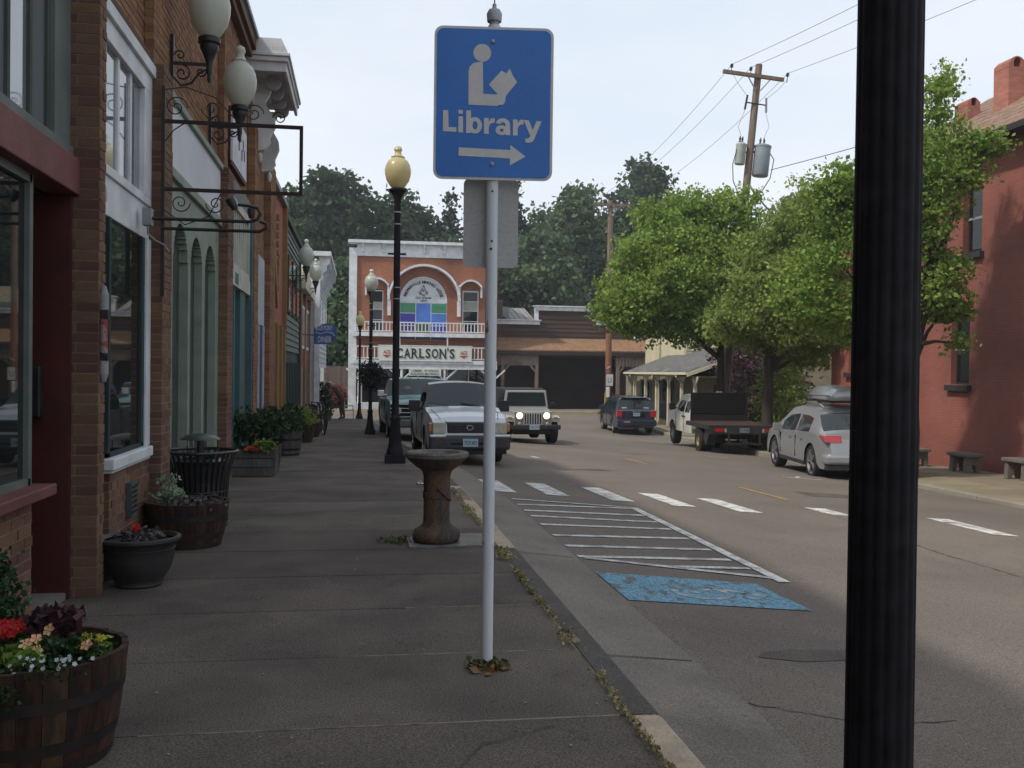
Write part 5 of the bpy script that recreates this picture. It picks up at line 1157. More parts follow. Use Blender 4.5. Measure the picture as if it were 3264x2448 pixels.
# blue pickup farther behind
PBL = mat('blue_car_paint', (0.03, 0.12, 0.36), None, 1, .3, coat=.4)
t3_ = thing('parked_car', 'bright blue pickup mostly hidden between silver pickup and off-roader', 'pickup truck', (4.45, 39.5, road(4.4, 39.5)), R(180))
sp = dict(W=1.95, top=[(-2.7, 1.15), (-.5, 1.15), (-.4, 1.72), (-.2, 1.84), (.4, 1.85), (.7, 1.80), (1.25, 1.24), (2.4, 1.14), (2.6, 1.0), (2.64, .6)],
          belt=[(-2.7, 1.1), (2.6, 1.0)], bottom=.45, tumble=.16, yr=-1.7, yf=1.75, ar=.45, wr=.39, tw=.25, rim=.2, windows=[(-.3, .85)], wind=(.70, 1.25), rearw=(-.48, -.42), uz=.9)
loft(t3_, sp, PBL); fb(t3_, 'grille', BPLAST, -.6, .6, 2.62, 2.67, .75, 1.0, .01)
for sd in (1, -1): fb(t3_, 'headlight', HLAMP, sd*.65, sd*.9, 2.6, 2.67, .78, .98, .01)
fb(t3_, 'bumper', BPLAST, -.97, .97, 2.62, 2.8, .5, .7, .02)
# dark blue SUV parked at right kerb, rear view
PDB = mat('dark_blue_car_paint', (0.022, 0.027, 0.052), None, 1, .25, coat=.6, spec=.5)
sx_, sy_ = 12.42, 44.3
sv = thing('suv', 'dark blue parked SUV seen from behind in front of the posts of porch', 'car', (sx_, sy_, road(sx_, sy_)+.02), R(-4))
sp = dict(W=1.83, top=[(-2.32, .62), (-2.27, 1.05), (-2.2, 1.12), (-1.98, 1.60), (-1.8, 1.68), (0, 1.72), (.55, 1.66), (1.3, 1.16), (1.4, 1.10), (2.1, 1.0), (2.3, .8), (2.34, .6)],
          belt=[(-2.3, 1.08), (1.3, 1.08), (2.3, .78)], bottom=.30, tumble=.20, yr=-1.36, yf=1.36, ar=.40, wr=.355, tw=.225, rim=.23,
          windows=[(-1.75, -.85), (-.75, .1), (.2, .95)], wind=(.58, 1.32), rearw=(-2.19, -1.98), nose=.10)
loft(sv, sp, PDB)
for sd in (1, -1):
    part('tail_lamp', MB().box(sd*.66, sd*.90, -2.37, -2.14, .78, 1.09), RLAMP, sv, bevel=.03)
    part('roof_rail', MB().tube([(sd*.62, -1.6, 1.70), (sd*.62, -1.3, 1.75), (sd*.62, .2, 1.76), (sd*.62, .4, 1.72)], .018, 6), BPLAST, sv)
fb(sv, 'spoiler', PDB, -.66, .66, -2.08, -1.86, 1.625, 1.665, .012)
fb(sv, 'plate_recess', UNDER, -.38, .38, -2.33, -2.30, .80, 1.0, .01); plate(sv, -2.338, .90, 'ZKF 631', -1)
fb(sv, 'bumper', PDB, -.91, .91, -2.43, -2.2, .38, .66, .05); fb(sv, 'rear_sticker', mat('pink_sticker', (0.4, .2, .26), None), -.6, -.3, -2.44, -2.43, .54, .6, .002)
fb(sv, 'licence_frame', CHROME, -.22, .22, -2.338, -2.325, 1.0, 1.03, .003); mirror(sv, .9, .95, 1.1, PDB)
for x_ in (-.52, .48): part('window_sticker', MB().box(x_-.12, x_+.1, -2.17, -2.155, 1.16, 1.22), SIGNW, sv)
# white flatbed truck, rear view
PWH = mat('worn_white_truck_paint', (0.55, 0.54, 0.48), (0.46, 0.45, 0.40), 1.5, .45, coat=.2)
DECK = mat('rusty_black_deck', (0.03, 0.022, 0.02), (0.075, 0.032, 0.022), 4, .8)
fx, fy = 12.3, 32.0
fl = thing('flatbed_truck', 'white flatbed truck with black headache rack and black deck parked at right kerb', 'truck', (fx, fy, road(fx, fy)+.02), R(-5))
sp = dict(W=1.98, top=[(.15, 1.25), (.2, 1.72), (.45, 1.90), (1.6, 1.93), (1.95, 1.86), (2.55, 1.42), (2.7, 1.33), (3.5, 1.26), (3.75, 1.1), (3.78, .6)],
          belt=[(.15, 1.24), (2.5, 1.28), (3.75, 1.0)], bottom=.55, tumble=.17, yr=-1.42, yf=2.75, ar=.50, wr=.42, tw=.26, rim=.22,
          windows=[(.4, 1.0), (1.1, 2.1)], wind=(1.98, 2.6), rearw=(.17, .3), nose=.06, uz=1.0, spokes=6)
loft(fl, sp, PWH)
part('deck', MB().box(-1.12, 1.12, -2.85, .05, .93, .99), DECK, fl, bevel=.01); part('deck_edge', MB().box(-1.13, 1.13, -2.90, -2.85, .72, 1.0), BPLAST, fl)
for k in range(7): part('deck_plank', MB().box(-1.1+k*.315, -1.1+k*.315+.30, -2.83, .0, .991, 1.005), DECK, fl)
for sd in (1, -1):
    part('deck_rail', MB().box(sd*1.12, sd*1.15, -2.88, .05, .86, .99), BPLAST, fl)
    part('tail_lamp', MB().box(sd*.68, sd*.95, -2.92, -2.90, .79, .90), RLAMP, fl); part('backup_lamp', MB().box(sd*.58, sd*.64, -2.92, -2.90, .78, .9), HLAMP, fl)
    part('mud_flap', MB().prism([(-2.75, .9), (-2.1, .9), (-1.9, .5), (-2.2, .32)], sd*.75, sd*1.05, 'yz'), BPLAST, fl)
    part('rack_post', MB().box(sd*.94, sd*1.0, -.03, .04, .99, 1.96), BLACK, fl)
    part('rear_wheel_outer', MB(), TYRE, fl) if False else wheel(fl, sd*1.0, -1.42, .42, .22, .2, sd, mat('gold_rim', (0.42, .33, .15), None, 3, .4, metal=.5), 0)
rk = part('headache_rack', MB().box(-1.0, 1.0, -.03, .04, 1.93, 1.98).box(-1.0, 1.0, -.03, .04, .99, 1.22), BLACK, fl)
for k in range(8): part('louvre', MB().box(-.94, .94, -.02, .03, 1.28+k*.08, 1.32+k*.08), BLACK, rk)
part('rack_mesh', MB().box(-.94, .94, .035, .045, 1.2, 1.93), mat('perforated_black', (0.012, .012, .013), None, 3, .7), rk)
part('beacon', MB().box(-.1, .1, -.02, .05, 1.98, 2.03), mat('beacon_grey', (.3, .25, .22), None), fl)
part('frame', MB().box(-.45, .45, -2.7, 2.4, .55, .75).box(-.9, .9, -2.6, -2.55, .42, .5), UNDER, fl); part('hitch', MB().box(-.55, .55, -2.95, -2.88, .38, .44).box(-.08, .08, -3.02, -2.9, .42, .56), IRON, fl)
for sd in (-.5, .5): part('hitch_strut', MB().box(sd-.03, sd+.03, -2.93, -2.88, .42, .74), IRON, fl)
plate(fl, -2.91, .845, 'T 734', -1, mat('plate_dull', (.2, .22, .25), None)); mirror(fl, 1.05, 2.1, 1.38, BPLAST, 1.2)
part('door_seam', MB().box(-.995, -.985, 1.02, 1.035, .6, 1.25).box(-.995, -.985, 2.2, 2.215, .6, 1.25), UNDER, fl)
for y_ in (1.15, .85): part('door_handle', MB().box(-1.01, -.985, y_, y_+.13, 1.08, 1.13), UNDER, fl)
# silver crossover with roof box
PSC = mat('silver_crossover_paint', (0.32, 0.33, 0.34), (0.31, .32, .33), 1, .28, metal=.45, coat=.6, spec=.5, grain=.01)
cx_, cy_ = 11.25, 21.9
cr_ = thing('crossover_car', 'silver crossover with silver roof box parked at right, partly behind near black pole', 'car', (cx_, cy_, road(cx_, cy_)+.02), R(-8))
sp = dict(W=1.92, top=[(-2.37, .58), (-2.33, .95), (-2.22, 1.07), (-2.10, 1.16), (-1.55, 1.50), (-.9, 1.64), (-.1, 1.67), (.45, 1.60), (1.25, 1.15), (1.4, 1.08), (2.1, .98), (2.32, .82), (2.4, .55)],
          belt=[(-2.35, 1.0), (-1.6, 1.06), (1.3, .98), (2.3, .75)], bottom=.28, tumble=.24, yr=-1.43, yf=1.42, ar=.43, wr=.385, tw=.25, rim=.28,
          windows=[(-1.25, -.35), (-.25, .85)], wind=(.45, 1.28), rearw=(-2.08, -1.5), nose=.16)
loft(cr_, sp, PSC)
for sd in (1, -1):
    part('tail_lamp', MB().prism([(-2.36, .88), (-2.30, 1.02), (-1.98, 1.03), (-1.95, .97)], sd*.55, sd*.935, 'yz'), RLAMP, cr_, bevel=.02)
    part('rear_reflector', MB().box(sd*.5, sd*.88, -2.42, -2.30, .44, .49), RLAMP, cr_)
    for y_ in (.0, -.85): part('door_handle', MB().box(sd*.955, sd*.98, y_, y_+.16, .86, .89), CHROME, cr_)
    part('roof_rail', MB().tube([(sd*.58, -1.2, 1.62), (sd*.58, -.9, 1.70), (sd*.58, .1, 1.72), (sd*.58, .3, 1.66)], .016, 6), CHROME, cr_)
fb(cr_, 'bumper', PSC, -.93, .93, -2.44, -2.1, .40, .62, .06); fb(cr_, 'lower_bumper', BPLAST, -.88, .88, -2.40, -2.1, .26, .42, .03)
plate(cr_, -2.40, .76, 'HXM 59', -1); fb(cr_, 'chrome_strip', CHROME, -.3, .3, -2.40, -2.36, .84, .87, .005)
mirror(cr_, .94, .95, 1.02, PSC)
part('cross_bar', MB().box(-.62, .62, -.95, -.88, 1.71, 1.75), BPLAST, cr_); part('cross_bar', MB().box(-.62, .62, -.05, .02, 1.73, 1.77), BPLAST, cr_)
rb_ = thing('roof_box', 'silver grey streamlined cargo box on the roof of silver crossover', 'cargo box', (cx_, cy_, road(cx_, cy_)+1.78), R(-8))
b = MB(); st = [(-1.25, .30, .02, .16), (-1.2, .40, 0, .26), (-.8, .43, 0, .34), (.1, .42, 0, .36), (.6, .34, 0, .28), (.95, .2, .02, .14), (1.02, .1, .05, .09)]
for y_, w_, z0, z1 in st: b.v += [(-w_, y_, z0+.03), (-w_*.9, y_, z0), (w_*.9, y_, z0), (w_, y_, z0+.03), (w_, y_, z0+(z1-z0)*.45), (w_*.72, y_, z1*.93), (w_*.3, y_, z1), (-w_*.3, y_, z1), (-w_*.72, y_, z1*.93), (-w_, y_, z0+(z1-z0)*.45)]
for i in range(len(st)-1):
    for k in range(10): b.f.append((i*10+k, i*10+(k+1) % 10, (i+1)*10+(k+1) % 10, (i+1)*10+k))
b.f += [tuple(range(10))[::-1], tuple(60+k for k in range(10))]
part('shell', b, PSC, rb_, smooth=50); part('seam', MB().box(-.435, .435, -1.2, .3, .105, .125), CHROME, rb_)

def seams(t, W, ys, z0, z1):
    for y_ in ys:
        for sd in (1, -1): part('door_seam', MB().box(sd*W/2*.975, sd*(W/2+.0035), y_-.006, y_+.006, z0, z1), UNDER, t)
seams(cr_, 1.92, (-.32, .88), .42, .92); seams(sv, 1.83, (-.80, .16, 1.0), .42, 1.0); seams(tk, 1.69, (-.3, .95), .45, .95); seams(t2, 1.96, (-.4, .9), .6, 1.1)
for t_, W_, a, c in ((cr_, 1.92, -.95, .98), (sv, 1.83, -.9, .9)):
    for sd in (1, -1): part('sill_trim', MB().box(sd*W_/2*.93, sd*(W_/2*.985), a, c, .27 if t_ is cr_ else .29, .36), BPLAST, t_)
# ================================================================== CARLSON'S BUILDING (y = 60)
BR2 = bpy.data.materials.new('orange_brick_facade'); BR2.use_nodes = True
def brickmat(m, c1, c2, mo, sc=1.0, rough=.9):
    t = m.node_tree; b = t.nodes['Principled BSDF']; L = t.links.new; co = t.nodes.new('ShaderNodeTexCoord')
    sp_ = t.nodes.new('ShaderNodeSeparateXYZ'); L(co.outputs['Object'], sp_.inputs[0]); ad = t.nodes.new('ShaderNodeMath'); L(sp_.outputs[0], ad.inputs[0]); L(sp_.outputs[1], ad.inputs[1])
    cb = t.nodes.new('ShaderNodeCombineXYZ'); L(ad.outputs[0], cb.inputs[0]); L(sp_.outputs[2], cb.inputs[1])
    br = t.nodes.new('ShaderNodeTexBrick'); L(cb.outputs[0], br.inputs[0]); br.inputs['Scale'].default_value = sc
    br.inputs['Color1'].default_value = (*c1, 1); br.inputs['Color2'].default_value = (*c2, 1); br.inputs['Mortar'].default_value = (*mo, 1)
    br.inputs['Brick Width'].default_value = .213; br.inputs['Row Height'].default_value = .0677; br.inputs['Mortar Size'].default_value = .006
    n = t.nodes.new('ShaderNodeTexNoise'); n.inputs['Scale'].default_value = .5; n.inputs['Detail'].default_value = 6; L(co.outputs['Object'], n.inputs[0])
    mr = t.nodes.new('ShaderNodeMapRange'); mr.inputs[1].default_value = .3; mr.inputs[2].default_value = .7; mr.inputs[3].default_value = .7; mr.inputs[4].default_value = 1.25; L(n.outputs[0], mr.inputs[0])
    hs = t.nodes.new('ShaderNodeHueSaturation'); L(br.outputs[0], hs.inputs['Color']); L(mr.outputs[0], hs.inputs['Value']); L(hs.outputs[0], b.inputs['Base Color'])
    b.inputs['Roughness'].default_value = rough; bp = t.nodes.new('ShaderNodeBump'); bp.inputs['Strength'].default_value = .4; bp.inputs['Distance'].default_value = .004; L(br.outputs['Fac'], bp.inputs['Height']); bp.invert = True; L(bp.outputs[0], b.inputs['Normal'])
brickmat(BR2, (0.31, 0.105, 0.052), (0.24, 0.082, 0.043), (0.22, 0.125, 0.085))
CL = thing('hardware_store_building', "two storey orange brick lodge building with white balconies and CARLSON'S sign", 'building', (3.9, 60, -.9))
P_ = lambda n, b, m, par=None, smooth=None, **k: part(n, b, m, par or CL, smooth, True, **k)
# front wall of brick with openings left between pieces
fw_ = B(-.32, 8.4, 60.3, 72, -1.0, 8.6)
for (xa, xb, za, zb) in ((-.32, .58, 1.9, 8.5), (1.32, 2.3, 1.9, 8.5), (5.25, 6.2, 1.9, 8.5), (7.22, 8.4, 1.9, 8.5), (.58, 1.32, 1.9, 3.9), (6.2, 7.22, 1.9, 3.9), (2.3, 5.25, 1.9, 3.4), (.58, 1.32, 6.5, 8.5), (6.2, 7.22, 6.6, 8.5)):
    fw_.box(xa, xb, 60.0, 60.3, za, zb)
ac = []
for k in range(17):
    a = math.pi*k/16; ac.append((3.775+1.475*math.cos(a), 5.75+1.62*math.sin(a)))
for (xa, za), (xb, zb) in zip(ac, ac[1:]):
    fw_.add([(xa, 60, za), (xb, 60, zb), (xb, 60, 8.5), (xa, 60, 8.5)], [(0, 1, 2, 3)]); fw_.add([(xa, 60, za), (xb, 60, zb), (xb, 60.3, zb), (xa, 60.3, za)], [(0, 1, 2, 3)])
P_('wall', fw_, BR2)
P_('corner_pilaster', B(-.78, -.3, 59.88, 60.4, -.95, 9.0), WHITE)
P_('frieze', B(-.3, 8.5, 59.9, 60.3, 8.52, 9.3), WHITE)
cn = P_('cornice', B(-.85, 8.6, 59.65, 60.5, 9.3, 9.48), WHITE)
for k in range(8): P_('bracket', MB().prism([(59.9, 9.3), (59.7, 9.3), (59.75, 9.1), (59.84, 8.95), (59.8, 8.8), (59.9, 8.7)], .0+k*1.25, .1+k*1.25, 'yz'), WHITE, par=cn)
P_('side_wall', B(-.6, -.32, 60.4, 72, -1, 8.6), WHITE)
# arch hood and side hoods
def arcband(cx, cz, rx, rz, th, a0, a1, y0, y1, n=22):
    b = MB()
    for k in range(n):
        aa, ab = R(a0+(a1-a0)*k/n), R(a0+(a1-a0)*(k+1)/n)
        q = [(cx+rx*math.cos(aa), cz+rz*math.sin(aa)), (cx+rx*math.cos(ab), cz+rz*math.sin(ab)), (cx+(rx+th)*math.cos(ab), cz+(rz+th)*math.sin(ab)), (cx+(rx+th)*math.cos(aa), cz+(rz+th)*math.sin(aa))]
        b.prism(q, y0, y1, 'xz')
    return b
h_ = P_('arch_hood', arcband(3.8, 5.85, 2.12, 2.1, .13, 0, 180, 59.45, 60.0), WHITE)
for x_ in (1.62, 5.92): P_('hood_drop', B(x_-.05, x_+.14, 59.6, 60.0, 4.9, 5.85), WHITE, par=h_)
for xc in (.92, 6.68):
    hh = P_('window_hood', arcband(xc, 6.2, .78, .9, .1, 35, 145, 59.55, 60.0, 10), WHITE)
    for sd in (-1, 1): P_('hood_drop', B(xc+sd*.68-.05, xc+sd*.68+.05, 59.7, 60.0, 6.1, 6.85), WHITE, par=hh)
# tympanum with lodge emblem
ty = P_('tympanum', MB().prism([(3.775+1.47*math.cos(math.pi*k/20), 5.74+1.6*math.sin(math.pi*k/20)) for k in range(21)], 60.05, 60.1, 'xz'), mat('tympanum_white', (0.60, 0.62, 0.64), None, 2, .7))
P_('arch_trim', arcband(3.775, 5.74, 1.40, 1.53, .08, 0, 180, 59.99, 60.06), WHITE)
LTR = mat('dark_sign_letters', (0.04, 0.05, 0.06), None)
s = 'BROWNSVILLE MASONIC LODGE'
for i, chh in enumerate(s):
    if chh == ' ': continue
    a = R(160-140*i/(len(s)-1)); me = text_mesh(chh, .24, .004, .008, LTR)
    o = link('letter', me, ty); o.location = (3.775+1.12*math.cos(a)-3.9, .03, 5.80+1.22*math.sin(a)-.08+.9); o.rotation_euler = (math.pi/2, -(a-math.pi/2), 0)
fit_text('lettering', 'F&A AF&AM', .95, .14, LTR, ty, (3.78-3.9, .04, 5.97+.9), bold=.01); fit_text('lettering', '1893', .42, .12, LTR, ty, (3.78-3.9, .04, 5.80+.9), bold=.01)
em = MB()
for sd in (-1, 1):
    em.bar((3.78, 60.03, 6.83), (3.78+sd*.24, 60.03, 6.25), .05, .03); em.bar((3.78, 60.02, 6.18), (3.78+sd*.30, 60.02, 6.42), .05, .03)
P_('emblem', em, LTR, par=ty); fit_text('lettering', 'G', .13, .16, LTR, ty, (3.78-3.9, .03, 6.42+.9), bold=.02)
# stained glass
def sg(n, c): return mat('stained_'+n, c, None, 2, .25, spec=.6, grain=.03)
cs = {'g': sg('green', (0.03, 0.22, 0.11)), 'b': sg('blue', (0.05, 0.16, 0.55)), 'd': sg('deep_blue', (0.03, 0.02, 0.30)), 'p': sg('purple', (0.08, 0.02, 0.14)), 'k': sg('dark_green', (0.03, .07, .03))}
sf = P_('stained_window_frame', B(2.3, 5.25, 60.06, 60.1, 3.4, 5.74), WHITE)
for x0, x1, z0, z1, c in ((2.36, 3.28, 5.12, 5.7, 'g'), (2.36, 3.28, 4.35, 5.06, 'd'), (2.36, 3.28, 3.45, 4.29, 'p'), (3.34, 4.22, 4.48, 5.7, 'b'), (3.34, 4.22, 3.45, 4.42, 'k'), (4.28, 5.2, 5.12, 5.7, 'g'), (4.28, 5.2, 4.35, 5.06, 'b'), (4.28, 5.2, 3.45, 4.29, 'd')):
    P_('stained_pane', B(x0, x1, 60.04, 60.07, z0, z1), cs[c], par=sf)
for xa, xb, zt in ((.58, 1.32, 6.45), (6.2, 7.22, 6.55)):
    f = P_('window', B(xa, xb, 60.05, 60.1, 3.9, zt), WHITE)
    for z0, z1, m_ in ((3.98, 4.6, 'a'), (4.66, 5.25, 'a'), (5.31, 5.85, 'c'), (5.9, zt-.1, 'a')):
        P_('pane', B(xa+.08, xb-.08, 60.03, 60.055, z0, z1), GLASSD if m_ == 'a' else mat('pale_blind', (0.30, .32, .27), None), par=f)
# balconies
def balcony(z0, z1, xa, xb, yf, skip=None, posts=()):
    d = P_('balcony_deck', B(xa, xb, yf, 60, z0-.16, z0), WHITE)
    P_('deck_fascia', B(xa-.02, xb+.02, yf-.05, yf, z0-.22, z0+.02), WHITE, par=d)
    r_ = P_('balcony_rail', B(xa, xb, yf, yf+.07, z1-.07, z1).box(xa, xb, yf, yf+.06, z0+.08, z0+.14), WHITE)
    x_ = xa+.05
    bl = MB().box(-.03, .03, 0, .05, 0, z1-z0-.2).mesh('baluster', WHITE)
    while x_ < xb:
        if not skip or not (skip[0] < x_ < skip[1]): link('baluster', bl, r_, (x_-3.9, yf+.01-60, z0+.14+.9))
        x_ += .215
    return d
balcony(3.80, 4.48, -.5, 8.1, 58.9); balcony(2.14, 2.98, -.55, 8.15, 58.3, (1.05, 6.62))
P_('lower_wall', B(-.3, 8.3, 59.95, 60.0, 3.0, 3.4).box(-.3, 8.3, 59.96, 60.3, 1.9, 2.0), BR2)
for x_ in (2.3, 5.2): P_('support_bar', B(x_-.04, x_+.04, 58.9, 58.98, 2.98, 3.6), WHITE)
sgn = P_('store_sign', B(1.05, 6.62, 58.2, 58.27, 2.14, 3.0), mat('store_sign_white', (0.62, 0.64, 0.60), (0.55, .58, .54), 2, .6))
P_('sign_border', B(1.0, 6.66, 58.19, 58.22, 3.0, 3.05).box(1.0, 6.66, 58.19, 58.22, 2.09, 2.14), WHITE, par=sgn)
GRN = mat('dark_green_letters', (0.022, 0.045, 0.035), None)
word = "CARLSON'S"; wd_ = [.48, .50, .50, .42, .40, .52, .52, .14, .40]; x_ = 2.08; sx0 = 2.08; tot = sum(wd_)+.03*8; k_ = 3.52/tot
for chh, wc in zip(word, wd_):
    wc *= k_
    if chh == "'": fit_text('letter', "'", .08, .2, GRN, sgn, (x_+wc/2-3.9, -1.83, 2.72+.9), bold=.02)
    else:
        fit_text('letter', chh, wc*.90, .58, GRN, sgn, (x_+wc/2-3.9, -1.83, 2.28+.9), bold=.022)
        sf_ = MB(); 
        if chh in 'ARN':
            for xx in (x_+wc*.10, x_+wc*.88): sf_.box(xx-.075, xx+.075, 58.165, 58.195, 2.28, 2.315)
            if chh != 'A': sf_.box(x_+wc*.10-.075, x_+wc*.10+.075, 58.165, 58.195, 2.83, 2.86)
        if chh == 'L': sf_.box(x_-.03, x_+.14, 58.165, 58.195, 2.83, 2.86)
        if sf_.v: o = P_('serif', sf_, GRN, par=sgn); o['kind'] = 'stuff'
    x_ += wc+.03*k_
for xc in (1.52, 6.13):
    fit_text('lettering', 'ACE', .42, .22, mat('logo_red', (0.45, 0.05, 0.03), None), sgn, (xc-3.9, -1.83, 2.52+.9), bold=.02)
    P_('logo_bar', MB().prism([(xc-.26, 2.45), (xc+.26, 2.45), (xc+.1, 2.36), (xc, 2.30), (xc-.1, 2.36)], 58.18, 58.2, 'xz'), mat('logo_red', (0.45, .05, .03), None), par=sgn)
P_('porch_beam', B(-.55, 8.2, 58.3, 58.45, 1.62, 1.92), WHITE)
for x_ in (-.12, 2.42, 5.0, 7.95):
    po = P_('porch_post', MB().lathe([(.10, -.95), (.10, -.1), (.055, .0), (.075, .5), (.05, .9), (.085, 1.0), (.085, 1.62)], 12, (x_, 58.4, 0)), WHITE)
    for sd in (-1, 1): P_('brace', MB().bar((x_, 58.4, .95), (x_+sd*.75, 58.4, 1.62), .09), WHITE, par=po)
ss = P_('hanging_sign', B(2.85, 4.78, 58.25, 58.3, 1.22, 1.66), mat('store_sign_white', (0.62, .64, .6), None))
fit_text('lettering', 'LUMBER - PLYWOOD', 1.6, .13, GRN, ss, (3.82-3.9, -1.77, 1.46+.9), bold=.01); fit_text('lettering', 'BUILDING MATERIALS', 1.7, .13, GRN, ss, (3.82-3.9, -1.77, 1.27+.9), bold=.01)
P_('ground_wall', B(-.3, 8.3, 60.0, 60.3, -1.0, -.45), WHITE)
for xa, xb in ((.1, 2.0), (2.15, 3.4), (4.3, 5.2), (5.35, 8.2)):
    f = P_('shop_window', B(xa, xb, 60.1, 60.15, -.45, 1.9), GLASSD)
for x_ in (.0, 2.07, 3.45, 4.2, 5.27, 6.6): P_('mullion', B(x_, x_+.07, 60.02, 60.12, -.95, 1.9), WHITE)
P_('store_door', B(3.5, 4.2, 60.06, 60.12, -.9, 1.3), mat('reddish_door', (0.10, .035, .03), None))
for i, x_ in enumerate((2.0, 2.55)):
    lm = thing('lawn_mower', ('orange lawn mower on display at far left under the store porch', 'second orange lawn mower beside the first under the store porch')[i], 'lawn mower', (x_, 58.9, -.88))
    part('deck', MB().box(-.25, .25, -.3, .3, .08, .24), mat('mower_orange', (0.6, 0.14, 0.02), None), lm, bevel=.05); part('engine', MB().lathe([(.13, .24), (.13, .4), (.06, .44)], 12), BPLAST, lm)
    part('handle', MB().tube([(-.2, .25, .2), (-.2, .8, .9), (.2, .8, .9), (.2, .25, .2)], .015, 6), BPLAST, lm)
    for a_ in (-.26, .26):
        for b_ in (-.25, .25): part('wheel', MB().lathe([(.09, -.03), (.09, .03)], 12, (a_, b_, .09), 'x'), TYRE, lm)
# kerb in front of store
tag(part('store_kerb', B(-8, 60, 57.6, 57.8, -1.1, -.86), mat('yellow_curb', (0.5, .34, .07), None)), kind='structure'); tag(part('store_sidewalk', B(-8, 60, 57.8, 62, -1.1, -.87), CONC), kind='structure')

# ================================================================== BROWN LUMBER SHED
LS = thing('lumber_shed', 'long dark brown board building with orange shingle awning and open bays', 'building', (13.5, 62, -.9))
Q_ = lambda n, b, m, par=None, **k: part(n, b, m, par or LS, None, True, **k)
BRB = mat('dark_brown_board', (0.075, 0.045, 0.038), (0.05, 0.032, 0.028), 1.5, .85, stretch=(.3, 1, 3), island=.15, bump=.4)
Q_('wall', B(8.5, 18.0, 62.12, 64, 2.5, 4.6).box(11.3, 15.4, 62.12, 64, 4.6, 5.5), BRB)
Q_('rear_wall', B(8.5, 18.0, 66, 66.2, -1, 4), mat('shed_interior', (0.075, 0.04, 0.034), (0.05, 0.03, 0.026), 1, .9)); Q_('ceiling', B(8.5, 18.6, 61, 66, 2.55, 2.6), mat('shed_interior', (0.03, .015, .013), None))
z = 3.6
while z < 5.45:
    x0, x1 = (8.5, 17.95) if z < 4.55 else (11.35, 15.35)
    Q_('board', MB().prism([(62.12, z), (62.06, z), (62.09, z+.26), (62.12, z+.26)], x0, x1, 'yz'), BRB); z += .275
for n_, x0, x1, z0, z1 in (('cornice', 8.4, 11.5, 4.62, 4.86), ('cornice', 11.15, 15.6, 5.55, 5.8), ('cornice', 15.3, 17.9, 4.68, 4.9)):
    c_ = Q_(n_, B(x0, x1, 61.9, 62.3, z0, z1), WHITE); Q_('cornice_cap', B(x0-.08, x1+.08, 61.8, 62.35, z1, z1+.07), WHITE, par=c_)
Q_('parapet_end', B(11.15, 11.4, 61.95, 62.2, 4.9, 5.55), WHITE)
Q_('metal_roof', MB().prism([(62.3, 4.85), (67, 6.0), (67, 5.9), (62.3, 4.75)], 8.5, 11.3, 'yz'), mat('corrugated_grey_roof', (0.25, .24, .22), (0.19, .18, .17), 2, .6, stretch=(8, .3, 1)))
for k in range(8): Q_('roof_rib', MB().prism([(62.3, 4.90), (67, 6.05), (67, 6.0), (62.3, 4.85)], 8.6+k*.36, 8.63+k*.36, 'yz'), GREYM)
AW = mat('orange_shingle', (0.25, 0.145, 0.082), (0.195, 0.112, 0.065), 3, .95, bump=.8, bscale=12, grain=.2)
aw = Q_('awning', MB().prism([(62.1, 3.75), (60.6, 2.95), (60.6, 2.88), (62.1, 3.62)], 8.5, 18.5, 'yz'), AW)
for k in range(5):
    for j in range(22):
        y_ = 60.62+k*.3; z_ = 2.965+k*.16; x_ = 8.52+j*.452+(.2 if k % 2 else 0)
        Q_('shingle', MB().add([(x_, y_, z_), (x_+.44, y_, z_), (x_+.44, y_+.31, z_+.165), (x_, y_+.31, z_+.165), (x_, y_, z_-.02), (x_+.44, y_, z_-.02)], [(0, 1, 2, 3), (4, 5, 1, 0)]), AW, par=aw)
Q_('awning_beam', B(8.5, 18.55, 60.6, 60.72, 2.62, 2.88), mat('dark_brown_beam', (.04, .026, .024), None))
for xa, xb in ((8.5, 11.2), (16.3, 18.5)):
    v = Q_('batten_valance', B(xa, xb, 60.72, 60.78, 1.95, 2.62), mat('grey_brown_batten', (0.17, 0.13, 0.11), (.12, .095, .08), 2, .9))
    for k in range(int((xb-xa)/.22)): Q_('batten', B(xa+.04+k*.22, xa+.10+k*.22, 60.68, 60.72, 1.92, 2.62), mat('grey_brown_batten', (.17, .13, .11), None), par=v)
WPST = mat('weathered_post', (0.20, .15, .12), (.15, .11, .09), 3)
for x_, sd in ((8.9, 1), (11.1, -1), (16.45, 1)):
    po = Q_('post', B(x_-.1, x_+.1, 60.68, 60.88, -1, 2.0), WPST); Q_('brace', MB().bar((x_, 60.78, 1.45), (x_+sd*.4, 60.78, 1.95), .12), WPST, par=po)
Q_('post', B(18.2, 18.45, 60.68, 60.9, -1, 2.6), WPST); Q_('corner_board', B(17.85, 18.12, 61.9, 62.1, 3.7, 4.7), WHITE)
acu = thing('rooftop_unit', 'small grey air conditioning unit on the roof beside the brick lodge building', 'air conditioner', (9.0, 63.2, 5.2))
part('cabinet', B(-.5, .15, -.3, .4, 0, .95), mat('ac_dark', (.10, .085, .08), None), acu, bevel=.02); part('cabinet', B(.16, .6, -.25, .35, 0, .6), GREYM, acu, bevel=.02); part('top', B(-.52, .17, -.32, .42, .95, 1.0), GREYM, acu)
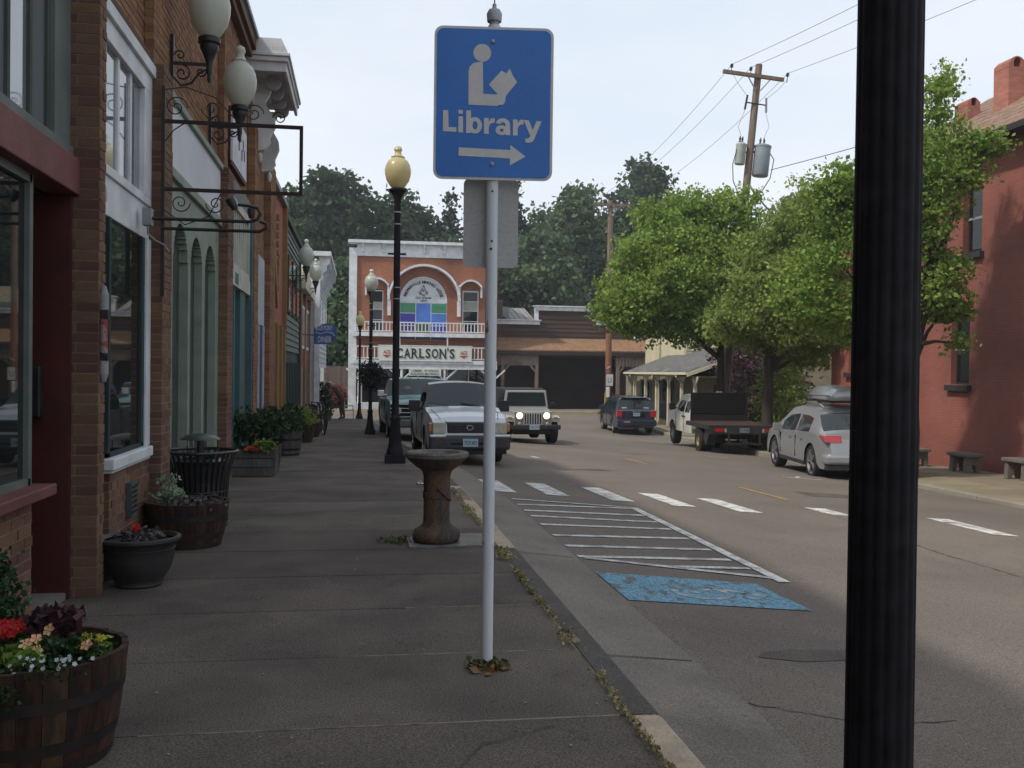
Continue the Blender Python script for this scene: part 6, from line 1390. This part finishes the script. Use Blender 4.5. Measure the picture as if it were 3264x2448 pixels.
# pink wall building beyond
PK = thing('pink_wall_building', 'pale pink flat walled building with cream batten upper storey behind the porch roof', 'building', (20, 62.5, -.9))
U_ = lambda n, b, m, par=None, **k: part(n, b, m, par or PK, None, True, **k)
U_('wall', B(18.1, 34, 62.2, 70, -1, 3.9), mat('pale_pink_wall', (0.36, 0.17, 0.145), (.31, .145, .125), 1, .9))
U_('upper_wall', B(18.1, 34, 66, 74, 3.5, 6.6), mat('cream_batten_wall', (0.50, .46, .32), None)); U_('corrugated_panel', B(18.15, 19.6, 65.8, 66, 3.5, 5.6), mat('grey_green_panel', (.22, .27, .28), (.16, .2, .21), 3, .6))
for k in range(40): U_('batten', B(19.7+k*.36, 19.76+k*.36, 65.93, 66, 3.5, 6.5), mat('cream_batten', (.6, .56, .42), None))
for k in range(6): U_('batten', B(18.25+k*.24, 18.29+k*.24, 65.74, 65.8, 3.5, 5.6), mat('grey_green_panel', (.22, .27, .28), None))

# ================================================================== PORCH BUILDING (right)
PO = thing('porch_building', 'cream building with grey shingled porch roof on slender cream posts at right', 'building', (16.5, 47, -1.1))
X_ = lambda n, b, m, par=None, smooth=None, **k: part(n, b, m, par or PO, smooth, True, **k)
SHG = mat('grey_shingle_roof', (0.13, 0.125, 0.12), (0.085, 0.082, 0.08), 4, .95, bump=1, bscale=14, grain=.3)
CRB = mat('tan_porch_wall', (0.27, 0.225, 0.15), (0.22, .18, .12), 2, .85)
rf = X_('porch_roof', MB().add([(14.95, 42.9, 1.60), (14.95, 53.6, 1.62), (18.4, 53.6, 2.95), (18.4, 42.9, 2.75), (14.95, 42.9, 1.5), (14.95, 53.6, 1.52), (18.4, 53.6, 2.85), (18.4, 42.9, 2.65)],
    [(0, 1, 2, 3), (4, 7, 6, 5), (0, 4, 5, 1), (3, 2, 6, 7), (0, 3, 7, 4), (1, 5, 6, 2)]), SHG)
b = MB()
for i in range(15):
    for j in range(36):
        u0 = i/15; y_ = 42.9+j*.297+(.14 if i % 2 else 0); x_ = 14.93+3.45*u0; zz = 1.615+1.17*u0+random.uniform(0, .018)
        b.add([(x_, y_, zz), (x_, y_+.28, zz), (x_+.25, y_+.28, zz+.078), (x_+.25, y_, zz+.078), (x_, y_, zz-.03), (x_, y_+.28, zz-.03)], [(0, 1, 2, 3), (4, 5, 1, 0)])
X_('shingles', b, mat('grey_shingle', (0.15, 0.145, 0.14), (0.09, .088, .085), 2, .95, island=.3, grain=.25), par=rf, kind='stuff') if False else None
o = X_('shingles', b, mat('grey_shingle', (0.15, 0.145, 0.14), (0.09, .088, .085), 2, .95, island=.3, grain=.25), par=rf); o['kind'] = 'stuff'
X_('gutter', B(14.83, 14.95, 42.85, 53.6, 1.49, 1.60), CREAM); X_('rake_board', MB().prism([(14.9, 1.40), (18.4, 2.62), (18.4, 2.80), (14.9, 1.58)], 42.8, 42.88, 'xz'), CREAM)
X_('ceiling', B(15.0, 18.2, 42.9, 53.9, 1.38, 1.42), CRB)
X_('side_wall', B(18.2, 25, 42.6, 54, -1.4, 2.9), CRB); X_('far_wall', B(15.2, 18.2, 54.0, 54.3, -1.4, 1.40), CREAM)
for x_ in (15.3, 16.75, 18.1): X_('pilaster', B(x_-.1, x_+.12, 53.9, 54.0, -1.4, 1.4), CREAM)
LBL = mat('pale_blue_trim', (0.36, .42, .50), None)
for xa, xb in ((15.95, 16.55), (17.2, 17.95)):
    f = X_('window', B(xa, xb, 53.92, 54.0, -.15, 1.2), LBL); X_('pane', B(xa+.08, xb-.08, 53.9, 53.925, -.05, 1.1), GLASSD, par=f)
X_('window_poster', B(17.35, 17.7, 53.885, 53.9, -.05, .55), mat('brown_poster', (.3, .22, .17), None)); X_('door', B(16.62, 17.14, 53.95, 54.0, -1.05, 1.2), mat('pale_blue_panel', (.22, .26, .33), None)); X_('door_glass', B(16.66, 17.1, 53.93, 53.95, .25, 1.15), GLASSD)
X_('blue_panel', B(17.2, 18.0, 53.94, 54.0, -1.0, -.2), mat('pale_blue_panel', (.22, .26, .33), None))
for y_ in (43.1, 45.0, 47.0, 49.0, 51.0, 53.2):
    po = X_('porch_post', B(15.32, 15.46, y_-.07, y_+.07, -1.15, 1.4), CREAM)
    X_('bracket', MB().prism([(y_+.07, 1.4), (y_+.5, 1.4), (y_+.07, .95)], 15.36, 15.42, 'yz'), CREAM, par=po); X_('bracket', MB().prism([(y_-.07, 1.4), (y_-.5, 1.4), (y_-.07, .95)], 15.36, 15.42, 'yz'), CREAM, par=po)
for y_ in (44.4, 48.2, 52.4): X_('downspout', MB().tube([(14.89, y_, 1.5), (14.89, y_, 1.38), (15.3, y_+.4, 1.12), (15.39, y_+.45, 1.0), (15.39, y_+.45, -.95)], .045, 6), CREAM, smooth=50)
CSD = mat('cream_siding', (0.56, .51, .35), (.48, .44, .3), 1, .7, island=.06)
X_('upper_wall', B(17.45, 24, 50.6, 58, 1.5, 5.4), CSD)
for k in range(15): X_('clapboard', MB().prism([(50.6, 2.4+k*.2), (50.54, 2.4+k*.2), (50.59, 2.59+k*.2), (50.6, 2.59+k*.2)], 17.5, 23.9, 'yz'), CSD)
X_('corner_board', B(17.38, 17.52, 50.5, 50.62, 2.2, 5.4), CREAM); X_('service_pipe', MB().tube([(18.15, 50.5, 2.6), (18.15, 50.5, 5.4)], .03, 6), GREYM)
f = X_('window', B(19.0, 20.0, 50.48, 50.55, 3.4, 4.6), LBL); X_('pane', B(19.1, 19.9, 50.46, 50.485, 3.5, 4.5), GLASSD, par=f)
dk = X_('side_window', B(18.14, 18.2, 44.6, 45.1, -.6, 1.0), mat('dark_door', (.04, .035, .03), None)); X_('side_window', B(18.14, 18.2, 47.2, 48.0, -.9, 1.0), mat('dark_door', (.04, .035, .03), None))

# ================================================================== RED PAINTED BUILDING
RB = thing('red_painted_building', 'tall red painted brick building with narrow dark windows at the right edge', 'building', (14.8, 20, -.75))
Y_ = lambda n, b, m, par=None, smooth=None, **k: part(n, b, m, par or RB, smooth, True, **k)
RED = bpy.data.materials.new('red_painted_brick'); RED.use_nodes = True
brickmat(RED, (0.245, 0.080, 0.058), (0.215, 0.071, 0.052), (0.175, 0.06, 0.046))
def wallx(x, y0, y1, z0, z1, holes):
    b = MB(); ys_ = sorted({y0, y1} | {h[0] for h in holes} | {h[1] for h in holes}); zs = sorted({z0, z1} | {h[2] for h in holes} | {h[3] for h in holes})
    for ya, yb in zip(ys_, ys_[1:]):
        for za, zb in zip(zs, zs[1:]):
            if any(h[0] <= (ya+yb)/2 <= h[1] and h[2] <= (za+zb)/2 <= h[3] for h in holes): continue
            b.box(x, x+.3, ya, yb, za, zb)
    return b
WN = [(21.35, 22.1, 4.6, 6.3), (21.75, 22.5, 1.35, 3.1), (26.6, 27.7, 1.65, 3.4), (26.6, 27.7, 4.6, 6.3), (15.5, 16.3, 1.35, 3.1), (15.5, 16.3, 4.6, 6.3), (24.9, 25.7, -.75, 1.6)]
rw_ = wallx(14.8, 9.0, 28.8, -1.0, 7.15, WN); rw_.box(15.1, 24, 9.0, 9.3, -1, 7.1).box(15.1, 24, 28.5, 28.8, -1, 7.1); Y_('wall', rw_, RED)
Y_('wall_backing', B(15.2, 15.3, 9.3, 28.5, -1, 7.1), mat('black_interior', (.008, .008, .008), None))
for i, (ya, yb, za, zb) in enumerate(WN[:6]):
    f = Y_('window', B(14.95, 15.0, ya, yb, za, zb), mat('dark_sash', (.03, .028, .028), None)); zm = (za+zb)/2
    Y_('pane', B(14.935, 14.945, ya+.07, yb-.07, za+.08, zm-.03), GLASSD, par=f); Y_('pane', B(14.935, 14.945, ya+.07, yb-.07, zm+.03, zb-.06), GLASSD, par=f)
    Y_('meeting_rail', B(14.92, 14.95, ya, yb, zm-.03, zm+.03), GREYM, par=f); Y_('window_sill', B(14.68, 14.86, ya-.1, yb+.1, za-.16, za-.02), mat('dark_sill', (.035, .033, .035), None))
Y_('side_door', B(14.95, 15.0, 24.9, 25.7, -.75, 1.6), mat('dark_door', (.04, .035, .03), None))
Y_('eaves', B(14.35, 15.0, 8.6, 29.2, 7.08, 7.16), mat('dark_eaves', (.035, .03, .03), None)); Y_('gutter', B(14.25, 14.37, 8.6, 29.2, 7.06, 7.2), mat('dark_eaves', (.035, .03, .03), None))
BSH = mat('brown_shingle_roof', (0.24, 0.15, 0.105), (.17, .11, .08), 3, .95, bump=1, bscale=10, grain=.25)
rf = Y_('roof', MB().add([(14.3, 8.6, 7.2), (14.3, 29.2, 7.2), (18.6, 26.5, 9.9), (18.6, 11, 9.9), (24, 29.2, 6.5), (24, 8.6, 6.5)], [(0, 3, 2, 1), (3, 5, 4, 2), (1, 2, 4), (0, 5, 3)]), BSH)
for j in range(11): Y_('shingle_course', MB().add([(14.28+j*.39, 8.7+j*.2, 7.22+j*.245), (14.28+j*.39, 29.1-j*.25, 7.22+j*.245), (14.68+j*.39, 29.1-j*.25, 7.462+j*.245), (14.68+j*.39, 8.7+j*.2, 7.462+j*.245), (14.28+j*.39, 8.7+j*.2, 7.19+j*.245), (14.28+j*.39, 29.1-j*.25, 7.19+j*.245)], [(0, 1, 2, 3), (0, 4, 5, 1)]), BSH, par=rf)
CHB = bpy.data.materials.new('chimney_brick'); CHB.use_nodes = True; brickmat(CHB, (0.40, 0.135, 0.09), (0.30, 0.10, 0.07), (0.22, .16, .13))
for nm_, xc, yc, wd_, z0, z1 in (('a', 16.58, 22.9, .48, 7.7, 9.8), ('b', 16.74, 24.9, .38, 7.8, 9.3)):
    b = MB(); h = wd_/2; zs_ = z1-h*1.15; r = h
    b.box(xc-h, xc+h, yc-.3, yc+.3, z0, zs_)
    n = 12; ro, ri = h, h*.42
    for k in range(n):
        a0, a1 = math.pi*k/n, math.pi*(k+1)/n
        q = [(xc+ri*math.cos(a0), zs_+.12+ri*1.3*math.sin(a0)), (xc+ro*math.cos(a0), zs_+ro*1.15*math.sin(a0)), (xc+ro*math.cos(a1), zs_+ro*1.15*math.sin(a1)), (xc+ri*math.cos(a1), zs_+.12+ri*1.3*math.sin(a1))]
        b.prism(q, yc-.3, yc+.3, 'xz')
    b.box(xc-ro, xc-ri, yc-.299, yc+.299, zs_-.01, zs_+.12); b.box(xc+ri, xc+ro, yc-.299, yc+.299, zs_-.01, zs_+.12)
    c_ = Y_('chimney', b, CHB, par=rf); Y_('flashing', B(xc-h-.06, xc+h+.25, yc-.36, yc+.36, z0, z0+.75), mat('dark_flashing', (.06, .055, .06), None), par=None)
# stone benches against the red wall
BST = mat('bench_stone', (0.155, .14, .118), (.105, .098, .085), 5, .9, bump=.8, grain=.2)
for i, (y_, l_) in enumerate(((16.9, 'stone bench cut off by the right edge of the photo'), (18.9, 'grey stone bench, nearest whole one against red wall'), (20.9, 'lighter stone bench, middle one along the red wall'), (23.0, 'stone bench partly hidden behind the near black pole'))):
    bt = thing('stone_bench', l_, 'bench', (14.15, y_, rwalk(0, y_)), 0, 'stone benches along the red wall')
    part('seat', MB().box(-.22, .22, -.40, .40, .38, .46), BST, bt, bevel=.015)
    for sy in (-.27, .27):
        part('leg', MB().prism([(-.19, 0), (-.08, 0), (-.05, .2), (.05, .2), (.08, 0), (.19, 0), (.17, .38), (-.17, .38)], sy-.06, sy+.06, 'xz'), BST, bt)

# ================================================================== UTILITY POLES AND WIRES
up1 = thing('utility_pole', 'far brown wooden utility pole with one crossarm at the street corner', 'utility pole', (13.95, 53.6, -1.15))
part('pole', MB().lathe([(.2, -.3), (.19, 0), (.17, 6.0)], 14), WOODR, up1, smooth=50); part('pole', MB().lathe([(.17, 6.0), (.145, 12.5)], 14), WOODP, up1, smooth=50)
part('crossarm', B(-1.05, 1.15, -.22, -.12, 12.15, 12.28), WOODP, up1)
for sd in (-1, 1): part('brace', MB().bar((0, -.18, 11.6), (sd*.55, -.17, 12.15), .04), GREYM, up1)
for x_ in (-.95, -.5, .6, 1.05): part('insulator', MB().lathe([(.04, 12.28), (.06, 12.34), (.03, 12.42)], 10, (x_, -.17, 0)), GALV, up1)
sgp = part('bicycle_sign', B(-.18, .22, -.23, -.21, 1.95, 2.60), SIGNW, up1); fit_text('lettering', 'U', .2, .3, BPLAST, sgp, (.02, -.235, 2.12)); part('reflector_plate', B(-.22, .02, -.235, -.215, 1.30, 1.88), mat('bright_white_plate', (.8, .8, .8), None), up1)
ys_ = thing('guy_wire_guard', 'yellow plastic guard pole beside the far utility pole', 'pole', (13.62, 53.0, -1.1)); part('guard', MB().tube([(0, 0, -.1), (.02, 0, 1.5)], .045, 8), mat('guard_yellow', (.42, .30, .05), None), ys_); part('rod', MB().tube([(.02, 0, 1.5), (.04, 0, 2.9)], .025, 6), IRON, ys_); part('lamp_arm', MB().tube([(.04, 0, 2.85), (.3, 0, 3.0)], .03, 6), GALV, ys_)
bush('kerb_weed', 'green weed clump growing at the foot of far utility pole', (13.4, 52.6, -1.0), [(0, 0, .25, .25, .2, .22)], 70, 7, .05, .07, LEAF_VIV, 70)
up2 = thing('utility_pole', 'leaning grey utility pole with two transformers rising above the maple trees', 'utility pole', (13.25, 34.3, -.9)); lean = R(5.3); up2.rotation_euler = (0, lean, 0)
part('pole', MB().lathe([(.19, -.3), (.18, 0), (.125, 14.05)], 14), WOODP, up2, smooth=50)
part('crossarm', MB().box(-1.18, 1.2, -.2, -.09, 13.50, 13.63).xf(Matrix.Rotation(R(-1), 4, 'Y')), WOODP, up2)
for sd in (-1, 1): part('brace', MB().bar((sd*.1, -.15, 13.05), (sd*.45, -.15, 13.52), .035), GREYM, up2)
INS = mat('dark_porcelain', (.03, .022, .02), None, 3, .3)
for x_ in (-.85, -.1 , 1.35):
    part('insulator', MB().lathe([(.015, 13.5), (.015, 13.72), (.07, 13.75), (.03, 13.79), (.07, 13.82), (.02, 13.88)], 10, (x_-.25, -.14, 0)), INS, up2)
for sd in (-1, 1):
    c_ = part('fuse_cutout', MB().bar((sd*.42, -.12, 12.28), (sd*.37, -.12, 12.82), .06), INS if sd < 0 else GREYM, up2); part('cutout_arm', B(min(0, sd*.42), max(0, sd*.42), -.14, -.1, 12.53, 12.57), IRON, up2)
WTR = mat('transformer_white', (.42, .44, .42), (.33, .35, .33), 3, .5); GTR = mat('transformer_grey', (.27, .30, .34), (.22, .25, .28), 3, .5)
for xo, r_, z0, z1, m_ in ((-.38, .19, 10.25, 11.0, WTR), (.46, .30, 9.92, 11.05, GTR)):
    tr = part('transformer', MB().lathe([(r_*.93, z0), (r_, z0+.03), (r_, z1-.08), (r_*1.06, z1-.06), (r_*1.06, z1), (r_*.7, z1+.05)], 20, (xo, -.05, 0)), m_, up2, smooth=40)
    for dx in (-.4, .1): part('bushing', MB().lathe([(.035, z1), (.05, z1+.08), (.03, z1+.13), (.045, z1+.2), (.015, z1+.3)], 10, (xo+r_*dx, -.05, 0)), INS, tr)
    part('mount', B(min(0, xo), max(0, xo), -.06, -.02, z1-.3, z1-.24), IRON, tr)
part('drop_wire', MB().tube([(-.56, -.1, 10.8), (-.66, -.1, 10.2), (-.58, -.1, 9.6), (-.3, -.1, 9.1), (0, -.1, 9.0)], .018, 5).tube([(.75, -.1, 10.8), (.92, -.1, 10.6), (.85, -.1, 9.9), (.6, -.1, 9.4), (.3, -.1, 9.0)], .018, 5).tube([(.7, -.1, 10.7), (.66, -.1, 10.2), (.7, -.1, 9.9)], .016, 5), BLACK, up2)
part('thin_wire', MB().tube([(-1.1, -.14, 13.6), (-.8, -.14, 13.2), (-.4, -.12, 12.8)], .007, 4).tube([(1.1, -.14, 13.6), (.8, -.14, 13.2), (.4, -.12, 12.8)], .007, 4).tube([(-.4, -.12, 12.3), (-.6, -.1, 11.6), (-.42, -.05, 11.3)], .007, 4).tube([(.4, -.12, 12.3), (.6, -.1, 11.8), (.45, -.05, 11.3)], .007, 4), IRON, up2)
def onp(x, y, z): return (13.25+x*math.cos(lean)+z*math.sin(lean), 34.3+y, -.9+z*math.cos(lean)-x*math.sin(lean))
def wire(a, c, sag, r, label):
    pts = []
    for k in range(25):
        u = k/24; p = Vector(a).lerp(Vector(c), u); p.z -= sag*4*u*(1-u); pts.append(p)
    b = MB().tube(pts, r, 5); o = part('power_line', b, mat('wire_dark', (.05, .05, .055), None), None); return tag(o, label, 'power line', 'overhead wires at the utility poles')
wire(onp(-1.1, -.14, 13.85), (13.0, 53.4, 11.3), .5, .008, 'thin wire from left end of the leaning pole crossarm to far pole')
wire(onp(-.35, -.14, 13.85), (13.45, 53.4, 11.3), .5, .008, 'thin wire from middle insulator of leaning pole to far pole')
wire(onp(1.1, -.14, 13.85), (15.0, 53.4, 11.3), .5, .008, 'thin wire from right end of the leaning pole crossarm to far pole')
wire(onp(-1.1, -.14, 13.85), (17.4, 7, 12.6), .4, .008, 'uppermost wire running from leaning pole out over the street')
wire(onp(-.35, -.14, 13.85), (18.3, 7, 12.6), .4, .008, 'second wire running from leaning pole out over the street')
wire(onp(1.1, -.14, 13.85), (20.6, 7, 12.4), .4, .008, 'third wire from right crossarm end passing behind the black pole')
wire(onp(.85, -.1, 10.2), (21.5, 7, 9.6), .3, .014, 'lower wire from the big transformer passing behind the black pole')
wire(onp(.2, -.1, 9.35), (19.0, 38.0, 6.6), .25, .03, 'thick black service cable from leaning pole down to the right')
wire(onp(-.1, -.1, 9.2), (11.5, 40, 6.2), .2, .02, 'short dark cable from leaning pole down into the maple leaves')

# ================================================================== STREET TREES (right side)
G_ = 'green street maples on the right sidewalk'
gz_ = lambda x, y: rwalk(x, y)
tree('maple_tree', 'leafy light green maple, left one whose crown reaches toward the brown shed', (12.95, 33.6, gz_(0, 33.6)),
     sprigs([(-1.9, -.4, 6.3, 1.9, 1.7, 1.6), (-3.3, -.2, 5.2, 1.2, 1.4, 1.1), (-3.3, 0, 4.6, 1.2, 1.2, .6), (-2.2, 0, 4.5, 1.2, 1.4, .5), (-.9, 0, 4.9, 2.2, 2.0, 1.2), (-.3, .2, 7.3, 1.3, 1.6, 1.3), (.9, 0, 6.0, 1.4, 1.7, 1.5), (-1.0, 0, 8.5, .45, .6, .7), (-2.6, .1, 7.6, .5, .6, .8), (-3.4, .1, 6.7, .5, .6, .6), (.2, .3, 8.6, .4, .5, .7), (-1.8, .3, 8.3, .45, .5, .7), (.9, .3, 8.2, .5, .5, .8)], 34, 101),
     2300, 24, .17, .115, LEAF_LT, 3.6, .17, 101, G_, 9)
tree('maple_tree', 'yellowish green maple, right of the leafiest one and left of the black pole', (13.05, 29.6, gz_(0, 29.6)),
     sprigs([(.2, -.3, 4.9, 1.6, 1.6, 1.4), (1.4, 0, 5.9, 1.2, 1.4, 1.3), (-.7, 0, 4.1, 1.1, 1.3, .7), (.9, -.2, 3.6, 1.3, 1.3, .5), (1.3, .2, 8.0, .45, .6, .9), (.3, 0, 7.0, .5, .7, .9), (-.2, .2, 6.2, .8, .8, .7), (1.5, .1, 3.0, .8, .7, .3), (2.2, .1, 7.3, .7, .7, .8), (2.5, 0, 6.0, .8, .9, 1.0)], 28, 102),
     1700, 24, .16, .108, LEAF_YL, 3.0, .19, 102, G_, 8)
tree('maple_tree', 'bright green tall maple just right of the black pole before the red building', (11.98, 19.6, gz_(0, 19.5)),
     sprigs([(.55, 0, 8.35, .28, .35, .5), (.55, 0, 7.5, .42, .5, .5), (.55, 0, 6.5, .55, .6, .7), (1.5, -.1, 7.3, .32, .35, .25), (1.1, -.1, 6.7, .4, .4, .35), (.3, 0, 5.5, .55, .8, .6), (.75, 0, 4.6, .42, .5, .35), (.7, 0, 3.7, .35, .4, .25), (.95, -.1, 3.0, .22, .3, .15), (-.1, 0, 6.0, .6, .8, .9), (-.2, 0, 7.3, .35, .4, .6),
      (-1.9, 0, 4.8, .75, .9, .7), (-2.3, 0, 3.8, .7, .7, .45), (-1.2, 0, 3.4, .8, .8, .45), (-1.5, 0, 5.6, .5, .6, .5), (-1.35, 0, 6.3, .45, .5, .5), (-2.1, 0, 5.9, .45, .5, .5), (0, 0, 4.4, .7, .8, .7)], 26, 103),
     1500, 24, .13, .09, LEAF_LT, 2.9, .13, 103, G_, 12)
tree('plum_tree', 'dark purple leaved plum tree between the porch and the red building', (17.6, 41, gz_(0, 41)),
     [(0, 0, 3.0, 1.6, 1.4, 1.3), (-1.3, 0, 3.4, .8, .8, .7), (1.1, 0, 2.2, 1.1, 1.0, 1.0)], 380, 18, .16, .13, LEAF_PU, 2.0, .12, 111, None, 6)
bush('bamboo_shrub', 'tall golden green shrub in the shade between parked cars and red building', (15.0, 33.0, gz_(0, 33)), [(0, 0, 1.6, .9, .9, 1.4), (.2, 0, 2.6, .6, .6, .8), (-.3, 0, .7, 1.0, .8, .7)], 420, 16, .12, .10, LEAF_YL, 112, 'shrub')
bush('rusty_shrub', 'rusty red shrub beside the base of the left maple', (14.2, 33.2, gz_(0, 33)), [(0, 0, .9, .5, .5, .6), (-.3, 0, .4, .5, .5, .4)], 160, 12, .09, .09, LEAF_RD, 113, 'shrub')
bush('lime_shrub', 'low lime green shrub near the front of silver crossover', (13.9, 31.5, gz_(0, 31.5)), [(0, 0, .45, .5, .5, .4)], 120, 12, .09, .09, LEAF_VIV, 114, 'shrub')
pf_ = thing('picket_fence', 'short run of white pickets behind the flatbed truck', 'fence', (14.7, 37.2, gz_(0, 37)))
for k in range(7): part('picket', MB().prism([(k*.16, 0), (k*.16+.09, 0), (k*.16+.09, .85), (k*.16+.045, .92), (k*.16, .85)], 0, .02, 'xz'), WHITE, pf_)
part('rail', B(-.1, 1.15, .02, .05, .25, .33), WHITE, pf_); part('rail', B(-.1, 1.15, .02, .05, .62, .70), WHITE, pf_)
wp_ = thing('white_post', 'tall slim white post among purple leaves behind the flatbed truck', 'post', (14.75, 37.6, gz_(0, 37))); part('shaft', B(-.06, .06, -.06, .06, 0, 2.0), WHITE, wp_); part('cap', B(-.08, .08, -.08, .08, 2.0, 2.06), WHITE, wp_)
bush('ground_weeds', 'small weeds at the kerb right of the black pole base', (11.55, 19.6, gz_(0, 19.6)), [(0, 0, .04, .2, .4, .05)], 60, 7, .04, .05, LEAF_YL, 115)

# ================================================================== HILLSIDE TREES
def hilltree(name, label, x, y, top, w_, kind, seed, lm=None, grp='big trees on the hillside behind the buildings'):
    z0 = terr(x, y); H_ = top-z0; g = random.Random(seed)
    if kind == 'con':
        bl = [(g.uniform(-.1, .1), 0, H_*(.12+.85*k/11), w_*(1-k/11.6)*(.9+.25*(k % 2)), w_*(1-k/11.6)*.9, H_*.055) for k in range(12)]
        return tree(name, label, (x, y, z0), bl, 620, 16, .32, .34, lm or LEAF_CN, H_*.9, w_*.08, seed, grp, 0)
    bl = []
    for k in range(15):
        a = g.uniform(0, 2*math.pi); u = g.uniform(.0, 1); r = w_*(.25+.5*math.sin(math.pi*(.15+.75*u)))
        bl.append((r*math.cos(a), r*.6*math.sin(a), H_*(.28+.60*u), w_*g.uniform(.25, .42), w_*.35, H_*g.uniform(.09, .15)))
    bl += [(0, 0, H_*.9, w_*.35, w_*.3, H_*.1), (0, 0, H_*.55, w_*.7, w_*.5, H_*.3), (0, 0, H_*.25, w_*.8, w_*.5, H_*.2)]
    return tree(name, label, (x, y, z0), sprigs(bl, 14, seed, (.4, .8)), 1350, 18, .42, .40, lm or LEAF_DK, H_*.5, w_*.07, seed, grp, 6)
hilltree('oak_tree', 'dark oak rising over the left row beside the iron frame', -5.2, 84, 16.8, 3.8, 'o', 201)
hilltree('oak_tree', 'broad dark oak behind the left side of lodge building', -1.2, 86, 18.2, 5.0, 'o', 202)
hilltree('oak_tree', 'dark oak behind the first street lamp and lodge cornice', 3.6, 85, 17.2, 4.2, 'o', 203)
hilltree('conifer_tree', 'pointed dark conifer left of the grey plate below the library sign', 7.6, 84, 17.4, 2.4, 'con', 204)
hilltree('conifer_tree', 'tall dark conifer directly behind the library sign panel', 11.6, 88, 22.5, 3.4, 'con', 205)
hilltree('conifer_tree', 'dark conifer showing just right of the grey plate', 14.4, 90, 19.8, 2.2, 'con', 206)
hilltree('broadleaf_tree', 'mid green tree above the grey metal roof of shed', 15.6, 80, 13.2, 3.2, 'o', 207, LEAF_MD)
hilltree('broadleaf_tree', 'large rounded green tree right of the library sign', 19.2, 86, 18.0, 4.4, 'o', 208, LEAF_MD)
hilltree('broadleaf_tree', 'green tree filling the dip between the conifers and the large rounded tree', 16.8, 92, 17.2, 3.6, 'o', 221, LEAF_MD)
hilltree('oak_tree', 'dark oak low behind the lodge roof left of the sign post', 7.0, 80, 12.5, 3.8, 'o', 222)
hilltree('broadleaf_tree', 'dark green tree behind the far utility pole crossarm', 23.5, 86, 17.9, 4.0, 'o', 209)
hilltree('oak_tree', 'tallest dark oak on the skyline left of the leaning pole', 27.6, 90, 20.9, 3.4, 'o', 210)
hilltree('oak_tree', 'skyline oak just left of the transformers, partly behind maples', 31.8, 90, 18.6, 3.4, 'o', 211)
hilltree('oak_tree', 'dark tree behind the maples below the transformers', 37.5, 90, 16.0, 4.2, 'o', 212)
hilltree('oak_tree', 'distant dark round tree top left of the black pole', 45.2, 95, 20.6, 3.6, 'o', 213)
hilltree('oak_tree', 'distant dark tree behind the black pole and red building', 52, 92, 16.5, 4.6, 'o', 214)
hilltree('broadleaf_tree', 'yellow green tree low in the gap left of the lodge building', -3.2, 72, 6.8, 2.4, 'o', 215, LEAF_MD)
hilltree('broadleaf_tree', 'green tree in the gap above the blue diner sign', -1.2, 74, 9.6, 2.4, 'o', 216, LEAF_MD)
hilltree('oak_tree', 'dark tree far left behind the white building', -10, 82, 14, 4.5, 'o', 217)
g = np.random.default_rng(77); n = 60000
X = g.uniform(-25, 70, n); Yv = g.uniform(84, 104, n); Zt = np.array([terr(a, b_) for a, b_ in zip(X, Yv)]); P = np.stack([X, Yv, Zt+g.random(n)**.8*(3.8+2.2*np.sin(X*.33)+1.2*np.sin(X*.9+1))*1.35], 1)
tag(link('far_wood', leafmesh('far_wood', P, .55, LEAF_DK, seed=78)), kind='stuff')
# gap left of the lodge: fence and red shrubs
wf = thing('board_fence', 'weathered grey brown board fence in the gap left of the lodge building', 'fence', (-6.5, 66.5, -1.0))
FNB = mat('fence_board', (0.12, .09, .08), (.09, .065, .06), 3, .9, island=.2)
fbm = B(0, .17, 0, .03, 0, 2.75).mesh('board', FNB)
for k in range(36): link('board', fbm, wf, (k*.182, random.uniform(-.01, .01), random.uniform(-.03, .03)))
part('rail', B(0, 6.5, .03, .09, .5, .6), FNB, wf); part('rail', B(0, 6.5, .03, .09, 2.1, 2.2), FNB, wf)
bush('red_shrub', 'rusty red shrub behind the stooping pedestrian', (-1.6, 61.5, -.95), [(0, 0, .8, .8, .5, .7), (-1.0, .2, .6, .7, .5, .5), (.5, 0, .5, .4, .4, .5)], 240, 12, .14, .13, LEAF_RD, 121, 'shrub')
bush('dark_shrub', 'dark green shrub left of the stooping pedestrian by white building', (-3.2, 58.5, -.95), [(0, 0, .6, .7, .5, .6)], 150, 12, .13, .12, LEAF_DK, 122, 'shrub')

# ================================================================== HAZE (air between here and the hill)
hm = bpy.data.materials.new('thin_haze'); hm.use_nodes = True; ht = hm.node_tree; ht.nodes.clear()
ho = ht.nodes.new('ShaderNodeOutputMaterial'); hv_ = ht.nodes.new('ShaderNodeVolumePrincipled'); hv_.inputs['Color'].default_value = (.86, .90, .96, 1); hv_.inputs['Density'].default_value = .0008; hv_.inputs['Anisotropy'].default_value = .2
ht.links.new(hv_.outputs[0], ho.inputs['Volume'])
hz_o = tag(part('haze', B(-1210, 1210, -210, 1510, -2.7, 27), hm), kind='stuff')
